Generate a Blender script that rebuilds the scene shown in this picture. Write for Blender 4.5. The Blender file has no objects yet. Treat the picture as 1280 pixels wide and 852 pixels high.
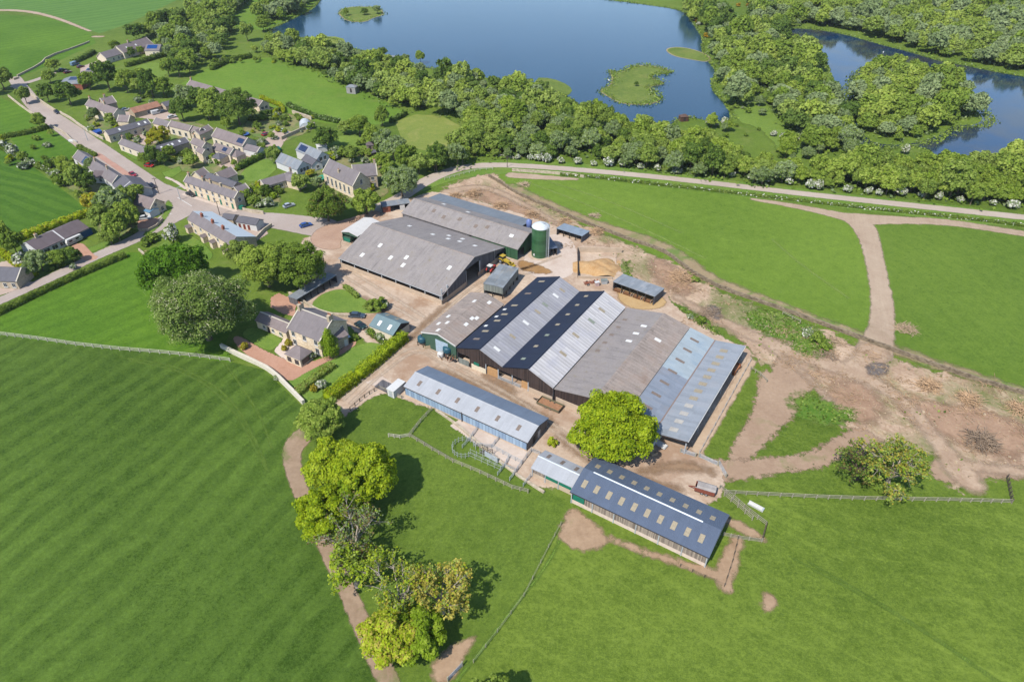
import bpy, bmesh, math, random
import numpy as np
from mathutils import Vector, Matrix

random.seed(7)
RNG = np.random.default_rng(11)
SC = bpy.context.scene
COL = SC.collection
H, FPX, PITCH = 110.0, 853.33, math.radians(37.0)
SP, CP = math.sin(PITCH), math.cos(PITCH)


def P(px, py, z=0.0):
    """photo pixel -> point of the world at height z"""
    u = (px - 640) / FPX
    v = (426 - py) / FPX
    d = (u, CP + v * SP, -SP + v * CP)
    t = (z - H) / d[2]
    return Vector((d[0] * t, d[1] * t, z))


D1 = Vector((.843, -.538, 0)).normalized()
D2 = Vector((-D1.y, D1.x, 0))


def ST(s, t, z=0.0):
    """farmyard grid -> world"""
    v = D1 * s + D2 * t
    return Vector((v.x, v.y, z))


ANG = math.atan2(D1.y, D1.x)


def lin(c):
    c = c / 255
    return c / 12.92 if c <= .04045 else ((c + .055) / 1.055) ** 2.4


def C(r, g, b, k=.5):
    return (lin(r) * k, lin(g) * k, lin(b) * k, 1)


# ------------------------------------------------------------------ objects
def link(o, parent=None):
    COL.objects.link(o)
    if parent is not None:
        o.parent = parent
    return o


def tag(o, label=None, cat=None, group=None, kind=None):
    if label: o['label'] = label
    if cat: o['category'] = cat
    if group: o['group'] = group
    if kind: o['kind'] = kind
    return o


def thing(name, label, cat, loc=(0, 0, 0), rz=0.0, group=None):
    o = bpy.data.objects.new(name, None)
    o.empty_display_size = .5
    link(o)
    o.location = loc
    o.rotation_euler = (0, 0, rz)
    return tag(o, label, cat, group)


def dup(root, loc, rz=0.0, scale=None, label=None, group=None):
    r = root.copy(); COL.objects.link(r)
    r.location = loc; r.rotation_euler = (0, 0, rz)
    if scale is not None:
        r.scale = scale if hasattr(scale, '__len__') else (scale,) * 3
    if label: r['label'] = label
    if group: r['group'] = group
    for ch in root.children:
        c = ch.copy(); COL.objects.link(c); c.parent = r
        for g in ch.children:
            d = g.copy(); COL.objects.link(d); d.parent = c
    return r


class MB:
    def __init__(s):
        s.v = []; s.f = []; s.m = []; s.cm = 0

    def face(s, pts):
        n = len(s.v); s.v += [tuple(p) for p in pts]
        s.f.append(tuple(range(n, n + len(pts)))); s.m.append(s.cm)

    def box(s, c, d, rz=0.0, mat4=None):
        x, y, z = d[0] / 2, d[1] / 2, d[2] / 2
        n = len(s.v)
        co, si = math.cos(rz), math.sin(rz)
        for a in ((-x, -y, -z), (x, -y, -z), (x, y, -z), (-x, y, -z), (-x, -y, z), (x, -y, z), (x, y, z), (-x, y, z)):
            if mat4 is not None:
                q = mat4 @ Vector(a); s.v.append((q.x + c[0], q.y + c[1], q.z + c[2]))
            else:
                s.v.append((c[0] + a[0] * co - a[1] * si, c[1] + a[0] * si + a[1] * co, c[2] + a[2]))
        for f in ((3, 2, 1, 0), (4, 5, 6, 7), (0, 1, 5, 4), (1, 2, 6, 5), (2, 3, 7, 6), (3, 0, 4, 7)):
            s.f.append(tuple(n + i for i in f)); s.m.append(s.cm)
        return s

    def bar(s, a, b, w, h=None):
        a = Vector(a); b = Vector(b); h = h or w
        d = b - a; L = d.length
        if L < 1e-6: return s
        d.normalize()
        up = Vector((0, 0, 1)) if abs(d.z) < .95 else Vector((1, 0, 0))
        sx = d.cross(up).normalized(); uz = sx.cross(d)
        M = Matrix((d, sx, uz)).transposed()
        return s.box((a + b) / 2, (L, w, h), mat4=M)

    def tube(s, a, b, r0, r1, n=8, cap=True):
        a = Vector(a); b = Vector(b); d = (b - a)
        if d.length < 1e-6: return s
        d.normalize()
        up = Vector((0, 0, 1)) if abs(d.z) < .95 else Vector((1, 0, 0))
        x = d.cross(up).normalized(); y = d.cross(x)
        k = len(s.v)
        for (p, r) in ((a, r0), (b, r1)):
            for i in range(n):
                t = 2 * math.pi * i / n
                q = p + x * (math.cos(t) * r) + y * (math.sin(t) * r)
                s.v.append(tuple(q))
        for i in range(n):
            j = (i + 1) % n
            s.f.append((k + i, k + j, k + n + j, k + n + i)); s.m.append(s.cm)
        if cap:
            s.f.append(tuple(k + i for i in range(n))[::-1]); s.m.append(s.cm)
            s.f.append(tuple(k + n + i for i in range(n))); s.m.append(s.cm)
        return s

    def extrude(s, poly, axis, a, b):
        """poly: 2d points in the plane across `axis` ('x': (y,z), 'y': (x,z), 'z': (x,y))"""
        k = len(s.v); n = len(poly)
        for w in (a, b):
            for p in poly:
                s.v.append({'x': (w, p[0], p[1]), 'y': (p[0], w, p[1]), 'z': (p[0], p[1], w)}[axis])
        for i in range(n):
            j = (i + 1) % n
            s.f.append((k + i, k + j, k + n + j, k + n + i)); s.m.append(s.cm)
        s.f.append(tuple(k + i for i in range(n))); s.m.append(s.cm)
        s.f.append(tuple(k + n + i for i in range(n))); s.m.append(s.cm)
        return s

    def lathe(s, prof, n=24, c=(0, 0)):
        k = len(s.v)
        for r, z in prof:
            for i in range(n):
                t = 2 * math.pi * i / n
                s.v.append((c[0] + r * math.cos(t), c[1] + r * math.sin(t), z))
        for q in range(len(prof) - 1):
            for i in range(n):
                j = (i + 1) % n
                s.f.append((k + q * n + i, k + q * n + j, k + q * n + n + j, k + q * n + n + i)); s.m.append(s.cm)
        return s

    def mesh(s, name, mats, smooth=False):
        me = bpy.data.meshes.new(name)
        me.from_pydata(s.v, [], s.f)
        for m in (mats if isinstance(mats, (list, tuple)) else [mats]):
            me.materials.append(m)
        me.polygons.foreach_set('material_index', s.m)
        bm = bmesh.new(); bm.from_mesh(me)
        bmesh.ops.recalc_face_normals(bm, faces=bm.faces)
        bm.to_mesh(me); bm.free()
        if smooth:
            me.polygons.foreach_set('use_smooth', [True] * len(me.polygons))
        me.update()
        return me

    def build(s, name, mats, parent=None, smooth=False, loc=None, label=None):
        o = bpy.data.objects.new(name, s.mesh(name, mats, smooth))
        link(o, parent)
        if loc is not None: o.location = loc
        if label: o['label'] = label
        return o


# ------------------------------------------------------------------ materials
class NT:
    def __init__(s, name):
        s.mat = bpy.data.materials.new(name); s.mat.use_nodes = True
        s.t = s.mat.node_tree; s.t.nodes.clear()
        s.out = s.t.nodes.new('ShaderNodeOutputMaterial')

    def n(s, typ, **kw):
        nd = s.t.nodes.new(typ)
        for k, v in kw.items(): setattr(nd, k, v)
        return nd

    def put(s, sock, v):
        if isinstance(v, bpy.types.NodeSocket): s.t.links.new(v, sock)
        elif v is not None: sock.default_value = v

    def math(s, op, a, b=None, c=None, clamp=False):
        nd = s.n('ShaderNodeMath', operation=op, use_clamp=clamp)
        s.put(nd.inputs[0], a)
        if b is not None: s.put(nd.inputs[1], b)
        if c is not None: s.put(nd.inputs[2], c)
        return nd.outputs[0]

    def vmath(s, op, a, b):
        nd = s.n('ShaderNodeVectorMath', operation=op)
        s.put(nd.inputs[0], a); s.put(nd.inputs[1], b)
        return nd.outputs[0]

    def pos(s): return s.n('ShaderNodeNewGeometry').outputs['Position']
    def obj(s): return s.n('ShaderNodeTexCoord').outputs['Object']

    def mapping(s, v, rot=0.0, scale=(1, 1, 1), loc=(0, 0, 0)):
        # rotate about z first, then scale
        a = s.n('ShaderNodeMapping'); s.put(a.inputs[0], v)
        a.inputs['Rotation'].default_value = (0, 0, rot)
        b = s.n('ShaderNodeMapping'); s.put(b.inputs[0], a.outputs[0])
        b.inputs['Scale'].default_value = scale
        b.inputs['Location'].default_value = loc
        return b.outputs[0]

    def noise(s, v, scale, detail=3, rough=.55, dist=0.0):
        nd = s.n('ShaderNodeTexNoise')
        s.put(nd.inputs['Vector'], v)
        nd.inputs['Scale'].default_value = scale; nd.inputs['Detail'].default_value = detail
        nd.inputs['Roughness'].default_value = rough; nd.inputs['Distortion'].default_value = dist
        return nd.outputs[0]

    def wave(s, v, scale, dist=0.0, detail=1, dscale=1.0, prof='SIN'):
        nd = s.n('ShaderNodeTexWave', wave_profile=prof)
        s.put(nd.inputs['Vector'], v)
        nd.inputs['Scale'].default_value = scale; nd.inputs['Distortion'].default_value = dist
        nd.inputs['Detail'].default_value = detail; nd.inputs['Detail Scale'].default_value = dscale
        return nd.outputs['Fac']

    def ramp(s, fac, stops):
        nd = s.n('ShaderNodeValToRGB'); s.put(nd.inputs[0], fac)
        e = nd.color_ramp.elements
        while len(e) > 1: e.remove(e[-1])
        e[0].position = stops[0][0]; e[0].color = stops[0][1]
        for p, c in stops[1:]:
            q = e.new(p); q.color = c
        return nd.outputs[0]

    def rng(s, v, a, b, c=0.0, d=1.0):
        nd = s.n('ShaderNodeMapRange', clamp=True)
        s.put(nd.inputs[0], v)
        for i, q in enumerate((a, b, c, d)): s.put(nd.inputs[i + 1], q)
        return nd.outputs[0]

    def mix(s, f, a, b, mode='MIX'):
        nd = s.n('ShaderNodeMix', data_type='RGBA', blend_type=mode, clamp_factor=True)
        s.put(nd.inputs[0], f); s.put(nd.inputs[6], a); s.put(nd.inputs[7], b)
        return nd.outputs[2]

    def attr(s, name, typ='GEOMETRY'):
        return s.n('ShaderNodeAttribute', attribute_name=name, attribute_type=typ).outputs['Fac']

    def bump(s, h, strength=.4, dist=.1):
        nd = s.n('ShaderNodeBump'); nd.inputs['Strength'].default_value = strength
        nd.inputs['Distance'].default_value = dist
        s.put(nd.inputs['Height'], h)
        return nd.outputs[0]

    def bsdf(s, col, rough=.85, spec=.3, metal=0.0, normal=None, **kw):
        nd = s.n('ShaderNodeBsdfPrincipled')
        s.put(nd.inputs['Base Color'], col); s.put(nd.inputs['Roughness'], rough)
        nd.inputs['Specular IOR Level'].default_value = spec
        nd.inputs['Metallic'].default_value = metal
        if normal is not None: s.put(nd.inputs['Normal'], normal)
        for k, v in kw.items(): s.put(nd.inputs[k], v)
        return nd.outputs[0]

    def done(s, sh):
        s.t.links.new(sh, s.out.inputs[0]); return s.mat


def vary(c, k):
    return tuple(min(1, x * k) for x in c[:3]) + (1,)


_mc = {}


def plain(name, col, rough=.7, spec=.3, metal=0.0, var=.12, sc=1.5):
    if name in _mc: return _mc[name]
    t = NT(name)
    n = t.noise(t.obj(), sc, 4)
    c = t.ramp(n, [(.3, vary(col, 1 - var)), (.7, vary(col, 1 + var))])
    _mc[name] = t.done(t.bsdf(c, rough, spec, metal))
    return _mc[name]


def roof_mat(name, col, kind='sheet', axis='x', period=1.0, band=.12, dirt=.25, dirtcol=None, rough=.75, spec=.3, moss=0.0, seam=0.0, rowlen=None):
    """weathered sheet / slate roofing; ridge along local `axis`, runs down the slope the other way"""
    t = NT(name)
    o = t.obj()
    st = (1.6, .12, .12) if axis == 'x' else (.12, 1.6, .12)
    n1 = t.noise(t.mapping(o, 0, st), 1.0, 4, .6)           # streaks down the slope
    n2 = t.noise(o, .22, 4, .6)                             # wide patches
    n3 = t.noise(o, 2.2, 3, .6)
    sep = t.n('ShaderNodeSeparateXYZ'); t.put(sep.inputs[0], o)
    ax = sep.outputs[0 if axis == 'x' else 1]
    other = sep.outputs[1 if axis == 'x' else 0]
    # each sheet its own tone
    cell = t.math('FLOOR', t.math('MULTIPLY', ax, 1 / period))
    row = t.math('FLOOR', t.math('MULTIPLY', other, 1 / (rowlen or (2.4 if kind == 'sheet' else .9))))
    wn = t.n('ShaderNodeTexWhiteNoise', noise_dimensions='2D')
    cb = t.n('ShaderNodeCombineXYZ'); t.put(cb.inputs[0], cell); t.put(cb.inputs[1], row)
    t.put(wn.inputs['Vector'], cb.outputs[0])
    f = t.math('ADD', t.math('MULTIPLY', t.math('SUBTRACT', n1, .5), 1.2 * dirt),
               t.math('MULTIPLY', t.math('SUBTRACT', n2, .5), 1.3 * dirt))
    f = t.math('ADD', f, t.math('MULTIPLY', t.math('SUBTRACT', n3, .5), .8 * dirt))
    f = t.math('ADD', f, t.math('MULTIPLY', t.math('SUBTRACT', wn.outputs[0], .5), band))
    if seam:
        f = t.math('SUBTRACT', f, t.math('MULTIPLY', t.math('LESS_THAN', t.math('FRACT', t.math('MULTIPLY', ax, 1 / period)), .22), seam))
    f = t.math('ADD', f, 1.0)
    cc = t.n('ShaderNodeCombineColor')
    for i in range(3): t.put(cc.inputs[i], f)
    c = t.mix(1.0, col, cc.outputs[0], 'MULTIPLY')
    if dirtcol:
        c = t.mix(t.rng(t.math('ADD', t.math('MULTIPLY', n2, .6), t.math('MULTIPLY', n1, .4)), .5, .68, 0, .75), c, dirtcol)
    if moss:
        c = t.mix(t.rng(t.noise(o, .9, 5, .7), .6, .72, 0, moss), c, C(150, 140, 95))
    if kind == 'sheet':
        w = t.math('SINE', t.math('MULTIPLY', ax, 2 * math.pi / .3))
        nb = t.bump(w, .35, .04)
    else:
        w = t.math('FRACT', t.math('MULTIPLY', other, 1 / .3))
        nb = t.bump(t.math('ADD', w, n3), .3, .03)
    return t.done(t.bsdf(c, rough, spec * .55, normal=nb))


def stone_mat(name, c0, c1, sc=2.4, mortar=.15):
    t = NT(name)
    o = t.obj()
    v = t.n('ShaderNodeTexVoronoi'); t.put(v.inputs['Vector'], t.mapping(o, 0, (1, 1, 1.8)))
    v.inputs['Scale'].default_value = sc
    sp = t.n('ShaderNodeSeparateColor'); t.put(sp.inputs[0], v.outputs['Color'])
    n = t.noise(o, .5, 4, .6)
    f = t.math('ADD', t.math('MULTIPLY', sp.outputs[0], .55), t.math('MULTIPLY', n, .6))
    c = t.ramp(f, [(.25, c0), (.85, c1)])
    c = t.mix(t.rng(v.outputs['Distance'], .35, .7, 0, mortar), c, vary(c1, 1.15))
    return t.done(t.bsdf(c, .9, .2, normal=t.bump(v.outputs['Distance'], .4, .05)))


def board_mat(name, c0, c1, axis='x', w=.22, bump=.5):
    """upright boards / profiled cladding; `axis` runs along the wall"""
    t = NT(name)
    o = t.obj()
    sep = t.n('ShaderNodeSeparateXYZ'); t.put(sep.inputs[0], o)
    a = t.math('ADD', sep.outputs[0], sep.outputs[1]) if axis == 'xy' else sep.outputs[0 if axis == 'x' else 1]
    u = t.math('MULTIPLY', a, 1 / w)
    wn = t.n('ShaderNodeTexWhiteNoise', noise_dimensions='1D'); t.put(wn.inputs['W'], t.math('FLOOR', u))
    fr = t.math('FRACT', u)
    n = t.noise(t.mapping(o, 0, (3, 3, .4)), 1.0, 4, .6)
    f = t.math('ADD', t.math('MULTIPLY', wn.outputs[0], .6), t.math('MULTIPLY', n, .5))
    c = t.ramp(f, [(.2, c0), (.85, c1)])
    g = t.math('GREATER_THAN', fr, .85)
    c = t.mix(t.math('MULTIPLY', g, .6), c, vary(c0, .45))
    return t.done(t.bsdf(c, .8, .2, normal=t.bump(t.math('MULTIPLY', g, -1.0), bump, .04)))


def grass_mat(name, dark, light, big=.03, stripe=None, streak=None, dry=0.0, drycol=None, contrast=1.0, edge=None, fine=1.6, tuft=.4):
    """turf in world coordinates; stripe=(angle, width m, strength), streak=(angle, strength)"""
    dark, light = [(c[0] * .90, c[1] * .92, c[2] * .76, 1) for c in (dark, light)]
    t = NT(name)
    p = t.pos()
    f = t.math('ADD', t.math('MULTIPLY', t.math('SUBTRACT', t.noise(p, big, 4, .6, .4), .5), 1.1 * contrast),
               t.math('MULTIPLY', t.math('SUBTRACT', t.noise(p, .35, 5, .7), .5), 1.0 * contrast))
    f = t.math('ADD', f, t.math('MULTIPLY', t.math('SUBTRACT', t.noise(p, fine, 5, .8), .5), 1.7 * contrast))
    f = t.math('ADD', f, t.math('MULTIPLY', t.math('SUBTRACT', t.noise(p, fine * 3.1, 2, .6), .5), .9 * contrast))
    if stripe:
        ang, w, k = stripe
        q = t.mapping(p, -ang, (1, 1, 1))
        wob = t.math('MULTIPLY', t.math('SUBTRACT', t.noise(t.mapping(q, 0, (.35, 1, 1)), .06, 4, .6), .5), w * 2.2)
        sp = t.n('ShaderNodeSeparateXYZ'); t.put(sp.inputs[0], q)
        yy = t.math('ADD', sp.outputs[1], wob)
        s1 = t.rng(t.math('SINE', t.math('MULTIPLY', yy, 2 * math.pi / w)), -.55, .55, -1.0, 1.0)
        s2 = t.math('SINE', t.math('MULTIPLY', yy, 2 * math.pi / (w * .37)))
        am = t.rng(t.noise(p, .02, 3), .3, .65, .25, 1.0)
        s1 = t.math('MULTIPLY', t.math('ADD', s1, t.math('MULTIPLY', s2, .35)), am)
        f = t.math('ADD', f, t.math('MULTIPLY', s1, k))
    if streak:
        ang, k = streak
        q = t.mapping(p, -ang, (.05, .9, 1))
        sn = t.noise(q, .8, 4, .7, .8)
        f = t.math('ADD', f, t.math('MULTIPLY', t.rng(sn, .5, .72, 0, 1), k))
        q2 = t.mapping(p, -ang - .5, (.07, 1.1, 1), (31, 7, 0))
        f = t.math('ADD', f, t.math('MULTIPLY', t.rng(t.noise(q2, .8, 4, .7, .8), .52, .74, 0, 1), k * .8))
    f = t.math('ADD', f, .5)
    c = t.ramp(f, [(0.0, dark), (1.0, light)])
    if tuft:
        c = t.mix(t.rng(t.noise(p, .55, 3, .6), .60, .70, 0, tuft), c, vary(dark, .8))
        c = t.mix(t.rng(t.noise(t.mapping(p, 0, (1, 1, 1), (40, 9, 0)), .8, 3, .65), .63, .72, 0, tuft), c, vary(light, 1.25))
    if dry:
        c = t.mix(t.rng(t.noise(p, .12, 5, .65, .5), .52, .75, 0, dry), c, drycol or C(150, 145, 85))
    sh = t.bsdf(c, .95, .1)
    if edge is not None:
        sh = edge_alpha(t, sh, edge)
    return t.done(sh)


def edge_alpha(t, sh, edge):
    amp, soft, sc = edge
    p = t.pos()
    e = t.math('ADD', t.attr('edge'), t.math('MULTIPLY', t.math('SUBTRACT', t.noise(p, sc, 5, .65), .5), amp * 2))
    a = t.rng(e, -soft, soft)
    tr = t.n('ShaderNodeBsdfTransparent').outputs[0]
    m = t.n('ShaderNodeMixShader')
    t.put(m.inputs[0], a); t.put(m.inputs[1], tr); t.put(m.inputs[2], sh)
    return m.outputs[0]


def earth_mat(name, c0, c1, c2=None, c2lo=.55, c2hi=.7, c2k=.8, sc=.12, fine=1.2, edge=None, rough=.95, tracks=None, spots=0.0, c2sc=.07):
    t = NT(name)
    p = t.pos()
    f = t.math('ADD', t.math('MULTIPLY', t.noise(p, sc, 5, .65, .6), .65), t.math('MULTIPLY', t.noise(p, fine, 5, .7), .45))
    if tracks:
        ang, k = tracks
        q = t.mapping(p, -ang, (.06, .8, 1))
        f = t.math('ADD', f, t.math('MULTIPLY', t.math('SUBTRACT', t.noise(q, .8, 4, .65, 1.0), .5), k))
    c = t.ramp(f, [(.3, c0), (.8, c1)])
    if c2:
        c = t.mix(t.rng(t.noise(t.mapping(p, .4, (1, 1, 1), (13, 5, 0)), c2sc, 6, .7, .5), c2lo, c2hi, 0, c2k), c, c2)
    if spots:
        c = t.mix(t.rng(t.noise(p, 2.2, 3, .6), .66, .72, 0, spots), c, vary(c1, 1.6))
    nb = t.bump(t.noise(p, .9, 5, .7), .5, .15)
    sh = t.bsdf(c, rough, .15, normal=nb)
    if edge is not None: sh = edge_alpha(t, sh, edge)
    return t.done(sh)


# ------------------------------------------------------------------ flat sheets of ground
def chaikin(pts, n=2, closed=True):
    pts = [Vector(p) for p in pts]
    for _ in range(n):
        out = []
        m = len(pts)
        rngi = range(m) if closed else range(m - 1)
        if not closed: out.append(pts[0])
        for i in rngi:
            a, b = pts[i], pts[(i + 1) % m]
            out += [a.lerp(b, .25), a.lerp(b, .75)]
        if not closed: out.append(pts[-1])
        pts = out
    return pts


def seg_dist(pts, a, b):
    d = b - a; L = float(d @ d) + 1e-9
    t = np.clip(((pts - a) @ d) / L, 0, 1)
    q = a + t[:, None] * d
    return np.hypot(*(pts - q).T), t


def sd_poly(pts, poly):
    n = len(poly)
    best = np.full(len(pts), 1e9); ins = np.zeros(len(pts), bool)
    for i in range(n):
        a = poly[i]; b = poly[(i + 1) % n]
        d, _ = seg_dist(pts, a, b)
        best = np.minimum(best, d)
        c = (a[1] > pts[:, 1]) != (b[1] > pts[:, 1])
        with np.errstate(divide='ignore', invalid='ignore'):
            x = (b[0] - a[0]) * (pts[:, 1] - a[1]) / (b[1] - a[1] + 1e-12) + a[0]
        ins ^= c & (pts[:, 0] < x)
    return np.where(ins, best, -best)


def sd_line(pts, line, hw):
    best = np.full(len(pts), -1e9)
    for i in range(len(line) - 1):
        d, t = seg_dist(pts, line[i], line[i + 1])
        w = hw[i] + (hw[i + 1] - hw[i]) * t
        best = np.maximum(best, w - d)
    return best


def a2(pts): return np.array([(p[0], p[1]) for p in pts], float)


def sheet(name, sds, bbox, z, mat, res, margin, kind='structure', **kw):
    """grid sheet kept where max(sd) > -margin, carrying the signed distance to its edge"""
    x0, y0, x1, y1 = bbox
    nx = int((x1 - x0) / res) + 2; ny = int((y1 - y0) / res) + 2
    gx, gy = np.meshgrid(x0 + np.arange(nx) * res, y0 + np.arange(ny) * res)
    pts = np.stack([gx.ravel(), gy.ravel()], 1)
    sd = np.full(len(pts), -1e9)
    for f in sds: sd = np.maximum(sd, f(pts))
    keep = (sd > -margin).reshape(ny, nx)
    cell = keep[:-1, :-1] & keep[1:, :-1] & keep[:-1, 1:] & keep[1:, 1:]
    jj, ii = np.nonzero(cell)
    a = jj * nx + ii
    quads = np.stack([a, a + 1, a + nx + 1, a + nx], 1)
    used, inv = np.unique(quads.ravel(), return_inverse=True)
    co = np.zeros((len(used), 3)); co[:, :2] = pts[used]; co[:, 2] = z
    me = np_mesh(name, co, inv.reshape(-1, 4), mat)
    at = me.attributes.new('edge', 'FLOAT', 'POINT'); at.data.foreach_set('value', sd[used].astype(np.float32))
    o = bpy.data.objects.new(name, me); link(o)
    return tag(o, kind=kind, **kw)


def np_mesh(name, co, faces, mat, k=None):
    k = k or faces.shape[1]
    me = bpy.data.meshes.new(name)
    n = len(faces)
    me.vertices.add(len(co)); me.vertices.foreach_set('co', np.ascontiguousarray(co, np.float32).ravel())
    me.loops.add(n * k); me.loops.foreach_set('vertex_index', np.ascontiguousarray(faces, np.int32).ravel())
    me.polygons.add(n)
    me.polygons.foreach_set('loop_start', np.arange(0, n * k, k, dtype=np.int32))
    try: me.polygons.foreach_set('loop_total', np.full(n, k, np.int32))
    except Exception: pass
    if mat is not None:
        for m in (mat if isinstance(mat, (list, tuple)) else [mat]): me.materials.append(m)
    me.update(calc_edges=True)
    return me


def poly_sheet(name, pix, z, mat, res=1.0, margin=2.0, smooth=2, world=False, **kw):
    w = pix if world else [P(*p) for p in pix]
    pl = a2(chaikin(w, smooth) if smooth else w)
    m = margin + res
    bb = (pl[:, 0].min() - m, pl[:, 1].min() - m, pl[:, 0].max() + m, pl[:, 1].max() + m)
    return sheet(name, [lambda p: sd_poly(p, pl)], bb, z, mat, res, margin, **kw)


def line_sheet(name, lines, z, mat, res=.7, margin=1.0, smooth=2, **kw):
    """lines: list of (pixel points, half width or list)"""
    fs = []; allp = []
    for pix, hw in lines:
        w = [P(*p) for p in pix]
        hws = hw if isinstance(hw, (list, tuple)) else [hw] * len(w)
        w3 = [Vector((p.x, p.y, h)) for p, h in zip(w, hws)]
        w3 = chaikin(w3, smooth, False)
        ln = a2(w3); hh = [p[2] for p in w3]
        fs.append(lambda p, ln=ln, hh=hh: sd_line(p, ln, hh))
        mx = max(hh)
        allp.append((ln[:, 0].min() - mx, ln[:, 1].min() - mx, ln[:, 0].max() + mx, ln[:, 1].max() + mx))
    al = np.array(allp); m = margin + res
    bb = (al[:, 0].min() - m, al[:, 1].min() - m, al[:, 2].max() + m, al[:, 3].max() + m)
    return sheet(name, fs, bb, z, mat, res, margin, **kw)


def ngon(name, pix, z, mat, world=False, smooth=0, kind='structure', **kw):
    w = pix if world else [P(*p) for p in pix]
    if smooth: w = chaikin(w, smooth)
    bm = bmesh.new()
    vs = [bm.verts.new((p[0], p[1], z)) for p in w]
    f = bm.faces.new(vs)
    if f.normal.z < 0: bmesh.ops.reverse_faces(bm, faces=[f])
    bmesh.ops.triangulate(bm, faces=bm.faces[:])
    bm.normal_update()
    for f in bm.faces:
        if f.normal.z < 0: f.normal_flip()
    me = bpy.data.meshes.new(name); bm.to_mesh(me); bm.free()
    me.materials.append(mat)
    o = bpy.data.objects.new(name, me); link(o)
    return tag(o, kind=kind, **kw)
# ================================================================== THE SETTING
def wang(p, q):
    a, b = P(*p), P(*q)
    return math.atan2(b.y - a.y, b.x - a.x)


GD, GL = C(62, 104, 38), C(112, 155, 66)
M_ground = grass_mat('rough_grass', C(84, 110, 36), C(134, 156, 68), big=.015, dry=.35, drycol=C(150, 150, 90), contrast=1.1)
M_fieldA = grass_mat('silage_grass', C(56, 84, 24), C(112, 140, 60), big=.012, stripe=(wang((0, 622), (190, 490)), 6.0, .165), contrast=.95, streak=(wang((280, 480), (330, 560)), .10))
M_padB = grass_mat('paddock_grass', C(62, 104, 24), C(124, 160, 54), big=.02, stripe=(wang((0, 405), (170, 340)), 6.0, .10), contrast=.8)
M_padC = grass_mat('meadow_grass', C(66, 94, 28), C(132, 154, 66), big=.02, streak=(wang((700, 660), (600, 800)), .12), contrast=.9)
M_padD = grass_mat('grazed_grass', C(74, 100, 28), C(142, 162, 70), big=.015, streak=(wang((1000, 680), (1250, 800)), .26), contrast=1.0)
M_topR = grass_mat('young_grass', C(80, 112, 32), C(146, 172, 74), big=.012, streak=(wang((700, 240), (900, 330)), .12), contrast=.75)
M_topR2 = grass_mat('lush_grass', C(72, 106, 32), C(136, 160, 68), big=.012, streak=(wang((1120, 300), (1250, 400)), .14), contrast=.75)
M_crop = grass_mat('crop_field', C(50, 94, 24), C(112, 148, 54), big=.01, stripe=(wang((0, 235), (80, 262)), 5.0, .16), contrast=.6)
M_crop2 = grass_mat('crop_field_far', C(70, 116, 52), C(128, 164, 84), big=.008, stripe=(wang((100, 20), (210, 4)), 9.0, .16), contrast=.5)
M_pale = grass_mat('pale_pasture', C(86, 126, 40), C(144, 172, 72), big=.02, contrast=.8, dry=.25)
M_dry = grass_mat('dry_meadow', C(112, 138, 62), C(168, 172, 96), big=.03, contrast=.8, dry=.6, drycol=C(178, 172, 104))
M_lawn = grass_mat('garden_lawn', C(100, 134, 54), C(148, 172, 84), big=.08, contrast=1.0, edge=(.35, .15, 1.2))
M_verge = grass_mat('verge_grass', C(84, 128, 46), C(146, 168, 80), big=.05, contrast=.9, dry=.4, edge=(.7, .3, .7))
M_clear = grass_mat('glade_grass', C(98, 128, 50), C(152, 174, 84), big=.03, contrast=.8, edge=(2.5, .8, .25))

o = ngon('ground', [(-1500, -200), (1500, -200), (1500, 1550), (-1500, 1550)], 0.0, M_ground, world=True)
ngon('silage_field', [(-500, 372), (-80, 412), (0, 419), (95, 432), (200, 442), (288, 452), (330, 462), (378, 508), (360, 545), (352, 565),
                      (366, 610), (400, 690), (440, 770), (478, 852), (520, 960), (-500, 960)], .02, M_fieldA)
ngon('paddock', [(-80, 412), (0, 419), (95, 432), (200, 442), (290, 453), (282, 430), (300, 380), (235, 330), (190, 316), (160, 315), (120, 334), (60, 362), (0, 391), (-80, 428)][:13] + [(-80, 424)][:0], .024, M_padB)
ngon('meadow', [(440, 512), (472, 487), (503, 498), (545, 513), (580, 545), (640, 590), (700, 622), (712, 634), (700, 660), (655, 745), (590, 830),
                (540, 900), (490, 900), (470, 830), (430, 740), (380, 600), (385, 520)], .024, M_padC)
ngon('pasture', [(712, 634), (700, 660), (655, 745), (590, 830), (500, 960), (1900, 960), (1800, 640), (1290, 596), (1180, 560), (1000, 470), (940, 452),
                 (872, 568), (905, 600), (880, 640), (800, 650)], .022, M_padD)
ngon('upper_field', [(615, 216), (700, 217), (800, 227), (960, 250), (1075, 268), (1100, 300), (1098, 380), (1088, 432), (1000, 398), (880, 352), (790, 304), (720, 277), (640, 242)], .02, M_topR)
ngon('upper_field', [(1080, 268), (1180, 275), (1290, 292), (1700, 350), (1700, 600), (1290, 494), (1200, 470), (1100, 434), (1100, 380), (1085, 300)], .02, M_topR2)
ngon('crop_field', [(-300, 130), (0, 182), (40, 207), (110, 262), (0, 301), (-300, 400)], .02, M_crop)
ngon('crop_field', [(-200, 116), (0, 122), (30, 135), (50, 155), (10, 172), (-200, 150)], .02, M_padB)
ngon('village_paddock', [(12, 172), (60, 160), (105, 188), (80, 205), (40, 206)], .02, M_padB)
ngon('far_field', [(-500, 20), (0, 12), (50, 17), (110, 38), (125, 42), (160, 30), (230, -4), (330, -60), (-500, -90)], .02, M_crop2)
ngon('far_field', [(-400, 30), (0, 18), (60, 22), (112, 40), (120, 54), (70, 78), (16, 100), (-400, 100)], .02, M_padB)
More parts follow.
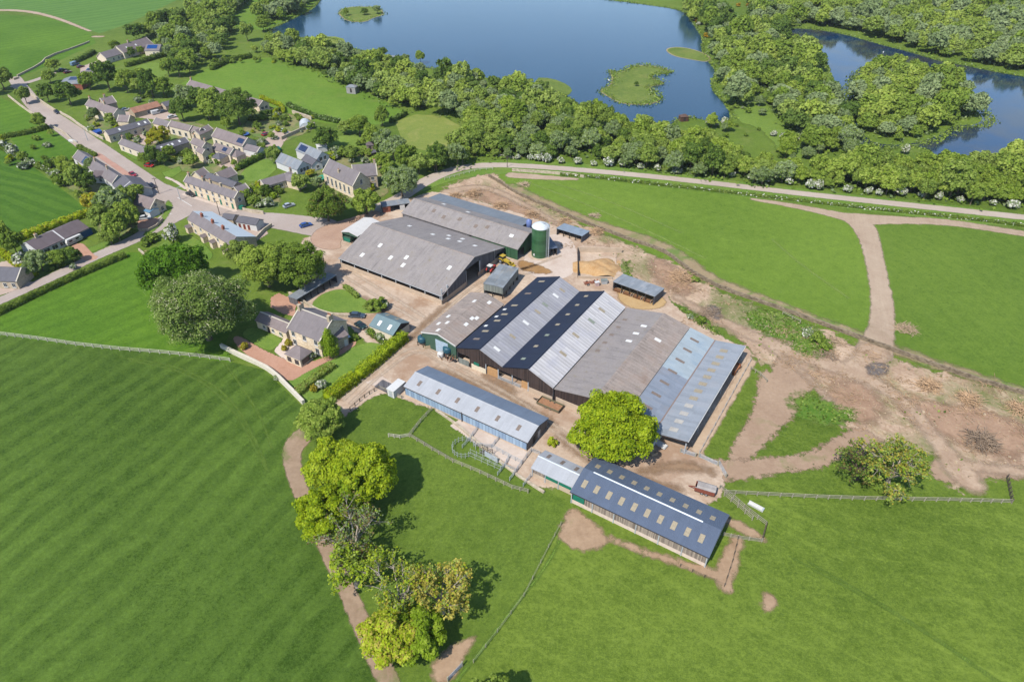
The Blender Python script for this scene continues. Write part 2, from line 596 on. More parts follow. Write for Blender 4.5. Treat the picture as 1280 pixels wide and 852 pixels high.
ngon('village_pasture', [(226, 105), (275, 77), (335, 72), (360, 78), (430, 100), (506, 140), (496, 151), (450, 160), (380, 150), (325, 128)], .02, M_pale)
ngon('dry_field', [(494, 152), (520, 143), (552, 145), (580, 160), (575, 182), (540, 190), (505, 182)], .021, M_dry)
ngon('shore_meadow', [(270, 30), (300, 0), (330, -20), (400, -30), (395, 5), (372, 20), (330, 38)], .02, M_pale)

# ---- water
def water(name, pix, z, mat):
    return poly_sheet(name, pix, z, mat, 3.0, 5.0)


t = NT('lake_water')
p = t.pos()
w1 = t.noise(t.mapping(p, .3, (1, 2.2, 1)), .55, 4, .6)
w2 = t.noise(p, .02, 3, .5)
col = t.mix(w2, (.006, .026, .050, 1), (.011, .038, .068, 1))
M_water = t.done(edge_alpha(t, t.bsdf(col, .12, .26, normal=t.bump(w1, .3, .15)), (1.2, .35, .15)))
t = NT('pond_water')
p = t.pos()
w1 = t.noise(t.mapping(p, .1, (1, 1.5, 1)), .5, 3, .6)
w2 = t.noise(p, .03, 4, .6)
col = t.mix(t.rng(w2, .42, .62), (.004, .022, .056, 1), (.030, .032, .032, 1))
M_pond = t.done(edge_alpha(t, t.bsdf(col, .06, .34, normal=t.bump(w1, .2, .1)), (1.2, .35, .15)))

LAKE = [(404, -4), (392, 12), (366, 24), (348, 33), (336, 38), (345, 45), (372, 47), (398, 47), (424, 49), (433, 59), (468, 66), (485, 72), (520, 82), (570, 92),
        (640, 102), (690, 112), (712, 122), (735, 138), (770, 150), (800, 166), (826, 168), (836, 158), (846, 147), (868, 147), (890, 152), (910, 152), (914, 144), (904, 128), (890, 114),
        (888, 100), (896, 90), (884, 76), (876, 62), (878, 48), (870, 36), (860, 20), (850, 13), (828, 9), (790, 4), (758, 0), (720, -10), (600, -40), (470, -40), (415, -20)]
POND = [(985, 36), (1004, 36), (1040, 40), (1070, 47), (1100, 56), (1140, 66), (1170, 76), (1215, 84), (1262, 94), (1330, 104), (1420, 140), (1380, 175), (1280, 176), (1250, 192), (1215, 204),
        (1168, 200), (1162, 184), (1120, 182), (1082, 190), (1068, 186), (1058, 165), (1060, 140), (1052, 115), (1040, 98), (1036, 80), (1010, 62), (990, 52)]
water('lake', LAKE, .04, M_water)
water('pond', POND, .04, M_pond)
M_isl = grass_mat('island_grass', C(88, 116, 48), C(146, 158, 84), big=.06, contrast=1.2, dry=.5)
M_sand = earth_mat('shore_sand', C(150, 135, 100), C(190, 175, 135))
ISL1 = [(762, 86), (772, 92), (780, 90), (790, 83), (812, 82), (838, 89), (836, 93), (818, 93), (812, 98), (828, 103), (826, 106), (810, 108), (815, 115), (825, 122), (822, 128), (800, 131), (776, 129), (760, 120), (750, 113), (764, 108), (768, 100)]
ISL2 = [(424, 16), (432, 10), (448, 9), (464, 9), (476, 12), (479, 19), (466, 22), (456, 28), (436, 27), (428, 21)]
SPIT = [(832, 62), (846, 59), (866, 62), (886, 70), (886, 78), (862, 74), (842, 70)]
ISL3 = [(1058, 118), (1066, 96), (1084, 84), (1110, 80), (1140, 84), (1170, 94), (1200, 106), (1206, 116), (1232, 140), (1240, 152), (1226, 160), (1196, 160), (1180, 172), (1150, 182), (1110, 186), (1078, 178), (1062, 150)]


def grow(pix, k):
    w = [P(*q) for q in pix]
    c = sum(w, Vector()) / len(w)
    out = []
    for q in w:
        d = q - c
        out.append(c + d * (1 + k / max(d.length, .1)))
    return out


for I in (ISL1, ISL2, SPIT):
    ngon('island_shore', grow(I, 1.2), .07, M_sand, world=True, smooth=2)
    ngon('island', [P(*q) for q in I], .10, M_isl, world=True, smooth=2)
ngon('island', grow(ISL3, -3.5), .10, M_ground, world=True, smooth=2)
ngon('shore_bank', [(392, 46), (428, 46), (434, 57), (400, 52)], .09, M_dry, smooth=1)
ngon('shore_bank', [(668, 97), (690, 98), (712, 107), (716, 116), (700, 124), (672, 118)], .09, M_isl, smooth=1)

# ---- glades in the woods
poly_sheet('glade', [(912, 150), (924, 118), (938, 104), (948, 112), (965, 140), (990, 165), (1005, 190), (1000, 215), (985, 222), (975, 190), (950, 160)], .05, M_clear, 2.0, 3)
poly_sheet('glade', [(900, 20), (925, 15), (940, 45), (935, 62), (915, 45)], .05, M_clear, 3.0, 4)
poly_sheet('glade', [(400, 178), (440, 165), (470, 180), (480, 205), (440, 205), (410, 195)], .045, M_clear, 1.5, 2)
poly_sheet('glade', [(165, 82), (205, 76), (212, 90), (200, 102), (170, 96)], .045, M_clear, 2.0, 2)
M_worn = earth_mat('worn_turf', C(150, 130, 96), C(190, 168, 132), C(112, 140, 62), .45, .6, .9, sc=.15, edge=(2.4, .8, .25), c2sc=.1)
line_sheet('worn_turf', [([(640, 233), (690, 256), (725, 271), (760, 284), (800, 297), (840, 312), (872, 338), (905, 356), (1000, 391), (1080, 420), (1130, 442), (1210, 468), (1330, 504)], [2, 1.6, 1.6, 1.8, 2.6, 2.4, 2.4, 1.8, 1.6, 2.0, 2.4, 1.8, 1.5])], .04, M_worn, .7, 2.5)
poly_sheet('lane_verge', [(500, 240), (560, 212), (612, 199), (690, 201), (800, 211), (1000, 236), (1300, 268), (1300, 290), (1000, 254), (800, 230), (690, 219), (618, 217), (560, 226), (520, 244)], .03, M_verge, 1.2, 1.5, smooth=1)

# ---- bare ground around the farm
M_dirt = earth_mat('bare_earth', C(150, 116, 90), C(236, 208, 178), C(116, 128, 66), .47, .62, .85, sc=.09, fine=1.3, edge=(5.5, .6, .35), tracks=(wang((900, 380), (1200, 540)), .4), spots=.4, c2sc=.045)
DIRT = [(545, 238), (590, 222), (618, 215), (640, 236), (680, 258), (730, 282), (790, 308), (845, 330), (880, 356), (950, 386), (1010, 404), (1090, 440), (1160, 462), (1230, 480), (1330, 505),
        (1340, 590), (1225, 590), (1222, 606), (1195, 612), (1185, 592), (1160, 565), (1120, 550), (1075, 552), (1040, 520), (1010, 470), (970, 462), (945, 452), (930, 425), (850, 380), (760, 330), (700, 290), (640, 262)]
poly_sheet('bare_ground', DIRT, .035, M_dirt, 1.0, 4.5, smooth=1)
M_dirt2 = earth_mat('trodden_earth', C(158, 128, 104), C(200, 172, 144), C(120, 136, 70), .55, .7, .7, sc=.1, edge=(2.6, .5, .7))
line_sheet('trodden_path', [([(1000, 440), (985, 490), (955, 530), (930, 560), (920, 585)], [5, 5, 3.5, 2.5, 2]), ([(960, 470), (950, 520), (925, 560)], [2, 1.6, 1])], .05, M_dirt2, .7, 2)
line_sheet('farm_track', [([(895, 588), (935, 586), (975, 580), (1010, 577), (1040, 562), (1080, 552)], [3.2, 2.6, 2.2, 1.9, 2, 4]), ([(1180, 590), (1230, 588), (1330, 592)], [3, 2.0, 2.0]),
                          ([(985, 586), (1020, 582), (1050, 566)], [.8, .9, 1])], .055, M_dirt2, .6, 1.8)
M_scrub = grass_mat('scrub_grass', C(84, 128, 40), C(136, 156, 76), big=.1, contrast=1.2, dry=.6, drycol=C(178, 160, 118), edge=(5.0, 1.2, .45))
poly_sheet('scrub_patch', [(925, 390), (960, 385), (1000, 400), (1030, 418), (1046, 432), (1030, 446), (1000, 445), (985, 425), (945, 415)], .06, M_scrub, 1, 3)
poly_sheet('scrub_patch', [(985, 500), (1008, 488), (1035, 505), (1075, 515), (1065, 530), (1020, 530), (1000, 522)], .06, M_scrub, 1, 3)
poly_sheet('scrub_patch', [(776, 326), (786, 326), (790, 350), (808, 360), (800, 366), (786, 352)], .06, M_scrub, .7, 2)
poly_sheet('scrub_patch', [(838, 378), (870, 392), (905, 420), (890, 420), (860, 400)], .06, M_scrub, .7, 2)
M_track = earth_mat('dirt_track', C(176, 150, 126), C(208, 186, 160), C(150, 128, 100), .55, .7, .5, sc=.1, edge=(.9, .35, .35), tracks=(wang((1085, 300), (1100, 420)), .4))
line_sheet('dirt_track', [([(940, 249), (985, 256), (1040, 267), (1075, 276), (1088, 300), (1096, 340), (1104, 380), (1102, 415), (1092, 440)], [.8, 1.8, 2.4, 4.5, 3.2, 2.8, 3.0, 3.4, 4.5]),
                          ([(1075, 274), (1120, 275), (1180, 277), (1240, 286), (1330, 300)], [4.5, 2.8, 2.4, 2.2, 2.2]), ([(640, 219), (680, 222), (720, 224)], [2.5, 2.2, 1])], .05, M_track, .8, 1.5)
line_sheet('dirt_track', [([(-20, 13), (30, 13), (70, 22), (112, 39)], [3.5, 2.6, 1.8, 1.2]), ([(118, 46), (127, 46)], 2.0)], .05, M_track, 1.2, 2)
# the farm lane under the row of trees
M_lane = earth_mat('lane_gravel', C(150, 124, 100), C(192, 166, 138), C(112, 128, 62), .52, .64, .8, sc=.25, edge=(.6, .2, .5))
line_sheet('farm_lane', [([(396, 530), (374, 548), (363, 566), (370, 600), (384, 632), (400, 668), (420, 710), (440, 752), (462, 802), (490, 860), (530, 940)], [2.0, 2.7, 2.0, 1.6, 1.4, 1.35, 1.4, 1.5, 1.6, 1.7, 1.8])], .06, M_lane, .45, 1.0)

M_yard = earth_mat('farmyard_hardcore', C(176, 146, 120), C(240, 218, 194), C(176, 142, 114), .48, .62, .8, sc=.09, fine=1.2, edge=(1.3, .2, .8), tracks=(wang((520, 430), (640, 500)), .3))
YARD = [(372, 300), (402, 292), (440, 283), (478, 266), (516, 246), (548, 238), (600, 252), (660, 270), (700, 285), (728, 296), (725, 306), (770, 308), (772, 345), (832, 362), (838, 380), (905, 424),
        (938, 436), (940, 450), (905, 506), (872, 566), (900, 578), (906, 596), (902, 622), (880, 632), (872, 636), (800, 610), (742, 578), (700, 612), (662, 606), (640, 588), (572, 536), (576, 522),
        (503, 499), (478, 488), (440, 514), (410, 536), (392, 532), (425, 494), (500, 425), (470, 440), (430, 400), (380, 392), (372, 365)]
poly_sheet('farmyard', YARD, .065, M_yard, .8, 1.4, smooth=1)
M_red = earth_mat('red_gravel', C(176, 140, 118), C(214, 182, 156), None, sc=.12, edge=(.5, .25, .5))
poly_sheet('red_gravel_yard', [(398, 284), (440, 272), (470, 262), (480, 270), (450, 288), (424, 300), (428, 312), (400, 312), (385, 300)], .08, M_red, .7, .9)
M_conc = earth_mat('concrete_pad', C(206, 184, 166), C(238, 220, 204), C(190, 160, 140), .52, .7, .6, sc=.15, edge=(.12, .1, 1.0))
poly_sheet('concrete_pad', [(664, 300), (700, 290), (722, 306), (722, 345), (680, 352), (650, 335)], .08, M_conc, .6, .5)
poly_sheet('concrete_pad', [(562, 532), (580, 520), (660, 564), (646, 586), (632, 578), (610, 566)], .08, M_conc, .5, .3, smooth=0)
poly_sheet('concrete_pad', [(455, 478), (478, 470), (503, 486), (500, 496), (478, 486)], .08, M_conc, .5, .3, smooth=0)
M_straw = earth_mat('spilt_silage', C(150, 112, 70), C(196, 154, 104), None, sc=.3, edge=(1.4, .5, .5))
poly_sheet('spilt_silage', [(648, 325), (664, 328), (690, 338), (688, 343), (660, 341), (648, 334)], .10, M_straw, .5, 1.2)
M_ochre = earth_mat('straw_bedding', C(190, 154, 104), C(222, 190, 140), None, sc=.3, edge=(1.0, .4, .5))
poly_sheet('straw_bedding', [(776, 352), (834, 372), (830, 386), (790, 388), (770, 372)], .10, M_ochre, .5, 1)
M_mud = earth_mat('muddy_gateway', C(156, 126, 98, .52), C(202, 172, 140, .52), C(120, 134, 66), .6, .7, .6, sc=.2, edge=(1.5, .5, .5))
poly_sheet('muddy_gateway', [(712, 634), (726, 640), (745, 655), (765, 676), (740, 690), (712, 684), (696, 670)], .05, M_mud, .5, 1.6)
line_sheet('muddy_gateway', [([(762, 672), (800, 688), (850, 704), (880, 712), (905, 722), (908, 735)], [.5, .6, .8, 1.2, 1.2, 1.0]), ([(904, 725), (912, 700), (922, 674)], [1.4, 1.8, 1.0])], .055, M_mud, .5, 1.2)
line_sheet('muddy_gateway', [([(957, 742), (964, 752), (958, 760)], [.6, 1.2, .6]), ([(908, 650), (930, 660), (950, 672)], [1.0, 1.2, .8]), ([(555, 838), (570, 815), (590, 800)], [2.0, 1.5, .4])], .056, M_mud, .4, 1.2)
poly_sheet('strip_of_gravel', [(935, 447), (946, 452), (876, 570), (862, 562)], .075, earth_mat('tan_hardcore', C(186, 156, 128), C(224, 198, 168), None, sc=.2, edge=(.8, .3, .4)), .5, .9, smooth=0)

# ---- roads
def road_mat(name, c0, c1, ang, edge=(.35, .2, .5)):
    return earth_mat(name, c0, c1, C(188, 168, 156), .5, .7, .5, sc=.08, fine=1.5, edge=edge, tracks=(ang, .3), rough=.9)


M_road = road_mat('worn_asphalt', C(176, 160, 148), C(206, 190, 178), wang((60, 140), (215, 255)))
line_sheet('road', [([(18, 98), (34, 120), (48, 136), (80, 158), (130, 194), (180, 228), (226, 262)], [3.2, 3.6, 4.2, 4.8, 5.2, 5.0, 6.0]),
                    ([(-60, 402), (0, 376), (60, 349), (120, 320), (170, 299), (205, 278), (230, 262)], [2.1, 2.2, 2.3, 2.5, 2.8, 4.0, 5.5]),
                    ([(18, 108), (46, 100), (66, 92)], [2.2, 2.0, 1.8]),
                    ([(190, 236), (230, 254), (270, 266), (310, 272), (350, 276), (400, 284)], [5.5, 6.5, 4.6, 4.4, 5.5, 6.5])], .07, M_road, .7, .7)
M_road2 = road_mat('lane_asphalt', C(188, 170, 154), C(216, 200, 182), wang((700, 213), (1200, 263)), edge=(.5, .25, .4))
line_sheet('lane', [([(470, 262), (500, 248), (527, 229), (550, 218), (575, 210), (606, 206), (650, 207), (720, 212), (800, 219), (900, 230), (1000, 242), (1140, 257), (1330, 277)],
                     [3.5, 3.0, 3.2, 3.0, 2.6, 2.4, 2.3, 2.2, 2.2, 2.2, 2.2, 2.3, 2.3])], .072, M_road2, .7, .8)
M_paint = plain('road_paint', C(235, 232, 225), .8, var=.15)
for a, b, w in (((222, 247), (240, 258), .25), ((206, 262), (214, 268), .25)):
    mb = MB(); mb.bar(P(*a), P(*b), w, .004)
    tag(mb.build('road_marking', M_paint, loc=(0, 0, .082)), kind='structure')
M_pave = earth_mat('red_paving', C(186, 138, 112), C(220, 174, 148), None, sc=.2, edge=(.08, .06, 1.0))
poly_sheet('brick_path', [(288, 424), (298, 418), (330, 438), (372, 455), (398, 450), (420, 440), (445, 425), (447, 430), (424, 446), (402, 456), (376, 470), (362, 478), (345, 470), (310, 446)], .10, M_pave, .45, .25)
poly_sheet('brick_path', [(338, 372), (348, 366), (372, 376), (368, 396), (352, 392), (338, 384)], .10, M_pave, .5, .25, smooth=0)
M_patio = earth_mat('pale_patio', C(224, 200, 182), C(246, 228, 212), None, sc=.4, edge=(.1, .08, 1.0))
poly_sheet('patio', [(348, 432), (360, 415), (372, 432), (382, 448), (377, 455), (366, 455), (340, 440)], .115, M_patio, .4, .2)
poly_sheet('lawn', [(298, 418), (316, 406), (356, 424), (346, 434), (336, 440), (318, 430)], .105, M_lawn, .4, .5)
poly_sheet('lawn', [(358, 474), (386, 460), (402, 458), (420, 445), (455, 427), (478, 430), (482, 434), (452, 456), (400, 500), (380, 505), (366, 488)], .095, M_lawn, .4, .5)
poly_sheet('lawn', [(388, 380), (404, 366), (430, 360), (452, 372), (478, 388), (470, 392), (440, 391), (420, 391), (396, 388)], .10, M_lawn, .4, .5)
M_drive = earth_mat('paved_drive', C(190, 166, 150), C(214, 192, 176), None, sc=.2, edge=(.15, .1, .8))
poly_sheet('paved_drive', [(-40, 335), (14, 325), (46, 343), (27, 352), (48, 352), (40, 358), (-10, 372), (-40, 365)], .06, M_drive, .5, .3, smooth=0)
poly_sheet('brick_path', [(86, 308), (104, 302), (116, 318), (126, 322), (108, 328), (92, 316)], .075, M_pave, .5, .3)
poly_sheet('brick_path', [(172, 274), (196, 272), (202, 276), (186, 288), (172, 288)], .09, M_pave, .5, .3, smooth=0)
poly_sheet('paved_drive', [(100, 84), (128, 74), (134, 80), (112, 92), (100, 92)], .06, M_drive, .7, .3, smooth=0)
poly_sheet('paved_drive', [(150, 140), (215, 136), (225, 150), (195, 150), (160, 146)], .06, M_drive, .7, .3, smooth=0)
poly_sheet('paved_drive', [(166, 165), (186, 158), (196, 178), (180, 182), (165, 176)], .06, M_drive, .6, .3, smooth=0)
poly_sheet('paved_drive', [(300, 190), (322, 184), (345, 160), (365, 165), (355, 178), (345, 196), (320, 200), (282, 214), (270, 206)], .06, M_drive, .7, .3, smooth=0)
poly_sheet('paved_drive', [(296, 278), (328, 280), (336, 292), (318, 303), (300, 294)], .08, M_drive, .5, .3, smooth=0)
poly_sheet('village_green', [(145, 182), (158, 186), (182, 196), (180, 202), (166, 200)], .085, M_verge, .6, .7, smooth=1)
poly_sheet('village_green', [(202, 216), (224, 208), (228, 214), (216, 222), (206, 222)], .085, M_verge, .6, .7, smooth=0)
poly_sheet('village_green', [(300, 214), (330, 196), (350, 208), (330, 226), (305, 228)], .085, M_lawn, .6, .7, smooth=1)
poly_sheet('village_green', [(208, 248), (217, 256), (212, 268), (196, 288), (176, 297), (184, 288), (204, 272)], .085, M_verge, .5, .7, smooth=1)
poly_sheet('road_verge', [(-10, 368), (60, 340), (110, 318), (170, 292), (200, 276), (200, 270), (160, 290), (110, 310), (40, 338)], .05, M_verge, .7, .8, smooth=1)
poly_sheet('cottage_garden', [(180, 318), (228, 288), (256, 304), (270, 322), (245, 330), (205, 330)], .05, M_verge, .6, .8, smooth=1)
poly_sheet('dug_bed', [(176, 315), (192, 311), (196, 320), (182, 322)], .07, M_mud, .5, .8)
M_garden = earth_mat('garden_ground', C(120, 116, 74), C(176, 166, 116), C(104, 136, 60), .42, .6, .85, sc=.2, fine=1.0, edge=(2.0, .6, .3), c2sc=.16)
poly_sheet('garden_ground', [(150, 168), (190, 150), (240, 150), (300, 172), (330, 180), (345, 200), (330, 215), (300, 220), (262, 216), (232, 216), (205, 208), (188, 196)], .052, M_garden, 1.0, 2)
poly_sheet('garden_ground', [(60, 206), (84, 196), (120, 228), (150, 246), (176, 246), (180, 262), (168, 290), (128, 304), (118, 262), (84, 236)], .052, M_garden, 1.0, 2)
poly_sheet('garden_ground', [(325, 128), (350, 140), (392, 150), (395, 162), (350, 180), (318, 172), (300, 160)], .052, M_garden, 1.0, 2)
poly_sheet('garden_ground', [(300, 232), (330, 228), (352, 244), (350, 262), (310, 262)], .052, M_garden, 1.0, 1.5)
poly_sheet('garden_ground', [(392, 210), (420, 185), (470, 190), (500, 215), (480, 250), (440, 256), (400, 240)], .052, M_garden, 1.0, 2)
poly_sheet('garden_ground', [(100, 140), (130, 150), (160, 168), (146, 176), (118, 166)], .052, M_garden, 1.0, 2)
M_tline = grass_mat('pressed_grass', C(92, 124, 46), C(140, 166, 78), big=.1, contrast=.8, edge=(.35, .3, .5))
line_sheet('wheel_track', [([(150, 446), (215, 456), (258, 474), (292, 502), (318, 545), (336, 590)], .16), ([(160, 450), (222, 462), (262, 482), (298, 520), (322, 566), (332, 586)], .14), ([(280, 452), (300, 480), (326, 520), (340, 560)], .16)], .03, M_tline, .3, .5)
line_sheet('wheel_track', [([(992, 698), (1080, 745), (1160, 792), (1240, 848), (1290, 890)], .14), ([(1010, 702), (1092, 748), (1170, 796), (1250, 852)], .14)], .03, M_tline, .3, .5)
line_sheet('wheel_track', [([(712, 640), (690, 700), (640, 760), (600, 815), (570, 850)], .3)], .03, M_tline, .35, .7)
M_tline2 = grass_mat('worn_grass_line', C(128, 156, 72), C(174, 194, 106), big=.1, contrast=.8, edge=(.5, .5, .5))
line_sheet('wheel_track', [([(655, 226), (720, 250), (800, 284), (880, 322)], .35), ([(670, 222), (760, 250), (850, 290)], .3), ([(966, 300), (1000, 330), (1060, 372)], .25)], .03, M_tline2, .35, .7)
M_rut = earth_mat('packed_earth', C(160, 128, 102), C(220, 194, 166), None, sc=.2, fine=1.6, edge=(1.6, 1.0, .5))
line_sheet('earth_track', [([(846, 372), (890, 396), (950, 424), (1010, 448), (1060, 462), (1110, 486), (1150, 520), (1178, 560), (1200, 588), (1214, 604)], [1.2, 1.6, 2.2, 2.6, 3.0, 2.0, 1.6, 2.0, 3.4, 2.5]),
                           ([(1092, 440), (1080, 456), (1060, 464)], [4, 3.5, 3]), ([(1190, 580), (1230, 584), (1330, 596)], [2, 1.4, 1.4]), ([(1120, 500), (1160, 545), (1192, 590)], [.6, .7, .8]), ([(960, 432), (1010, 470), (1040, 505)], [1.0, 1.0, .5]), ([(560, 240), (600, 232), (640, 246), (700, 282)], [2.5, 2, 1.4, 1.0])], .056, M_rut, .7, 1.6)
M_rbrown = earth_mat('red_brown_earth', C(146, 112, 88), C(206, 172, 142), None, sc=.2, fine=1.6, edge=(3.6, 1.6, .3))
for pl_ in ([(965, 412), (1010, 424), (1050, 448), (1010, 456), (975, 440)], [(1120, 500), (1200, 505), (1290, 530), (1290, 570), (1240, 572), (1180, 545), (1140, 528)], [(1030, 480), (1080, 478), (1110, 510), (1090, 535), (1045, 515)], [(600, 232), (640, 250), (690, 278), (660, 276), (600, 250)], [(812, 318), (850, 338), (870, 360), (850, 372), (815, 345)]):
    poly_sheet('red_brown_patch', pl_, .045, M_rbrown, .8, 2.6)
M_pavet = earth_mat('brick_pavement', C(186, 140, 122), C(214, 172, 152), None, sc=.3, edge=(.15, .1, .8))
line_sheet('pavement', [([(122, 193), (146, 209), (172, 227)], 1.3)], .09, M_pavet, .5, .3)
line_sheet('pavement', [([(230, 243), (262, 253), (294, 264)], .9), ([(208, 222), (222, 228), (232, 236)], .7)], .09, M_conc, .5, .3)
M_stain = earth_mat('dung_stain', C(140, 110, 84), C(190, 158, 126), None, sc=.3, fine=1.4, edge=(1.8, 1.2, .5))
for nm_, ls in (('yard_stain', [([(545, 462), (590, 478), (650, 506), (690, 530)], [.6, 1.2, 1.4, .6]), ([(610, 470), (640, 490)], 1.0), ([(700, 545), (720, 560), (780, 596), (850, 612)], [.5, 1.4, 1.2, .5]), ([(455, 372), (480, 392), (510, 410)], [.3, 1.4, .3]), ([(560, 380), (530, 405), (508, 430)], [.3, .8, .3]), ([(800, 590), (850, 580), (890, 590)], [.4, 1.4, .6])]),):
    line_sheet(nm_, ls, .09, M_stain, .5, 2.0)
M_ytrk = earth_mat('tyre_marks', C(196, 166, 138), C(242, 222, 198), None, sc=.3, edge=(.4, .5, .5))
line_sheet('tyre_track', [([(430, 500), (470, 462), (520, 428), (560, 452), (640, 494), (700, 536), (760, 580)], .3), ([(438, 504), (476, 468), (522, 434), (556, 458), (634, 498), (696, 542), (754, 586)], .3), ([(520, 425), (560, 385), (600, 350), (660, 335), (700, 320)], .3), ([(528, 428), (566, 390), (606, 356), (664, 341)], .3), ([(430, 345), (470, 370), (520, 400)], .4), ([(440, 340), (482, 366), (530, 396)], .4)], .10, M_ytrk, .4, .9)
# ================================================================== BUILDINGS
class Bld:
    """gabled / lean-to building; local x along the ridge, -y is its front"""

    def __init__(s, name, label, cat, origin, ang, L, W, ze, zr, group=None, ov=.3, ge=.25, zk=None):
        s.root = thing(name, label, cat, (origin.x, origin.y, 0), ang, group)
        s.L, s.W, s.ze, s.zr, s.ov, s.ge = L, W, ze, zr, ov, ge
        s.zk = ze if zk is None else zk              # back eave height
        s.prof = [(-W / 2, ze), (0, zr), (W / 2, s.zk)]
        s.t = .16

    def ztop(s, y):
        """underside of the roof above local y"""
        pr = s.prof
        for (a, za), (b, zb) in zip(pr[:-1], pr[1:]):
            if a <= y <= b: return za + (zb - za) * (y - a) / (b - a) - s.t
        return pr[-1][1] - s.t

    # planes of the walls
    def wl(s): return s.L / 2 - s.ge
    def ww(s): return s.W / 2 - s.ov

    def roof(s, mat, mats=None, label=None, name='roof', ridge=None):
        mb = MB()
        pr = s.prof
        pts = list(pr) + [(y, z - s.t) for y, z in reversed(pr)]
        mb.extrude(pts, 'x', -s.L / 2, s.L / 2)
        o = mb.build(name, mat, s.root, label=label)
        s.rf = o
        if ridge:
            y, z = pr[1]
            m = MB()
            m.extrude([(y - .22, z - .03), (y, z + .07), (y + .22, z - .03)], 'x', -s.L / 2 - .01, s.L / 2 + .01)
            m.build('ridge_cap', ridge, o)
        return o

    def slopes(s, mats):
        """one part for each slope"""
        out = []
        for i in range(len(s.prof) - 1):
            (a, za), (b, zb) = s.prof[i], s.prof[i + 1]
            mb = MB()
            e = .004
            mb.extrude([(a + e, za), (b - e, zb), (b - e, zb - s.t), (a + e, za - s.t)], 'x', -s.L / 2, s.L / 2)
            out.append(mb.build('roof', mats[i], s.root))
        s.rf = out[0]; s.rfs = out
        return out

    def body(s, mat, name='wall'):
        w = s.ww(); l = s.wl()
        mid = [(y, z) for y, z in s.prof if -w < y < w]
        pts = [(-w, 0), (w, 0), (w, s.ztop(w))] + [(y, z - s.t) for y, z in reversed(mid)] + [(-w, s.ztop(-w))]
        mb = MB(); mb.extrude(pts, 'x', -l, l)
        s.bd = mb.build(name, mat, s.root)
        return s.bd

    def face(s, f):
        """origin, along, outward of a wall seen from outside, left to right; and its length"""
        w, l = s.ww(), s.wl()
        return {'F': (Vector((-l, -w, 0)), Vector((1, 0, 0)), Vector((0, -1, 0)), 2 * l),
                'K': (Vector((l, w, 0)), Vector((-1, 0, 0)), Vector((0, 1, 0)), 2 * l),
                'R': (Vector((l, -w, 0)), Vector((0, 1, 0)), Vector((1, 0, 0)), 2 * w),
                'L': (Vector((-l, w, 0)), Vector((0, -1, 0)), Vector((-1, 0, 0)), 2 * w)}[f]

    def panel(s, f, a, b, z0, z1, mat, name='wall', th=.12, out=0.0, parent=None):
        """upright slab on wall f from a to b (fractions when <=1) and z0 to z1"""
        o, u, n, L = s.face(f)
        if abs(a) <= 1 and abs(b) <= 1: a, b = a * L, b * L
        p = o + u * a + n * (out - th); q = o + u * b + n * (out - th)
        mb = MB()
        r = q + n * th; k = p + n * th
        mb.extrude([(p.x, p.y), (q.x, q.y), (r.x, r.y), (k.x, k.y)], 'z', z0, z1)
        return mb.build(name, mat, parent or s.root)

    def gable(s, f, z0, mat, name='gable_wall', th=.12, out=0.0, y0=None, y1=None):
        w = s.ww(); l = s.wl()
        y0 = -w if y0 is None else y0; y1 = w if y1 is None else y1
        mid = [(y, z) for y, z in s.prof if y0 < y < y1]
        pts = [(y0, z0), (y1, z0), (y1, s.ztop(y1))] + [(y, z - s.t) for y, z in reversed(mid)] + [(y0, s.ztop(y0))]
        sx = 1 if f == 'R' else -1
        mb = MB(); mb.extrude(pts, 'x', sx * (l + out - th), sx * (l + out))
        return mb.build(name, mat, s.root)

    def posts(s, f, n, z, mat, w=.25):
        o, u, nn, L = s.face(f)
        for i in range(n):
            p = o + u * (L * (i + .5 * 0) / (n - 1)) - nn * .25
            MB().box((p.x, p.y, z / 2), (w, w, z)).build('post', mat, s.root)

    def window(s, f, a, z, w, h, frame=None, pane=None, name='window'):
        o, u, n, L = s.face(f)
        if isinstance(a, float) and 0 < a < 1: a = a * L
        c = o + u * a
        ang = math.atan2(u.y, u.x)
        fr = MB()
        fw = .09
        for dx, dz, sx, sz in ((0, -h / 2 - fw / 2, w + 2 * fw, fw), (0, h / 2 + fw / 2, w + 2 * fw, fw), (-w / 2 - fw / 2, 0, fw, h), (w / 2 + fw / 2, 0, fw, h), (0, 0, .06, h)):
            q = c + u * dx + n * .03
            fr.box((q.x, q.y, z + dz), (sx, .12, sz), ang)
        q = c + n * .06
        fr.box((q.x, q.y, z - h / 2 - fw - .05), (w + .4, .26, .1), ang)
        fo = fr.build(name, frame or M_white, s.root)
        q = c + n * .005
        MB().box((q.x, q.y, z), (w, .03, h), ang).build('pane', pane or M_glass, fo)
        return fo

    def door(s, f, a, w, h, mat, name='door', z0=0.0, out=.05):
        o, u, n, L = s.face(f)
        if isinstance(a, float) and 0 < a < 1: a = a * L
        c = o + u * a + n * (out / 2)
        ang = math.atan2(u.y, u.x)
        return MB().box((c.x, c.y, z0 + h / 2), (w, out + .04, h), ang).build(name, mat, s.root)

    def on_roof(s, x, y):
        """height of the roof's upper face and its slope at local x, y"""
        pr = s.prof
        for (a, za), (b, zb) in zip(pr[:-1], pr[1:]):
            if a <= y <= b:
                m = (zb - za) / (b - a)
                return za + m * (y - a), m
        return pr[-1][1], 0

    def light(s, x, y, w, h, mat, name='rooflight', parent=None, th=.07):
        """flat panel on the slope: w along the ridge, h down the slope"""
        z, m = s.on_roof(x, y)
        a = math.atan(m)
        M = Matrix.Rotation(a, 3, 'X')
        c = Vector((x, y, z)) + M @ Vector((0, 0, th * .3))
        return MB().box(c, (w, h, th), mat4=M).build(name, mat, parent or s.rf)

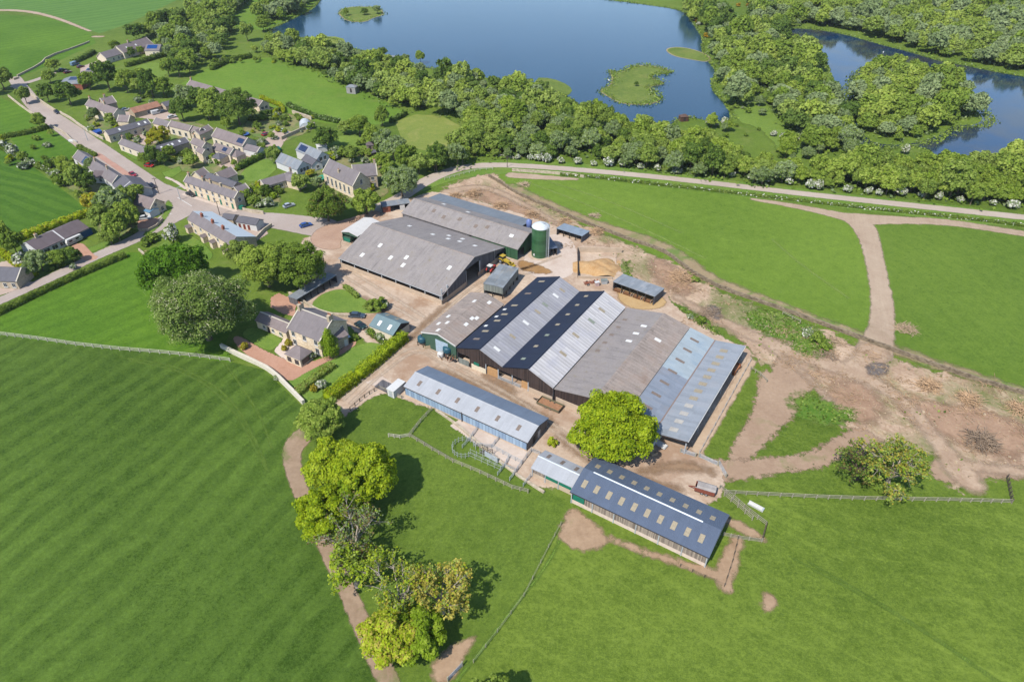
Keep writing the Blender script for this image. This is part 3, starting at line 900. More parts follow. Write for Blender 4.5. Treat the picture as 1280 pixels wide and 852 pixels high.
    def chimney(s, x, y, mat, w=.9, d=.7, top=1.5, pots=2):
        z, m = s.on_roof(x, y)
        mb = MB(); mb.box((x, y, z + top / 2 - .5), (w, d, top + 1)); mb.box((x, y, z + top - .02), (w + .14, d + .14, .14))
        o = mb.build('chimney', mat, s.rf)
        if pots:
            p = MB()
            for i in range(pots):
                px = x + (i - (pots - 1) / 2) * .4
                p.tube((px, y, z + top), (px, y, z + top + .5), .14, .11, 8)
            p.build('chimney_pot', M_pot, s.rf)
        return o

    def skews(s, mat, ends='LR'):
        for e in ends:
            x = (s.L / 2 + .02) * (1 if e == 'R' else -1)
            mb = MB()
            pr = s.prof
            for (a, za), (b, zb) in zip(pr[:-1], pr[1:]):
                mb.extrude([(a, za - .1), (b, zb - .1), (b, zb + .12), (a, za + .12)], 'x', x - .17, x + .17)
            mb.build('coping', mat, s.rf)

    def gutter(s, mat, f='F'):
        y, z = (s.prof[0] if f == 'F' else s.prof[-1])
        dy = -.08 if f == 'F' else .08
        mb = MB(); mb.tube((-s.L / 2, y + dy, z - .12), (s.L / 2, y + dy, z - .12), .08, .08, 6)
        mb.build('gutter', mat, s.root)


def bld_st(name, label, cat, s0, s1, t0, t1, ze, zr, axis='s', **kw):
    """building on the farmyard grid"""
    c = ST((s0 + s1) / 2, (t0 + t1) / 2)
    if axis == 's': return Bld(name, label, cat, c, ANG, s1 - s0, t1 - t0, ze, zr, **kw)
    return Bld(name, label, cat, c, ANG + math.pi / 2, t1 - t0, s1 - s0, ze, zr, **kw)


def bld_px(name, label, cat, A, B, ze, W=None, R=None, pitch=.75, axis='u', mono=False, D=None, zr=None, **kw):
    """A, B: pixels of the near eave's ends (axis u), or of the near gable's eave corners (axis v)"""
    a, b = P(A[0], A[1], ze), P(B[0], B[1], ze)
    u = (b - a); L = u.length; u.normalize()
    v = Vector((-u.y, u.x, 0))
    if axis == 'u':
        if W is None:
            lo, hi = 1.0, 40.0
            for _ in range(40):
                m = (lo + hi) / 2
                q = P(R[0], R[1], ze + m / 2 * pitch)
                if (q - a).dot(v) > m / 2: lo = m
                else: hi = m
            W = m
        zr_ = zr if zr is not None else ze + W / 2 * pitch
        c = (a + b) / 2 + v * (W / 2)
        return Bld(name, label, cat, c, math.atan2(u.y, u.x), L, W, ze, zr_, **kw)
    if D is None:
        D = (P(R[0], R[1], ze) - a).dot(v)
    zr_ = zr if zr is not None else ze + L / 2 * pitch
    c = (a + b) / 2 + v * (D / 2)
    return Bld(name, label, cat, c, math.atan2(v.y, v.x), D, L, ze, zr_, **kw)


# shared materials
M_white = plain('white_paint', C(232, 230, 225), .5, var=.05)
M_glass = plain('window_glass', (.02, .026, .032, 1), .12, .5, var=.2)
M_cream = plain('cream_render', C(226, 212, 186, 0.6), .8, var=.07)
M_wrender = plain('white_render', C(236, 234, 230), .8, var=.06)
M_dark = plain('dark_timber', C(60, 54, 52), .8)
M_steel = plain('galvanised_steel', C(200, 205, 208), .5, .4, .1)
M_greensh = plain('green_cladding', C(72, 104, 86), .6)
M_teal = plain('teal_door', C(34, 130, 106), .5)
M_pot = plain('clay_pot', C(196, 126, 92), .8)
M_redbrick = stone_mat('red_brick', C(148, 84, 66), C(190, 120, 96), 6)
M_stone = stone_mat('sandstone', C(196, 174, 146, 0.6), C(240, 222, 192, 0.6), 2.6)
M_stone2 = stone_mat('grey_sandstone', C(162, 146, 126, 0.58), C(206, 188, 162, 0.58), 2.6)
M_block = stone_mat('concrete_block', C(190, 176, 160), C(220, 206, 190), 1.6)
M_cwall = plain('concrete_wall', C(216, 192, 166), .9, var=.12, sc=.6)
M_coping = plain('pale_coping', C(214, 204, 186), .9, var=.1)
M_slate = roof_mat('blue_grey_slate', C(146, 137, 138, 0.43), 'slate', band=.12, dirt=.25, moss=.15)
M_slate2 = roof_mat('purple_grey_slate', C(154, 140, 138, 0.43), 'slate', band=.12, dirt=.28, moss=.2)
M_slate3 = roof_mat('dark_slate', C(110, 108, 114), 'slate', band=.1, dirt=.2)
M_tile = roof_mat('brown_tile', C(116, 104, 106), 'slate', band=.1, dirt=.2)
M_pantile = roof_mat('red_pantile', C(182, 134, 110), 'slate', band=.25, dirt=.5, dirtcol=C(150, 110, 84))
FC = C(158, 150, 146, .54); FCD = C(128, 118, 108, 0.56)
M_fcx = roof_mat('fibre_cement_roof', FC, 'sheet', 'x', 1.0, .10, .62, FCD, moss=.6)
M_fcx2 = roof_mat('weathered_fibre_cement', C(168, 154, 144, .55), 'sheet', 'x', 1.1, .16, .64, C(132, 108, 92, 0.58), moss=.5, seam=.14)
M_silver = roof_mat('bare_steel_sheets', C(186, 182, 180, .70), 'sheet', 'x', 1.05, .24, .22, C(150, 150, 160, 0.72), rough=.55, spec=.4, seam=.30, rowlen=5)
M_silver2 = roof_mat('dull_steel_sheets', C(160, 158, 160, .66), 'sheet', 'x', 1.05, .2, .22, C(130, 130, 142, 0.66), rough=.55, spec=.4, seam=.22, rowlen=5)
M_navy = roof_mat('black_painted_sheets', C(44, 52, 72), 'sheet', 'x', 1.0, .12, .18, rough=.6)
M_blueroof = roof_mat('slate_blue_sheets', C(98, 110, 130), 'sheet', 'x', 1.0, .07, .2, rough=.5, spec=.4)
M_paleblue = roof_mat('pale_blue_sheets', C(168, 179, 184, .58), 'sheet', 'x', 1.0, .1, .28, C(128, 146, 160, 0.64), rough=.5)
M_blue2 = roof_mat('weathered_blue_sheets', C(150, 156, 163, .6), 'sheet', 'x', 1.0, .16, .35, C(150, 150, 152, 0.64), rough=.5)
M_grey2 = roof_mat('pale_grey_sheets', C(188, 190, 194, .5), 'sheet', 'x', 1.0, .07, .2, rough=.55)
M_grey3 = roof_mat('mid_grey_sheets', C(150, 156, 162, 0.48), 'sheet', 'x', 1.0, .2, .3, C(170, 158, 140, 0.48), rough=.6)
M_tealroof = roof_mat('teal_sheets', C(124, 146, 150, .5), 'sheet', 'x', 1.0, .08, .2, rough=.6)
M_glzw = plain('white_rooflight', C(248, 246, 240), .4, var=.03)
M_glzt = plain('yellowed_rooflight', C(176, 162, 136), .5, var=.16, sc=3)
M_glzb = plain('brown_rooflight', C(140, 124, 112), .6, var=.2, sc=3)
M_glzg = plain('green_stained_rooflight', C(150, 158, 140), .5, var=.15, sc=3)
M_boards = board_mat('weathered_boards', C(120, 108, 100, 0.6), C(184, 168, 152, 0.6), 'x', .2)
M_boardsd = board_mat('dark_boards', C(56, 46, 44), C(92, 76, 70), 'xy', .25)
M_boardsg = board_mat('grey_boards', C(96, 94, 98), C(134, 130, 132), 'xy', .25)
M_blueclad = board_mat('pale_blue_cladding', C(140, 164, 192, .54), C(174, 196, 218, .54), 'x', .9, .6)
M_greenclad = board_mat('green_profiled_cladding', C(52, 92, 62), C(78, 118, 84), 'xy', .5)
M_greyclad = board_mat('grey_green_sheeting', C(134, 140, 134), C(164, 168, 160), 'xy', .4)

# ---------------------------------------------------------------- the two big grey barns
b = bld_st('barn', 'widest grey fibre cement barn, open along its front onto the empty yard', 'barn', -144.6, -104.4, 126.5, 159.4, 3.2, 8.0, group='grey farm barns', zk=3.5)
b.roof(M_fcx, ridge=M_fcx2)
b.panel('F', 0, 1, 0, 1.5, M_cwall, 'concrete_wall')
b.panel('K', 0, 1, 0, 3.2, M_boardsg)
b.gable('L', 0, M_boardsg)
b.panel('R', 0, .38, 0, 1.6, M_cwall, 'concrete_wall'); b.panel('R', .56, 1, 0, 1.6, M_cwall, 'concrete_wall')
b.gable('R', 1.6, M_boardsg, y0=-13.2, y1=-4.2); b.gable('R', 3.6, M_boardsg, y0=-16.1, y1=-13.3)
b.gable('R', 5.6, M_boardsg, y0=-4.1, y1=3); b.gable('R', 1.6, M_boardsg, y0=3.1, y1=11); b.gable('R', 3.0, M_boardsg, y0=11.1, y1=16.1)
for i in range(8): MB().box((-19.5 + i * 5.5, -15.9, 1.5), (.25, .25, 3)).build('post', M_steel, b.root)
for y in (-16, -13.3, -4.2, 3, 11): MB().box((19.7, y, 2.6), (.3, .3, 5.2)).build('post', M_white if y in (3,) else M_steel, b.root)
for x, y in ((-10.9, -7), (-13.6, -12.5), (-4.2, -10), (.4, -8), (1.5, -11), (15.5, -6.5)): b.light(x, y, 1.1, 1.6, M_glzw)
for x, y in ((-11.7, 8.3), (-1.5, 7.5), (2.2, 11), (4.2, 8), (6.9, 12), (8, 9), (13.5, 9.5)): b.light(x, y, 1.2, 1.3, M_glzw)
b.gutter(M_steel)

b = bld_st('barn', 'grey fibre cement barn with green sheeted end beside the silo', 'barn', -147, -99.7, 159.6, 181, 4.0, 6.6, group='grey farm barns', ov=.15)
b.W = 21.4; b.prof = [(-10.7, 4.0), (-3.6, 6.6), (3.2, 4.3)]
b.ww = lambda: 10.5
for i, m in enumerate((M_fcx, M_fcx)):
    (ya, za), (yb, zb) = b.prof[i], b.prof[i + 1]
    mb = MB(); mb.extrude([(ya, za), (yb - .004, zb), (yb - .004, zb - .16), (ya, za - .16)], 'x', -23.65, 23.65)
    o = mb.build('roof', m, b.root)
    b.rf = o if i == 0 else b.rf
mb = MB(); mb.extrude([(3.1, 4.0), (10.7, 3.0), (10.7, 2.85), (3.1, 3.85)], 'x', -23.4, 16.2)
mb.build('lean_to_roof', roof_mat('blue_grey_lean_to', C(132, 140, 148), 'sheet', 'x', 1, .1, .25), b.root)
m = MB(); m.extrude([(-3.85, 6.58), (-3.6, 6.68), (-3.35, 6.56)], 'x', -23.7, 23.7); m.build('ridge_cap', M_fcx2, b.rf)
mb = MB(); mb.box((-9.2, -10.4, 1.9), (28, .12, 3.8)); mb.box((-23.4, -3.5, 1.9), (.12, 13.6, 3.8)); mb.box((-4, 10.4, 1.4), (38, .12, 2.8)); mb.box((-23.4, 7, 1.4), (.12, 7, 2.8)); mb.box((16, 7, 1.4), (.12, 7, 2.8))
mb.box((3.5, 3.1, 1.9), (40, .12, 3.8))
mb.build('wall', M_boardsg, b.root)
MB().box((14.6, -10.4, 1.9), (17.6, .14, 3.8)).build('green_wall', M_greenclad, b.root)
mb = MB(); pts = [(-6.6, 0), (3.0, 0), (3.0, 4.2), (-3.6, 6.4), (-6.6, 5.3)]; mb.extrude(pts, 'x', 23.3, 23.44)
mb.extrude([(-10.4, 3.4), (-6.7, 3.4), (-6.7, 5.2), (-10.4, 3.9)], 'x', 23.3, 23.44)
mb.build('green_gable', M_greenclad, b.root)
for x, y in ((-3, 0), (18.6, -6.5), (-14, 1)): b.light(x, y, 1.4, 1.2, M_glzw)
for x, y in ((-13, -6), (-8, -7.2), (-2, -6.2), (5, -7), (9, -6)): b.light(x, y, 1.2, 1.5, M_glzb)

b = bld_px('open_shed', 'small white roofed open shed with a green skip inside, left of the grey barns', 'shed', (426, 289.4), (447, 295.7), 3.6, R=(474, 277), axis='v', pitch=.22, ov=.2)
b.roof(plain('white_sheets', C(226, 222, 216), .6, var=.06, sc=.5))
b.gable('L', 2.9, M_greensh); b.panel('F', 0, 1, 0, 3.4, M_greensh); b.panel('K', 0, 1, 0, 3.4, M_greensh)
b.posts('L', 3, 3.4, M_dark)
sk = thing('skip', 'green skip standing inside the white roofed open shed', 'skip', P(436, 301), ANG)
mb = MB(); mb.extrude([(-1.5, .1), (1.3, .1), (1.8, 1.6), (-1.8, 1.6)], 'y', -.9, .9); mb.build('bin', M_teal, sk); MB().box((0, 0, 1.66), (3.7, 1.9, .1)).build('rim', M_greensh, sk)

# ---------------------------------------------------------------- workshop
b = bld_st('workshop', 'brown grey roofed workshop with green front and pale roller door', 'workshop', -97.5, -86.1, 108.4, 131, 4.6, 6.2, axis='t', ov=.2)
b.roof(M_fcx2, ridge=M_fcx2)
b.body(M_greensh)
b.door('L', 6.4, 4.0, 4.0, plain('pale_blue_door', C(186, 206, 222), .5), 'roller_door')
mb = MB()
for y0, y1 in ((-5.6, 0), (0, 5.6)):
    za, zb = (b.on_roof(0, y0)[0], b.on_roof(0, y1)[0])
    mb.extrude([(y0, za - .32), (y1, zb - .32), (y1, zb + .03), (y0, za + .03)], 'x', -b.L / 2 - .08, -b.L / 2 + .02)
mb.build('barge_board', M_white, b.root)
for x, y in ((-9.5, 1.2), (-6.5, 3.4), (-5.6, 1.2), (-2.5, 3.2), (0, -2.8), (1, -3.6), (6.5, 1), (8.6, -2.5), (-3, -3)): b.light(x, y, 1.3, .9, M_glzw)

# ---------------------------------------------------------------- twin span cattle shed and its grey and blue neighbours
b = bld_st('cattle_shed', 'twin ridged cattle shed striped with black and silver roof slopes', 'cattle shed', -85.5, -57.2, 107.6, 147.7, 4.8, 7.5, axis='t', ov=.15)
b.prof = [(-14.15, 4.6), (-7.2, 7.5), (0.15, 4.8), (6.9, 7.5), (14.15, 4.9)]
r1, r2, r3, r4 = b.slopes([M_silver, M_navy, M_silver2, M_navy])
for y in (-7.2, 6.9):
    m = MB(); m.extrude([(y - .3, 7.42), (y, 7.58), (y + .3, 7.42)], 'x', -20.1, 20.1); m.build('ridge_cap', M_navy, b.rf)
mb = MB()
pts = [(-14, 3.0), (14, 3.4), (14, 4.7), (6.9, 7.32), (.15, 4.62), (-7.2, 7.32), (-14, 4.4)]
mb.extrude(pts, 'x', -19.8, -19.65); mb.build('gable_wall', M_boardsd, b.root)
mb = MB(); mb.extrude([(-14, 0), (14, 0)] + pts[2:], 'x', 19.65, 19.8); mb.build('gable_wall', M_boardsd, b.root)
MB().box((0, 14, 2.3), (39.4, .12, 4.6)).build('wall', M_boardsg, b.root)
MB().box((0, -14, 2.2), (39.4, .12, 4.2)).build('wall', M_boardsg, b.root)
mb = MB(); mb.extrude([(5.4, 0), (10.2, 0), (10.2, 3.4), (5.4, 3.4)], 'x', -19.78, -19.66); mb.build('front_boards', M_boardsd, b.root)
MB().box((-19.84, 7.4, .8), (.1, 4.4, 1.6)).build('white_panel', M_cream, b.root)
MB().box((-19.92, 8.0, 2.1), (.06, 1.6, .9)).build('green_sign', M_teal, b.root)
MB().box((-19.84, 12, 1.0), (.1, 3.2, 1.7)).build('feed_barrier', M_greyclad, b.root)
MB().box((-19.74, -10.6, .8), (.1, 6.6, 1.6)).build('concrete_wall', M_cwall, b.root)
mb = MB(); mb.box((-19.74, -10.6, 2.4), (.12, 6.7, 1.5)); mb.build('front_boards', M_boardsd, b.root)
for y in (5.3, 1.6, -2.5, -7.1): MB().box((-19.6, y, 1.8), (.25, .25, 3.6)).build('post', M_steel, b.root)
for y0, y1 in ((1.5, -2.4), (-2.7, -5)):
    mb = MB()
    for z in (.3, .6, .9, 1.2): mb.tube((-19.8, y0 - .15, z), (-19.8, y1 + .1, z), .05, .05, 6)
    mb.build('gate', M_steel, b.root)
MB().box((-19.3, 3.4, 1.1), (.5, 3.2, 2.2)).build('straw_screen', plain('straw_colour', C(206, 160, 110), .9, sc=3), b.root)
MB().box((-19.0, -5.9, 1.0), (.5, 2.0, 2.0)).build('straw_screen', _mc['straw_colour'], b.root)
for x in (-15.5, -11.5, -6, -2.5, 2.5, 9.5, 17): b.light(x, 10.9, .8, 2.0, M_glzt if x not in (-15.5, 9.5) else M_glzb, parent=r4)
for x in (-8.8, -3.8, 0.2): b.light(x, 12.6, .8, 1.0, M_glzw, parent=r4)
for x in (-16, -10, -4.5, 1, 6.5, 11.8, 17): b.light(x, -3.4, .9, 1.2, M_glzg if x in (-16, -4.5) else M_glzt, parent=r2)
for x, m in ((-16.5, M_glzw), (-9.8, M_glzt), (-3, M_glzw), (3, M_glzt), (7, M_glzg), (12.5, M_glzw), (16, M_glzt)): b.light(x, 3.6 + (x % 2) * .3, .8, 1.8, m, parent=r3)
for x, m in ((-9, M_glzt), (-1, M_glzt), (7, M_glzg), (13, M_glzt)): b.light(x, -10.6 + (x % 3) * .4, .9, 2.0, m, parent=r1)
M_twin = b

b = bld_st('cattle_shed', 'plain grey brown fibre cement shed between the striped roof and the blue roof', 'cattle shed', -57.15, -38.95, 107.9, 148.2, 4.4, 6.3, axis='t', ov=.15)
b.prof = [(-9.1, 4.6), (-1.8, 6.3), (9.1, 4.2)]
b.slopes([M_fcx2, M_fcx])
m = MB(); m.extrude([(-2.3, 6.2), (-1.8, 6.42), (-1.3, 6.22)], 'x', -20.1, 20.1); m.build('ridge_cap', M_fcx2, b.rf)
b.gable('L', 0, M_boardsd); b.gable('R', 0, M_boardsg)
MB().box((-20, 5.5, .9), (.14, 6, 1.8)).build('concrete_wall', M_cwall, b.root)
for x, y in ((12.5, .8), (8.5, 1.2), (4.6, 1.4)): b.light(x, y, .9, 1.6, M_glzw)
b.light(9.0, -4.6, 1.0, 1.7, M_glzw, parent=b.rfs[0])
for x in (-2, 2, 6, 10, 14): b.light(x, 6.8, .9, 1.2, M_glzb, parent=b.rfs[1])

b = bld_st('cattle_shed', 'blue roofed open ended shed with rows of cream rooflights, rightmost of the joined sheds', 'cattle shed', -38.9, -24.2, 108.3, 148.5, 4.4, 3.0, axis='t', ov=.15)
b.prof = [(-7.35, 4.3), (.35, 3.0), (7.35, 4.4)]
mb = MB(); mb.extrude([(.36, 3.0), (7.35, 4.4), (7.35, 4.25), (.36, 2.85)], 'x', 1.0, 20.1)
rp = mb.build('roof', M_paleblue, b.root)
mb = MB(); mb.extrude([(.36, 3.0), (7.35, 4.4), (7.35, 4.25), (.36, 2.85)], 'x', -20.1, .99)
rg = mb.build('roof', roof_mat('mid_blue_sheets', C(134, 142, 154, .62), 'sheet', 'x', 1, .18, .3, C(150, 148, 150)), b.root)
mb = MB(); mb.extrude([(-7.35, 4.3), (.34, 3.0), (.34, 2.85), (-7.35, 4.15)], 'x', -20.1, 20.1)
rb = mb.build('roof', M_blue2, b.root); b.rf = rb
for i in range(7): b.light(-14 + i * 5.0, 4.6, .8, 2.4, M_glzb, parent=rg if i < 3 else rp)
for i in range(12): b.light(-17.5 + i * 3.05, -3.2, 1.3, 1.9, M_glzt if i > 3 else plain('faded_rooflight', C(196, 190, 180), .5), parent=rb)
mb = MB(); mb.tube((-20.1, -7.45, 4.2), (20.1, -7.45, 4.2), .09, .09, 6); mb.build('gutter', M_white, b.root)
mb = MB(); mb.box((0, .35, 2.98), (40.2, .3, .12)); mb.build('valley_gutter', plain('rusty_gutter', C(150, 128, 116), .7), b.root)
MB().box((2, 7.2, 2.1), (35, .1, 4.1)).build('wall', M_boardsg, b.root)
mb = MB(); mb.extrude([(-7.2, 0), (.35, 0), (7.2, 0), (7.2, 4.2), (.35, 2.83), (-7.2, 4.1)], 'x', 19.8, 19.92); mb.build('gable_wall', M_boardsg, b.root)
for i in range(6): MB().box((-19.5 + i * 7.8, -7.0, 2.0), (.25, .25, 4.1)).build('post', M_steel, b.root)
for i in range(3): MB().box((-19.7, -7 + i * 7, 1.4), (.25, .25, 2.9 if i == 1 else 3.6)).build('post', M_steel, b.root)
mb = MB(); mb.extrude([(-7.2, 3.5), (.3, 2.3), (.3, 2.8), (-7.2, 4.1)], 'x', -19.9, -19.8); mb.build('fascia', M_boardsd, b.root)
MB().box((3, 3, 1.0), (34, .12, 2.0)).build('inner_wall', M_cwall, b.root)

# ---------------------------------------------------------------- the lower sheds
b = bld_st('long_shed', 'long low shed with pale blue clad wall and grey roof below the cattle sheds', 'shed', -88.7, -53.8, 90.6, 99.9, 2.9, 4.2, ov=.15)
b.slopes([M_grey2, roof_mat('shade_toned_grey_sheets', C(124, 138, 156), 'sheet', 'x', 1.0, .07, .2)]); m = MB(); m.extrude([(-.2, 4.15), (0, 4.26), (.2, 4.15)], 'x', -17.5, 17.5); m.build('ridge_cap', M_grey2, b.rf)  # back slope: its grazing-sun shade is put into the darker sheet colour
b.panel('F', 0, 1, .35, 2.75, M_blueclad); b.panel('F', 0, 1, 0, .35, M_cwall, 'plinth', th=.2, out=.05)
b.panel('K', 0, 1, 0, 2.75, M_blueclad); b.gable('L', 0, M_blueclad)
b.gable('R', 0, board_mat('shade_toned_cladding', C(132, 122, 116), C(166, 156, 148), 'y', .3))  # right gable gets little sun; that shade is painted in as grey brown
MB().box((-.3, -4.6, 1.5), (.22, .14, 2.9)).build('post', M_dark, b.root)
b.gutter(M_dark)
b.door('R', 3.0, 1.1, 2.0, M_dark); b.door('R', 5.2, 1.0, 2.1, M_white, 'side_door')
for i in range(6): b.light(-14.3 + i * 5.6, -2.3, .8, 1.5, M_glzb)

b = bld_st('small_shed', 'short pale grey shed with green boarded front against the dark blue barn', 'shed', -49.6, -39.5, 85.0, 91.1, 2.6, 3.6, ov=.15)
b.roof(M_grey2, ridge=plain('white_ridge', C(220, 226, 230), .5))
b.gable('L', 0, M_greyclad); b.panel('K', 0, 1, 0, 2.4, M_greyclad)
b.panel('F', 0, 1, 0, 1.3, M_cwall, 'concrete_wall'); b.panel('F', .02, .3, 1.35, 2.4, M_boards); b.panel('F', .32, .64, 1.35, 2.3, M_teal, 'shutter'); b.panel('F', .66, .98, 1.35, 2.3, M_teal, 'shutter')
for i in range(4): MB().box((-4.7 + i * 3.15, -2.92, 1.2), (.2, .2, 2.4)).build('post', M_steel, b.root)
for i in range(3): b.light(-3.2 + i * 3.3, 1.4, .7, 1.6, M_glzb)

b = bld_st('barn', 'newest barn with dark blue roof, two rows of rooflights and slatted side', 'barn', -39.3, -10.4, 83.2, 94.8, 3.4, 5.1, ov=.3, ge=.3)
b.roof(M_blueroof)
m = MB(); m.extrude([(-.2, 5.06), (0, 5.2), (.2, 5.06)], 'x', -12.2, 10.9); m.build('ridge_vent', plain('white_ridge_vent', C(206, 214, 222), .4), b.rf)
b.panel('F', 0, 1, 0, 1.0, plain('pale_plinth', C(236, 214, 196), .9), 'plinth'); b.panel('F', .105, 1, 1.02, 3.1, M_boards); b.panel('F', .01, .1, 1.1, 3.0, M_teal, 'shutter')
b.panel('K', 0, 1, 0, 1.0, M_cwall, 'plinth'); b.panel('K', 0, 1, 1.02, 3.1, M_boards)
b.gable('R', 0, plain('white_sheeted_gable', C(196, 190, 184), .7)); b.gable('L', 0, M_boardsg)
for i in range(7): MB().box((-14.1 + i * 4.7, -5.55, 1.55), (.2, .2, 3.1)).build('post', M_steel, b.root)
for i in range(10):
    b.light(-12.6 + i * 2.72, -3.1, .95, 1.75, M_glzt); b.light(-12.4 + i * 2.72, 2.4, .95, 1.35, M_glzt)
b.gutter(M_dark)

# ---------------------------------------------------------------- smaller farm structures
b = bld_px('store_shed', 'small box like store with banded grey sheet roof, between barn and workshop', 'shed', (603.8, 354), (628.9, 359.7), 4.2, axis='v', R=(626.4, 330.1), pitch=.04, ov=.1, ge=.1)
b.roof(roof_mat('banded_grey_sheets', C(146, 152, 156), 'sheet', 'y', 1.3, .5, .25, C(160, 150, 132)))
b.panel('F', 0, 1, 1.7, 4.0, M_greyclad); b.panel('L', 0, 1, 1.9, 4.0, M_greyclad); b.panel('K', 0, 1, 0, 4.0, M_greyclad); b.panel('R', 0, 1, 0, 4.0, M_greyclad)
for i in range(5):
    MB().box((-b.L / 2 + .4 + i * (b.L - .8) / 4, -b.W / 2 + .4, .85), (.22, .22, 1.7)).build('post', M_dark, b.root)
for i in range(2): MB().box((-b.L / 2 + .4, b.W / 2 - .6 - i * 2.2, .85), (.22, .22, 1.7)).build('post', M_dark, b.root)
b.panel('F', .05, .95, 0, .5, M_cwall, 'low_wall', out=-.6)


def open_shelter(label, A, B, Bk, ze, zk, n, roofm, cat='shelter', name='field_shelter'):
    a, bb = P(A[0], A[1], ze), P(B[0], B[1], ze)
    u = (bb - a); L = u.length; u.normalize(); v = Vector((-u.y, u.x, 0))
    D = (P(Bk[0], Bk[1], zk) - a).dot(v)
    c = (a + bb) / 2 + v * (D / 2)
    o = Bld(name, label, cat, c, math.atan2(u.y, u.x), L, D, ze, (ze + zk) / 2, ov=.12, ge=.12, zk=zk)
    o.roof(roofm)
    o.panel('K', 0, 1, 0, zk - .2, M_boardsg)
    o.gable('L', 0, M_boardsg); o.gable('R', 0, M_boardsg)
    for i in range(n): MB().box((-L / 2 + .4 + i * (L - .8) / (n - 1), -D / 2 + .3, ze / 2 - .1), (.22, .22, ze - .2)).build('post', M_dark, o.root)
    return o


M_shel = roof_mat('stained_grey_sheets', C(140, 146, 152, 0.62), 'sheet', 'x', 1, .25, .4, C(176, 170, 166, 0.62))
b = open_shelter('open fronted cattle shelter with stained grey roof above the striped shed', (766, 351.6), (818.6, 370.5), (777.8, 341.6), 3.2, 2.7, 6, M_shel)
for i in range(4):
    tr = thing('feed_trough', 'brown timber feed trough in front of the open cattle shelter', 'trough', P(772 + i * 12.3, 364.5 + i * 4.2), b.root.rotation_euler.z, 'troughs by the cattle shelter')
    m = MB(); m.extrude([(-.35, 0), (.35, 0), (.6, .7), (-.6, .7)], 'x', -1.3, 1.3); m.build('box', plain('brown_timber', C(140, 98, 66), .9), tr)
    m = MB()
    for x in (-1.3, 1.3): m.box((x, 0, .5), (.12, 1.3, 1.0))
    m.build('end_frame', M_boards, tr)
open_shelter('long low shelter with pale blue roof beside the stone wall, right of the silo', (695.3, 285), (727.9, 295), (700.5, 277.5), 2.6, 2.2, 5, roof_mat('pale_shelter_roof', C(150, 164, 178), 'sheet', 'x', 1, .15, .3))
open_shelter('little blue roofed lean to tucked behind the silo', (687, 311), (697.5, 309.5), (690, 293), 2.8, 2.6, 3, M_blueroof)
b = open_shelter('brick sided cart shed with a thin grey roof under the trees by the chapel', (477.5, 258.5), (513, 253.6), (481.5, 251.5), 2.5, 2.5, 4, M_grey3, 'shed', 'cart_shed')
b.panel('F', 0, .28, 0, 2.1, M_redbrick); b.panel('F', .62, .8, 0, 2.1, M_wrender)
b = open_shelter('long dark fronted lean to shed beside the trees and the farmhouse garden', (371, 374), (421, 343.5), (378, 359), 2.6, 2.3, 7, M_grey3, 'shed', 'lean_to_shed')

# silo
si = thing('silo', 'tall green tower silo with a white domed cap', 'silo', P(675, 318.5), ANG)
prof = [(2.75, 0)]
for k in range(1, 9): prof += [(2.75, k * 1.28 - .06), (2.80, k * 1.28 - .05), (2.80, k * 1.28 + .03), (2.75, k * 1.28 + .04)]
t = NT('green_enamel_panels'); o_ = t.obj()
sep = t.n('ShaderNodeSeparateXYZ'); t.put(sep.inputs[0], o_)
wn = t.n('ShaderNodeTexWhiteNoise', noise_dimensions='1D'); t.put(wn.inputs['W'], t.math('FLOOR', t.math('MULTIPLY', sep.outputs[2], 1 / 1.28)))
f_ = t.math('ADD', t.math('MULTIPLY', wn.outputs[0], .4), t.math('MULTIPLY', t.noise(t.mapping(o_, 0, (2, 2, .25)), 1, 4), .6))
MB().lathe(prof, 32).build('tower', t.done(t.bsdf(t.ramp(f_, [(.2, C(46, 92, 56)), (.85, C(76, 124, 82))]), .4, .5)), si)
MB().lathe([(2.86, 10.2), (2.86, 10.32), (2.4, 10.7), (1.5, 11.2), (.6, 11.5), (0.02, 11.55)], 32).build('dome_cap', plain('white_enamel', C(226, 232, 236), .4), si, True)
m = MB()
for a in (-.35, -.22):
    m.tube((2.98 * math.cos(a), 2.98 * math.sin(a), 0), (2.98 * math.cos(a), 2.98 * math.sin(a), 11.2), .05, .05, 6)
for k in range(26):
    m.tube((2.98 * math.cos(-.35), 2.98 * math.sin(-.35), .4 + k * .42), (2.98 * math.cos(-.22), 2.98 * math.sin(-.22), .4 + k * .42), .03, .03, 5)
m.build('ladder', M_steel, si)
m = MB(); m.tube((3.2, -.2, 0), (3.2, -.2, 10.6), .16, .16, 8); m.tube((3.2, -.2, 10.6), (1.6, -.1, 11.9), .16, .16, 8); m.tube((1.6, -.1, 11.9), (0, 0, 11.5), .14, .14, 8)
m.build('filling_pipe', M_steel, si)
MB().lathe([(3.9, 0), (3.9, .15), (2.7, .16)], 32).build('base_slab', M_cwall, si)
MB().box((-.6, -2.78, 1.2), (.5, .12, .7)).build('notice_plate', M_white, si)
ho = thing('feed_hopper', 'blue white feed bin fixed between the barn roof and the silo', 'hopper', P(661, 291), ANG)
m = MB(); m.lathe([(.15, 1.2), (.9, 2.4), (.9, 4.6), (.2, 5.2)], 12); m.build('bin', plain('hopper_blue', C(120, 140, 196), .5), ho, True)
m = MB()
for x, y in ((-.7, -.7), (.7, -.7), (.7, .7), (-.7, .7)): m.tube((x, y, 0), (x, y, 2.6), .05, .05, 6)
m.build('stand', M_steel, ho)

# muck bunker
bk = thing('bunker', 'square walled muck bunker with timber sides, right of the silo', 'bunker', (0, 0, 0))


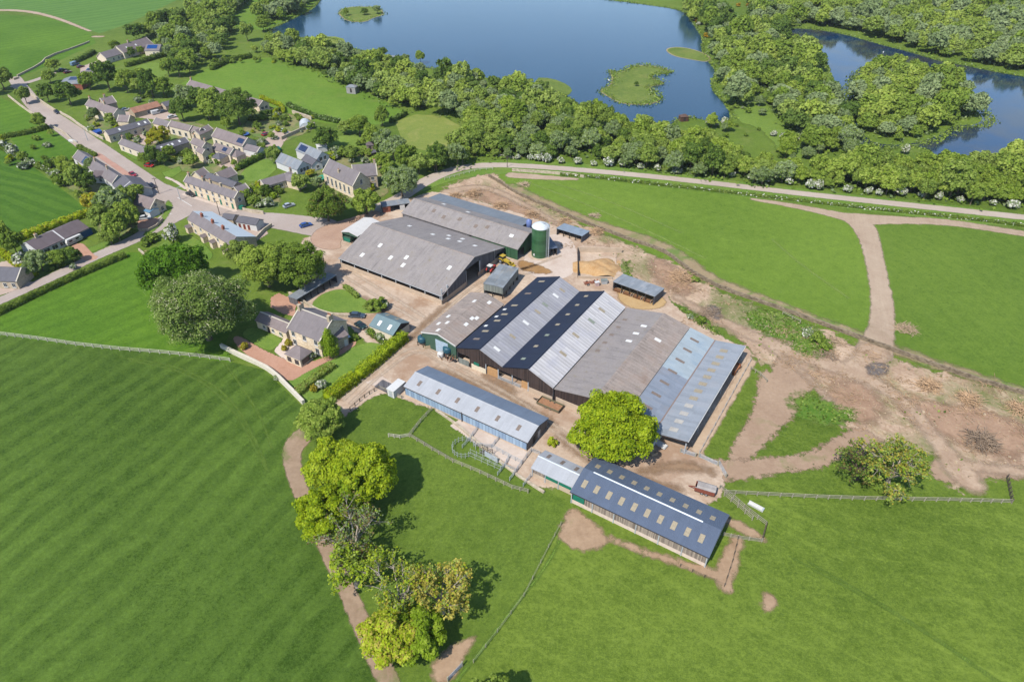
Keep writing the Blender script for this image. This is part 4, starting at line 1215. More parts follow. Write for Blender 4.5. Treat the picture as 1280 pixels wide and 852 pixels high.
def wall_line(name, pix, h, th, mat, parent=None, z0=0.0, smooth=0, cap=None):
    w = [P(*q) for q in pix]
    if smooth: w = chaikin(w, smooth, False)
    mb = MB()
    n = len(w)
    L = []; R = []
    for i, q in enumerate(w):
        d = (w[min(i + 1, n - 1)] - w[max(i - 1, 0)]).normalized()
        s = Vector((-d.y, d.x, 0)) * (th / 2)
        L.append(q + s); R.append(q - s)
    k = len(mb.v)
    for i in range(n):
        hh = h * (1 + (random.uniform(-.12, .12) if smooth else 0))
        mb.v += [(L[i].x, L[i].y, z0), (R[i].x, R[i].y, z0), (R[i].x, R[i].y, z0 + hh), (L[i].x, L[i].y, z0 + hh)]
    for i in range(n - 1):
        a = k + 4 * i
        for j in range(4):
            mb.f.append((a + j, a + (j + 1) % 4, a + 4 + (j + 1) % 4, a + 4 + j)); mb.m.append(0)
    mb.f += [(k, k + 1, k + 2, k + 3), (k + 4 * n - 4, k + 4 * n - 3, k + 4 * n - 2, k + 4 * n - 1)]; mb.m += [0, 0]
    return mb.build(name, mat, parent)


wall_line('back_wall', [(722.5, 315), (777, 316)], 1.9, .25, M_cwall, bk)
wall_line('side_wall', [(722, 315), (722.3, 347.5)], 1.7, .2, M_boardsd, bk)
wall_line('front_wall', [(722.3, 348), (765, 349)], .9, .2, M_cwall, bk)


def heap(name, label, cat, c, rx, ry, h, mat, ang=0, kind=None, n=28, rough=.35):
    co = []; fa = []
    rs = np.random.default_rng(hash(label) % 1000)
    N = n
    ph = rs.uniform(0, 6.28, 6)
    for j in range(N + 1):
        for i in range(N + 1):
            x = i / N * 2 - 1; y = j / N * 2 - 1
            r = math.hypot(x, y) * (1 + .15 * math.sin(3 * math.atan2(y, x) + ph[0]) + .1 * math.sin(5 * math.atan2(y, x) + ph[1]))
            z = max(0, 1 - r ** 1.6)
            z = z ** .7 * (1 + rough * (math.sin(x * 7 + ph[2]) * math.sin(y * 6 + ph[3]) + .6 * math.sin(x * 15 + ph[4]) * math.sin(y * 13 + ph[5])) * .5)
            co.append((x * rx, y * ry, z * h - .02))
    for j in range(N):
        for i in range(N):
            a = j * (N + 1) + i
            fa.append((a, a + 1, a + N + 2, a + N + 1))
    me = np_mesh(name, np.array(co), np.array(fa), mat)
    me.polygons.foreach_set('use_smooth', [True] * len(me.polygons))
    o = bpy.data.objects.new(name, me); link(o); o.location = c; o.rotation_euler = (0, 0, ang)
    return tag(o, label, cat, kind=kind)


M_muck = earth_mat('straw_muck', C(176, 128, 76), C(232, 196, 146), C(140, 106, 80), .5, .66, .8, sc=.3, fine=2.0)
heap('muck_heap', 'golden straw muck heap filling the walled bunker', 'muck heap', P(746, 335, .06), 7.5, 5.2, 1.7, M_muck, ANG + .5)

# ---------------------------------------------------------------- farmhouse
b = bld_px('farmhouse', 'large stone farmhouse with blue grey slate roof and conifer on its gable', 'farmhouse', (358.5, 410.3), (399.3, 426.6), 5.4, R=(373.5, 384.5), pitch=.62, ov=.25, ge=.2)
b.roof(M_slate, ridge=M_coping); b.body(M_stone); b.skews(M_coping)
for x in (-b.L / 2 + .55, b.L / 2 - .55): b.chimney(x, .1, M_stone2, .8, 1.6, 1.5, 3)
for a in (.14, .5, .86):
    b.window('F', a, 4.2, 1.0, 1.5); b.window('F', a, 1.5, 1.1, 1.6) if a != .5 else None
for a in (.18, .8): b.window('R', a, 4.0, 1.1, 1.5); b.window('R', a, 1.4, 1.1, 1.6)
FH = b
# porch of the farmhouse: hipped roof
po = thing('porch', 'hipped slate roofed garden room standing in front of the farmhouse', 'garden room', P(375, 450), b.root.rotation_euler.z)
w_, d_ = 5.6, 4.6
MB().box((0, 0, 1.25), (w_ - .4, d_ - .4, 2.5)).build('wall', M_stone, po)
m = MB(); hx, hy = w_ / 2, d_ / 2
A_ = [(-hx, -hy, 2.5), (hx, -hy, 2.5), (hx, hy, 2.5), (-hx, hy, 2.5), (-.6, 0.6, 4.2), (.6, 0.6, 4.2)]
for f in ((0, 1, 5, 4), (1, 2, 5), (2, 3, 4, 5), (3, 0, 4), (3, 2, 1, 0)): m.face([A_[i] for i in f])
m.build('roof', M_slate2, po)
for x in (-1.3, 1.3): MB().box((x, -d_ / 2 + .2, 1.3), (1.4, .1, 1.5)).build('window', M_glass, po)
MB().box((w_ / 2 - .2, 0, 1.3), (.1, 3.2, 1.6)).build('window', M_glass, po)
b = bld_px('house_wing', 'grey roofed rear wing behind the farmhouse and its conifer', 'house wing', (417, 428), (436, 418), 3.2, W=7.5, pitch=.5, ov=.2)
b.roof(M_slate2); b.body(M_stone2); b.door('F', .8, 1.0, 2.1, M_white); b.door('R', .5, 2.2, 2.2, M_dark)
b = bld_px('outbuilding', 'low stone outbuilding joining the farmhouse beside the big chestnut', 'outbuilding', (318.3, 400.2), (357.5, 416.5), 2.6, R=(322, 388), pitch=.6, ov=.2)
b.roof(M_slate2, ridge=M_coping); b.body(M_stone)
for a in (.25, .55, .8): b.window('F', a, 1.4, .8, 1.0)
b.door('F', .4, .9, 2.0, M_dark)
b = bld_px('garage', 'teal roofed garage with dark brown gable next to the lime green hedge', 'garage', (460.9, 406.6), (491, 419.2), 2.9, R=(472.2, 392.2), pitch=.5, ov=.25)
b.roof(M_tealroof); b.body(M_cream); b.gable('R', 2.5, M_boardsd, out=.06)
b.light(-1.6, -2, .9, 1.6, M_glzw); b.light(1.9, -2, .9, 1.6, M_glzw); b.light(1, 2.2, .9, 1.3, M_glzt); b.light(-2.4, 2.2, .9, 1.3, M_glzt)
sh = bld_px('summerhouse', 'tiny white blue roofed lean to on the side of the farmhouse', 'summerhouse', (430, 424.5), (438, 420.5), 2.2, W=2.6, pitch=.5)
sh.roof(plain('pale_tin', C(190, 208, 224), .5)); sh.body(M_wrender); sh.door('F', .7, .9, 1.8, M_dark)
# ================================================================== THE VILLAGE
def house(name, label, A, B, ze, wall, roofm, R=None, W=None, pitch=.8, axis='u', wins=(), doors=(), chim=(), skew='LR', cat='cottage', doorm=None, lights=(), rd=None, group=None, D=None):
    b = bld_px(name, label, cat, A, B, ze, W=W, R=R, pitch=pitch, axis=axis, ov=.2, ge=.15, group=group, D=D)
    b.roof(roofm); b.body(wall)
    if skew: b.skews(M_coping, skew)
    for w in wins:
        f, fr, z = w[0], w[1], w[2]
        ww, hh = (w[3], w[4]) if len(w) > 3 else (.95, 1.3)
        for a in fr: b.window(f, a, z, ww, hh)
    for f, a, w, h in doors: b.door(f, a, w, h, doorm or M_dark)
    for x, pots in chim: b.chimney(x * b.L / 2, 0, rd or M_stone2, .8, .7, 1.2, pots)
    for x, y, w, h, m in lights: b.light(x * b.L / 2, y * b.W / 2, w, h, m)
    return b


M_solar = plain('solar_panel', (.012, .02, .05, 1), .2, .5)
M_conserv = plain('conservatory_glass', C(110, 150, 180), .15, .5)
h6 = (.08, .2, .32, .45, .57, .7, .82, .93)
b = house('terraced_cottages', 'two storey stone terrace with four chimneys facing the road junction', (229.1, 227.1), (292.3, 248.4), 4.6, M_stone, M_slate, R=(232, 218.3), pitch=.75,
          wins=[('F', h6, 3.6), ('F', (.08, .32, .57, .82), 1.3), ('R', (.5,), 3.4)], doors=[('F', .2, .95, 2.1), ('F', .45, .95, 2.1), ('F', .7, .95, 2.1), ('F', .93, .95, 2.1)], chim=[(-.92, 2), (-.35, 2), (-.05, 2), (.35, 0)], doorm=M_teal, cat='terrace')
TB = b
b = house('terrace_annexe', 'dark slate lean to behind the stone terrace', (255, 222), (291, 234.5), 3.0, M_stone2, M_slate3, W=4.5, pitch=.55, skew='', cat='annexe')
b = house('outhouse', 'small stone outhouse with purple roof behind the terrace', (251, 222), (262, 216.5), 2.6, M_stone, M_slate2, W=5, pitch=.8, cat='outhouse')
b = house('outhouse', 'gabled stone outhouse with pale coping between the terrace and the clipped hedge', (278, 225.5), (297, 217.5), 2.8, M_stone, M_slate2, W=6, pitch=.8, cat='outhouse', wins=[('F', (.5,), 1.4)])
b = house('outhouse', 'low slate outhouse at the garden end of the terrace', (298, 241), (312, 236), 2.6, M_stone2, M_slate, W=5, pitch=.6, cat='outhouse')

b = bld_px('terraced_cottages', 'stone terrace with red chimneys and a pale blue sheet roof on its far side', 'terrace', (233.2, 273.9), (287.8, 306.6), 4.4, R=(243.2, 265.1), pitch=.72, ov=.2, ge=.15)
hw = b.W / 2
b.prof = [(-hw, 4.4), (0, 4.4 + hw * .72), (hw + 3.6, 4.4 + hw * .72 - (hw + 3.6) * .40)]
b.slopes([M_slate, roof_mat('pale_blue_tin', C(206, 216, 222, .52), 'sheet', 'x', 1, .05, .1)])
b.ww = lambda: hw - .2
b.body(M_stone)
mb = MB(); mb.extrude([(hw - .3, 0), (hw + 3.4, 0), (hw + 3.4, b.ztop(hw + 3.4)), (hw - .3, b.ztop(hw - .3))], 'x', -b.L / 2 + .15, b.L / 2 - .15); mb.build('rear_wall', M_stone2, b.root)
for x in (-.55, -.05, .42): b.chimney(x * b.L / 2, 0.05, M_redbrick, .9, .7, 1.0, 2)
for a in (.1, .3, .5, .7, .9): b.window('F', a, 3.3, .9, 1.1); b.window('F', a + .04, 1.2, .9, 1.2)
b.window('R', .3, 3.4, .9, 1.2); b.window('R', .75, 1.4, .9, 1.2)
for x in (-.93, -.2, .22, .78):
    pr = b.W
    m = MB(); yy = -hw + .2
    m.box((x * b.L / 2, yy - .8, 1.1), (1.7, 1.6, 2.2)); pw = m.build('porch', M_stone, b.root)
    m = MB(); m.extrude([(-1.05 + x * b.L / 2, 2.15), (x * b.L / 2, 3.0), (1.05 + x * b.L / 2, 2.15)], 'y', yy - 1.8, yy - .02); m.build('porch_roof', M_slate2, pw)
b = house('store_cottage', 'white walled low store with red brown doors and slate roof behind the red chimneyed terrace', (294, 277), (320, 281.5), 2.5, M_wrender, M_slate3, W=4.5, pitch=.5, doors=[('F', .15, .9, 1.9), ('F', .38, .9, 1.9), ('F', .6, .9, 1.9)], doorm=plain('red_brown_door', C(140, 66, 50), .6), skew='', cat='store')
b = house('store_cottage', 'little dark slate roofed wash house just behind the pale blue roof', (276, 273), (291, 275), 2.4, M_stone2, M_slate3, W=4, pitch=.5, skew='', cat='store')
b = house('corner_cottage', 'stone cottage on the corner of the road junction with blue glazed conservatory', (187.5, 261.5), (206.4, 252.5), 3.0, M_stone, M_slate2, axis='v', R=(184, 244.5), pitch=.8, wins=[('L', (.4,), 3.6, .8, 1.0), ('L', (.25, .75), 1.3)], chim=[(.9, 2)])
b = house('conservatory', 'small blue glazed conservatory on the corner cottage', (178.5, 263.0), (186.5, 266), 2.2, M_wrender, M_conserv, W=4.0, pitch=.3, skew='', cat='conservatory')
# cottages along the west side of the road
b = house('roadside_cottages', 'long low slate roofed cottages along the west side of the road with solar panels', (90.5, 197), (140, 229.5), 2.7, M_wrender, M_slate, R=(97.7, 187.6), pitch=.75, wins=[('F', (.1, .25, .5, .85), 1.4)], chim=[(-.1, 2), (.5, 2)], lights=[(-.42, -.5, 5.5, 3.2, M_solar)])
b = house('roadside_cottages', 'dark slate roofed end cottage of the west side row', (140, 231), (154, 245), 2.6, M_wrender, M_slate3, R=(162, 225), pitch=.5, wins=[('F', (.4,), 1.4)], skew='R', lights=[(.2, -.3, .35, 3, M_white)])
b = house('cottage_extension', 'single gabled extension reaching into the garden of the west side row', (115, 221.5), (133, 222.5), 2.4, M_wrender, M_tile, axis='u', W=5, pitch=.7, skew='', cat='extension', wins=[('F', (.5,), 1.3)])
b = house('bungalow', 'brown roofed bungalow with blue garage door at the field edge', (47.1, 314), (111.8, 284.5), 2.6, M_wrender, M_tile, R=(33.9, 302.1), pitch=.4, wins=[('F', (.15, .3, .45, .62), 1.4, 1.8, 1.3), ('L', (.5,), 1.4)], doors=[('F', .91, 4.5, 2.2)], doorm=plain('blue_door', C(40, 92, 150), .5), skew='', cat='bungalow', chim=[(-.6, 1)])
mb = MB(); mb.extrude([(-b.W / 2, 2.6), (0, b.zr), (b.W / 2, 2.6), (b.W / 2, 2.4), (0, b.zr - .2), (-b.W / 2, 2.4)], 'x', -b.L / 2 - .08, -b.L / 2 - .01); mb.build('barge_board', M_white, b.root)
mb = MB(); mb.extrude([(-b.W / 2, 2.62), (0, b.zr + .06), (b.W / 2, 2.62)], 'x', -.2, .2); mb.build('party_ridge', M_white, b.rf)
b = house('grey_house', 'grey slate roofed house half out of frame at the end of its paved drive', (-34, 350), (20, 352), 2.8, M_stone2, M_slate3, W=8, pitch=.6, wins=[('F', (.7, .9), 1.4)], cat='house')
# manor like house near the top of the village
b = house('stone_house', 'tall cream fronted stone house among garden trees at the top of the village', (106.1, 131.5), (141.5, 143.5), 5.0, M_cream, M_slate2, R=(110.6, 123.5), pitch=.7, wins=[('F', (.12, .4, .65, .88), 3.9), ('F', (.12, .4, .65, .88), 1.4)], chim=[(-.95, 3), (.1, 2)], cat='house')
b = house('house_wing', 'rear wing of the cream fronted stone house with a tall chimney', (131, 131.5), (146, 128), 5.0, M_stone2, M_slate2, W=7, pitch=.7, chim=[(-.2, 3)], cat='house wing')
b = house('outhouse', 'small pyramid roofed outhouse below the cream fronted stone house', (146, 152), (160, 152.5), 2.8, M_stone, M_slate2, W=6, pitch=.7, cat='outhouse')
b = house('pantile_shed', 'orange pantiled stable shed beside the village car park', (167.7, 141.5), (201.7, 132.5), 2.4, M_stone2, M_pantile, W=6, pitch=.6, cat='stable', wins=[('F', (.5, .8), 1.2)], skew='')
# courtyard ranges
rr = 'stone ranges round the village courtyard'
b = house('courtyard_range', 'long slate range with skylights beyond the courtyard, white gable to the road', (135.5, 169.5), (189.1, 154.5), 3.4, M_stone, M_slate3, R=(133.8, 162.3), pitch=.6, wins=[('F', (.1, .25, .45, .6, .8), 1.6)], lights=[(-.4, -.5, .8, 1.2, M_glzw), (.5, -.5, .8, 1.2, M_glzw), (.8, -.5, .8, 1.2, M_glzw)], group=rr, cat='range')
b = house('courtyard_range', 'short slate range closing the head of the courtyard', (190.5, 154.0), (209, 159), 3.4, M_stone, M_slate, R=(189.3, 145.5), pitch=.75, wins=[('F', (.3, .7), 1.6)], group=rr, cat='range')
b = house('courtyard_range', 'purple slate range with big arched openings right of the courtyard', (209.5, 157.2), (236, 164), 3.8, M_cream, M_slate2, R=(210.5, 149.5), pitch=.7, wins=[('F', (.2, .5, .8), 1.6, 1.4, 1.8)], group=rr, cat='range')
b = house('courtyard_range', 'cream fronted slate range nearest the road on the courtyard', (147.6, 179.6), (186.6, 194.6), 3.0, M_cream, M_slate, R=(151.4, 172.5), pitch=.65, wins=[('F', (.12, .35, .6, .85), 1.5)], chim=[(-.95, 1)], group=rr, cat='range')
b = house('courtyard_range', 'dark slate range with a row of skylights at the lower side of the courtyard', (189, 192.5), (237, 177.5), 3.2, M_stone2, M_slate3, R=(189.5, 184), pitch=.6, lights=[(-.35, -.5, .8, 1.1, M_glzw), (0, -.5, .8, 1.1, M_glzw), (.2, -.5, .8, 1.1, M_glzw), (.6, -.4, .8, 1.1, M_glzw)], group=rr, cat='range')
b = house('stone_house', 'two storey purple roofed house with arched windows beyond the lower courtyard range', (237.4, 178.8), (252.5, 185.0), 5.6, M_stone, M_slate2, axis='u', R=(240, 170.5), pitch=.8, wins=[('F', (.3, .7), 4.2), ('F', (.3, .7), 1.6, 1.1, 1.7), ('R', (.5,), 4)], chim=[(-.85, 2), (.9, 2)], cat='house')
b = house('house_wing', 'gabled front wing of the purple roofed two storey house', (252.5, 193), (263, 190), 4.0, M_stone, M_slate2, axis='v', D=6, pitch=.9, wins=[('L', (.5,), 1.6, 1.2, 1.6)], cat='house wing')
b = house('courtyard_range', 'small cross range linking the courtyard and the long slate range', (237, 164), (247, 167), 3.6, M_stone, M_slate2, R=(239, 156.5), pitch=.75, group=rr, cat='range')
b = house('courtyard_range', 'short slate wing with pale coping under the big dark garden tree', (249.5, 169), (266.5, 161.5), 3.4, M_stone, M_slate2, R=(250, 160), pitch=.7, lights=[(.1, -.5, .7, 1.0, M_glzw)], group=rr, cat='range')
b = house('long_range', 'long purple slate range with solar panels in the middle of the village', (264, 170.5), (302.5, 183.5), 3.6, M_cream, M_slate2, R=(268, 158.5), pitch=.75, wins=[('F', (.12, .3, .5, .7, .88), 1.6, 1.2, 1.6)], lights=[(.72, -.5, 4, 2.2, M_solar)], cat='range')
b = house('garage', 'grey roofed garage with pale door at the end of the long slate range', (303, 186), (321, 190.5), 2.8, M_wrender, M_slate, R=(306, 179), pitch=.6, doors=[('R', .5, 3.2, 2.1)], doorm=plain('pale_green_door', C(200, 216, 206), .5), cat='garage')
b = house('cottage', 'slate roofed cottage with one solar panel between the two storey house and the long range', (264, 186), (287, 193.5), 3.4, M_cream, M_slate2, R=(267, 177.5), pitch=.7, wins=[('F', (.2, .6), 1.5)], lights=[(.25, -.5, 2.6, 1.8, M_solar)])


def hipped(name, label, cat, c, w, d, ze, zr, wall, roofm, ang):
    r = thing(name, label, cat, c, ang)
    MB().box((0, 0, ze / 2), (w - .4, d - .4, ze)).build('wall', wall, r)
    m = MB(); hx, hy = w / 2, d / 2; k = max(0, (w - d) / 2)
    A_ = [(-hx, -hy, ze), (hx, -hy, ze), (hx, hy, ze), (-hx, hy, ze), (-k - .02, 0, zr), (k + .02, 0, zr)]
    for f in ((0, 1, 5, 4), (1, 2, 5), (2, 3, 4, 5), (3, 0, 4), (3, 2, 1, 0)): m.face([A_[i] for i in f])
    m.build('roof', roofm, r)
    MB().box((0, -d / 2 + .2, ze / 2), (1.0, .1, ze * .6)).build('door', M_dark, r)
    return r


hipped('outhouse', 'small square outhouse with dark pyramid slate roof in the village centre', 'outhouse', P(276.5, 203), 5.4, 5.0, 2.6, 4.2, M_stone, M_slate3, -.5)
hipped('outhouse', 'pale hipped slate outhouse at the end of the solar panelled cottage', 'outhouse', P(296.5, 200), 6.4, 5.2, 2.6, 4.6, M_stone, M_slate2, -.5)
b = house('bungalow', 'stone bungalow with twin stone gables, left of the chapel', (331, 233.5), (370, 222), 2.9, M_stone, M_slate, R=(341.3, 220.3), pitch=.55, wins=[('F', (.5, .72), 1.5, 1.4, 1.4), ('R', (.5,), 1.5, 1.4, 1.4)], doors=[('F', .3, 2.4, 2.2)], chim=[(.95, 2)], cat='bungalow')
b = house('bungalow_wing', 'tan gabled front wing of the stone bungalow', (372, 229.5), (382.5, 224), 2.9, M_stone, M_slate, axis='v', D=8, pitch=.7, wins=[('L', (.5,), 1.5, 1.6, 1.5)], cat='bungalow wing')
b = house('white_house', 'white rendered house with triple windows in its main gable, behind the chapel', (371, 212.8), (389, 206), 2.8, M_wrender, M_grey3, axis='v', R=(357, 197), pitch=.75, wins=[('L', (.3, .52, .75), 2.0, 1.0, 1.5)], skew='', cat='white house')
b = house('white_house', 'tall white gabled end with dark upper windows on the white house', (396, 199.5), (412, 194.0), 3.6, M_wrender, M_grey3, axis='v', R=(378, 184.5), pitch=.8, wins=[('L', (.3, .65), 3.2, 1.2, 1.6)], skew='', cat='white house', lights=[(.5, .5, 5, 2.6, M_solar)])
b = house('white_house', 'smallest white gable of the white house, between its two larger gables', (389, 208), (403.5, 204), 2.4, M_wrender, M_slate3, axis='v', D=9, pitch=.7, wins=[('L', (.55,), 1.5, 1.0, 1.2)], skew='', cat='white house')
b = house('canopy', 'white flat canopy roof beside the white house', (397, 184), (409, 182), 2.6, M_wrender, plain('white_felt', C(236, 234, 228), .6), W=4, pitch=.05, skew='', cat='canopy')
# chapel
b = house('chapel', 'large stone chapel with steep slate roof and tall round headed windows', (402.9, 215.3), (440.6, 232.9), 5.2, M_stone, M_slate, R=(411.7, 198.3), pitch=1.0, wins=[('F', (.14, .28, .42, .56, .7, .85), 2.7, .9, 2.8), ('R', (.5,), 5.6, .8, 1.6)], cat='chapel')
b.chimney(-.05 * b.L, -b.W * .27, M_stone2, .7, .7, 1.0, 1)
b = house('chapel_house', 'slate roofed house joined to the back of the chapel with a tall chimney', (441.5, 221.5), (471.5, 219), 5.0, M_stone2, M_slate, R=(433, 206.5), pitch=.85, wins=[('F', (.55, .8), 3.8), ('R', (.3, .7), 3.8), ('R', (.3, .7), 1.4), ('F', (.6, .85), 1.4)], chim=[(.9, 2)], cat='house')
b = house('house_wing', 'small gabled wing in the angle between chapel and chapel house', (452, 228.5), (463, 224), 5.0, M_stone2, M_slate, axis='v', D=6, pitch=.9, wins=[('L', (.5,), 1.6), ('L', (.5,), 3.8)], cat='house wing')
# outlying
b = house('farm_cottages', 'long low stone house with a pale gable near the top of the picture', (132.5, 73.2), (154.2, 66.8), 3.0, M_cream, M_slate, R=(124.5, 66), pitch=.7, wins=[('F', (.4, .7, .9), 1.5)], cat='house')
b = house('farm_cottages', 'purple roofed stone house with white skewed ridge beside the far hedge', (154.5, 66.5), (192, 55), 3.4, M_cream, M_slate2, R=(146.5, 57.2), pitch=.75, wins=[('F', (.15, .3, .5), 1.6)], chim=[(-.2, 2)], lights=[(-.55, -.5, .9, 1.2, M_glzw), (.05, -.5, .9, 1.2, M_glzw)], cat='house')
b = house('house_wing', 'grey hipped wing with blue solar panels on the purple roofed stone house', (180, 63.5), (199, 63.5), 3.0, M_cream, M_slate, W=10, pitch=.5, lights=[(-.1, -.4, 6, 3.2, plain('blue_solar', C(30, 76, 140), .2))], cat='house wing', skew='', wins=[('F', (.6, .85), 1.4)])
b = house('workshop_shed', 'grey flat roofed red brick shed in front of the far car park', (73.8, 105.6), (101.5, 104.6), 3.2, M_redbrick, M_grey3, W=14, pitch=.12, skew='', cat='shed', lights=[(-.1, 0, 4, 4, M_solar)])
b = house('workshop_shed', 'narrow grey roofed shed along the edge of the far car park', (102, 93.5), (124, 91), 2.8, M_stone2, M_slate, W=7, pitch=.3, skew='', cat='shed')
b = house('nursery_range', 'very long dark slate roofed range beside the village pasture', (233, 106.5), (323.5, 133), 3.0, M_stone, M_slate2, R=(238.7, 100), pitch=.65, wins=[('R', (.3, .7), 1.6, 1.4, 1.2)], cat='range', chim=[(-.98, 2)])
b = house('slate_shed', 'small dark slate shed almost hidden among the garden trees', (207, 133.5), (226, 128.5), 2.6, M_stone2, M_slate3, W=6, pitch=.5, skew='', cat='shed')
hipped('field_hut', 'lone grey field hut on the village pasture', 'hut', P(441.5, 116), 5.5, 4.5, 3.4, 4.2, plain('grey_hut', C(170, 166, 162), .8), M_grey3, -.3)
hipped('boat_hut', 'red brown hut on the wooded shore of the lake', 'hut', P(854, 151), 4.2, 3.2, 2.2, 3.2, plain('hut_brown', C(104, 72, 58), .8), plain('hut_roof', C(104, 80, 68), .8), .2)
hipped('lakeside_cabin', 'small pale cabin at the edge of the lake', 'cabin', P(494, 75), 7, 4.0, 2.0, 2.4, M_cream, M_grey3, -.1)
gh = thing('greenhouse', 'white domed greenhouse in the upper village garden', 'greenhouse', P(382, 159), .3)
m = MB(); pr = [(math.cos(a) * 2.6, math.sin(a) * 3.0) for a in [math.pi * i / 10 for i in range(11)]]
m.extrude(pr, 'y', -3.2, 3.2); m.build('cover', plain('greenhouse_film', C(226, 230, 232), .4), gh)
m = MB()
for y in (-3.2, -1.6, 0, 1.6, 3.2):
    for (x0, z0), (x1, z1) in zip(pr[:-1], pr[1:]): m.tube((x0 * 1.02, y, z0 * 1.02), (x1 * 1.02, y, z1 * 1.02), .06, .06, 5)
m.build('hoops', M_steel, gh)
hipped('garden_shed', 'brown roofed garden summerhouse on the lawn above the chapel', 'garden shed', P(463, 186), 3.4, 3.0, 2.0, 3.2, M_boards, M_tile, .2)
b = house('garden_shed', 'green tarpaulin roofed shed behind the white house', (336, 190), (348.5, 186.5), 2.2, M_boardsd, plain('green_tarpaulin', C(26, 120, 92), .5), W=4.5, pitch=.35, skew='', cat='garden shed')
b = house('garden_shed', 'tiny dark shed at the village end of the chapel lane', (464, 191.5), (471, 190), 2.0, M_boardsd, M_slate3, W=3, pitch=.4, skew='', cat='garden shed')

# ---------------------------------------------------------------- walls
M_drystone = stone_mat('dry_stone', C(100, 86, 70), C(166, 148, 122), 1.6)
M_palestone = stone_mat('pale_stone', C(176, 160, 136), C(226, 210, 184), 1.8)
tag(wall_line('stone_wall', [(611, 221), (624, 228), (640, 239), (660, 249), (690, 262), (725, 277), (760, 290), (790, 302), (815, 309), (835, 318), (850, 330), (870, 345), (900, 361), (950, 378), (1000, 396), (1050, 414), (1100, 433), (1150, 451), (1200, 469), (1250, 484), (1330, 508)], 1.1, .6, M_drystone, smooth=2), 'long brown dry stone wall curving along the upper field', 'stone wall')
tag(wall_line('garden_wall', [(277, 434), (300, 446), (330, 459), (345, 470), (362, 487), (380, 505)], 1.3, .7, plain('white_wall', C(232, 222, 200), .85, var=.1), smooth=1), 'whitewashed garden wall between farmhouse garden and big field', 'garden wall')
tag(wall_line('garden_wall', [(362, 369), (375, 376), (392, 387), (402, 392), (420, 397), (445, 397)], 1.3, .4, M_palestone, smooth=1), 'pale stone wall behind the farmhouse lawn', 'garden wall')
tag(wall_line('road_wall', [(36, 117), (56, 131), (72, 141)], 1.2, .5, M_palestone, smooth=1), 'pale road wall beneath the round trees, right of the road', 'road wall')
tag(wall_line('road_wall', [(76, 142), (90, 150), (100, 158), (116, 168), (130, 175)], 1.2, .5, M_palestone, smooth=1), 'white capped road wall in front of the cream fronted house', 'road wall')
tag(wall_line('road_wall', [(11, 121), (30, 136), (48, 148)], 1.2, .5, M_palestone, smooth=1), 'pale road wall on the field side of the road', 'road wall')
tag(wall_line('road_wall', [(64, 158), (80, 166), (92, 178), (100, 184)], 1.0, .5, M_palestone, smooth=1), 'lower stretch of roadside wall ending at the long cottages', 'road wall')
tag(wall_line('road_wall', [(22, 96), (50, 82), (60, 72), (95, 60), (112, 53)], 1.0, .5, M_palestone, smooth=1), 'far pale wall running up beside the car park', 'road wall')
tag(wall_line('road_wall', [(-10, 84), (4, 95), (16, 101), (24, 98)], 1.0, .5, M_palestone, smooth=1), 'short pale wall at the bend of the far road', 'road wall')
tag(wall_line('garden_wall', [(304, 263), (316, 266), (330, 268)], 1.2, .4, M_palestone, smooth=1), 'low curved wall at the end of the stone terrace', 'garden wall')
tag(wall_line('garden_wall', [(318, 303), (330, 290), (340, 283)], 1.3, .4, M_palestone), 'stone wall by the parking behind the red chimneyed terrace', 'garden wall')
tag(wall_line('garden_wall', [(352, 175), (372, 166), (386, 160), (394, 157)], 1.5, .5, M_palestone), 'straight stone wall in front of the white domed greenhouse', 'garden wall')
tag(wall_line('garden_wall', [(366, 142), (378, 146), (390, 150)], 1.6, .6, M_palestone), 'ruined stone wall below the village pasture', 'garden wall')
tag(wall_line('garden_wall', [(174, 313), (180, 318), (190, 323), (198, 321)], .8, .4, M_palestone), 'low wall round the dug garden bed by the road', 'garden wall')
tag(wall_line('garden_wall', [(174, 289), (186, 289), (196, 284), (204, 275)], 1.0, .3, M_stone2), 'wall round the red drive of the corner cottage', 'garden wall')
tag(wall_line('yard_wall', [(808, 568), (830, 541)], 1.2, .3, M_wrender), 'short white wall between the lime green tree and blue roofed shed', 'wall')
tag(wall_line('field_edging', [(545, 513), (570, 530), (600, 556), (640, 590), (680, 616)], .5, .5, M_palestone, smooth=1), 'low broken stone edging along the top of the meadow', 'stone edging')
tag(wall_line('roadside_wall', [(640, 214), (700, 218), (730, 222)], 1.0, .4, M_palestone, smooth=1), 'low pale wall beside the lane at the field corner', 'road wall')
# ================================================================== VEGETATION
def leaf_mat(name, dark, mid, light, trans=.4):
    t = NT(name)
    oi = t.n('ShaderNodeObjectInfo').outputs['Random']
    f = t.math('ADD', t.math('MULTIPLY', t.attr('v'), .75), t.math('MULTIPLY', oi, .25))
    c = t.ramp(f, [(.08, dark), (.5, mid), (.95, light)])
    d = t.n('ShaderNodeBsdfDiffuse'); t.put(d.inputs[0], c)
    tr = t.n('ShaderNodeBsdfTranslucent'); t.put(tr.inputs[0], c)
    m = t.n('ShaderNodeMixShader'); m.inputs[0].default_value = trans
    t.put(m.inputs[1], d.outputs[0]); t.put(m.inputs[2], tr.outputs[0])
    return t.done(m.outputs[0])


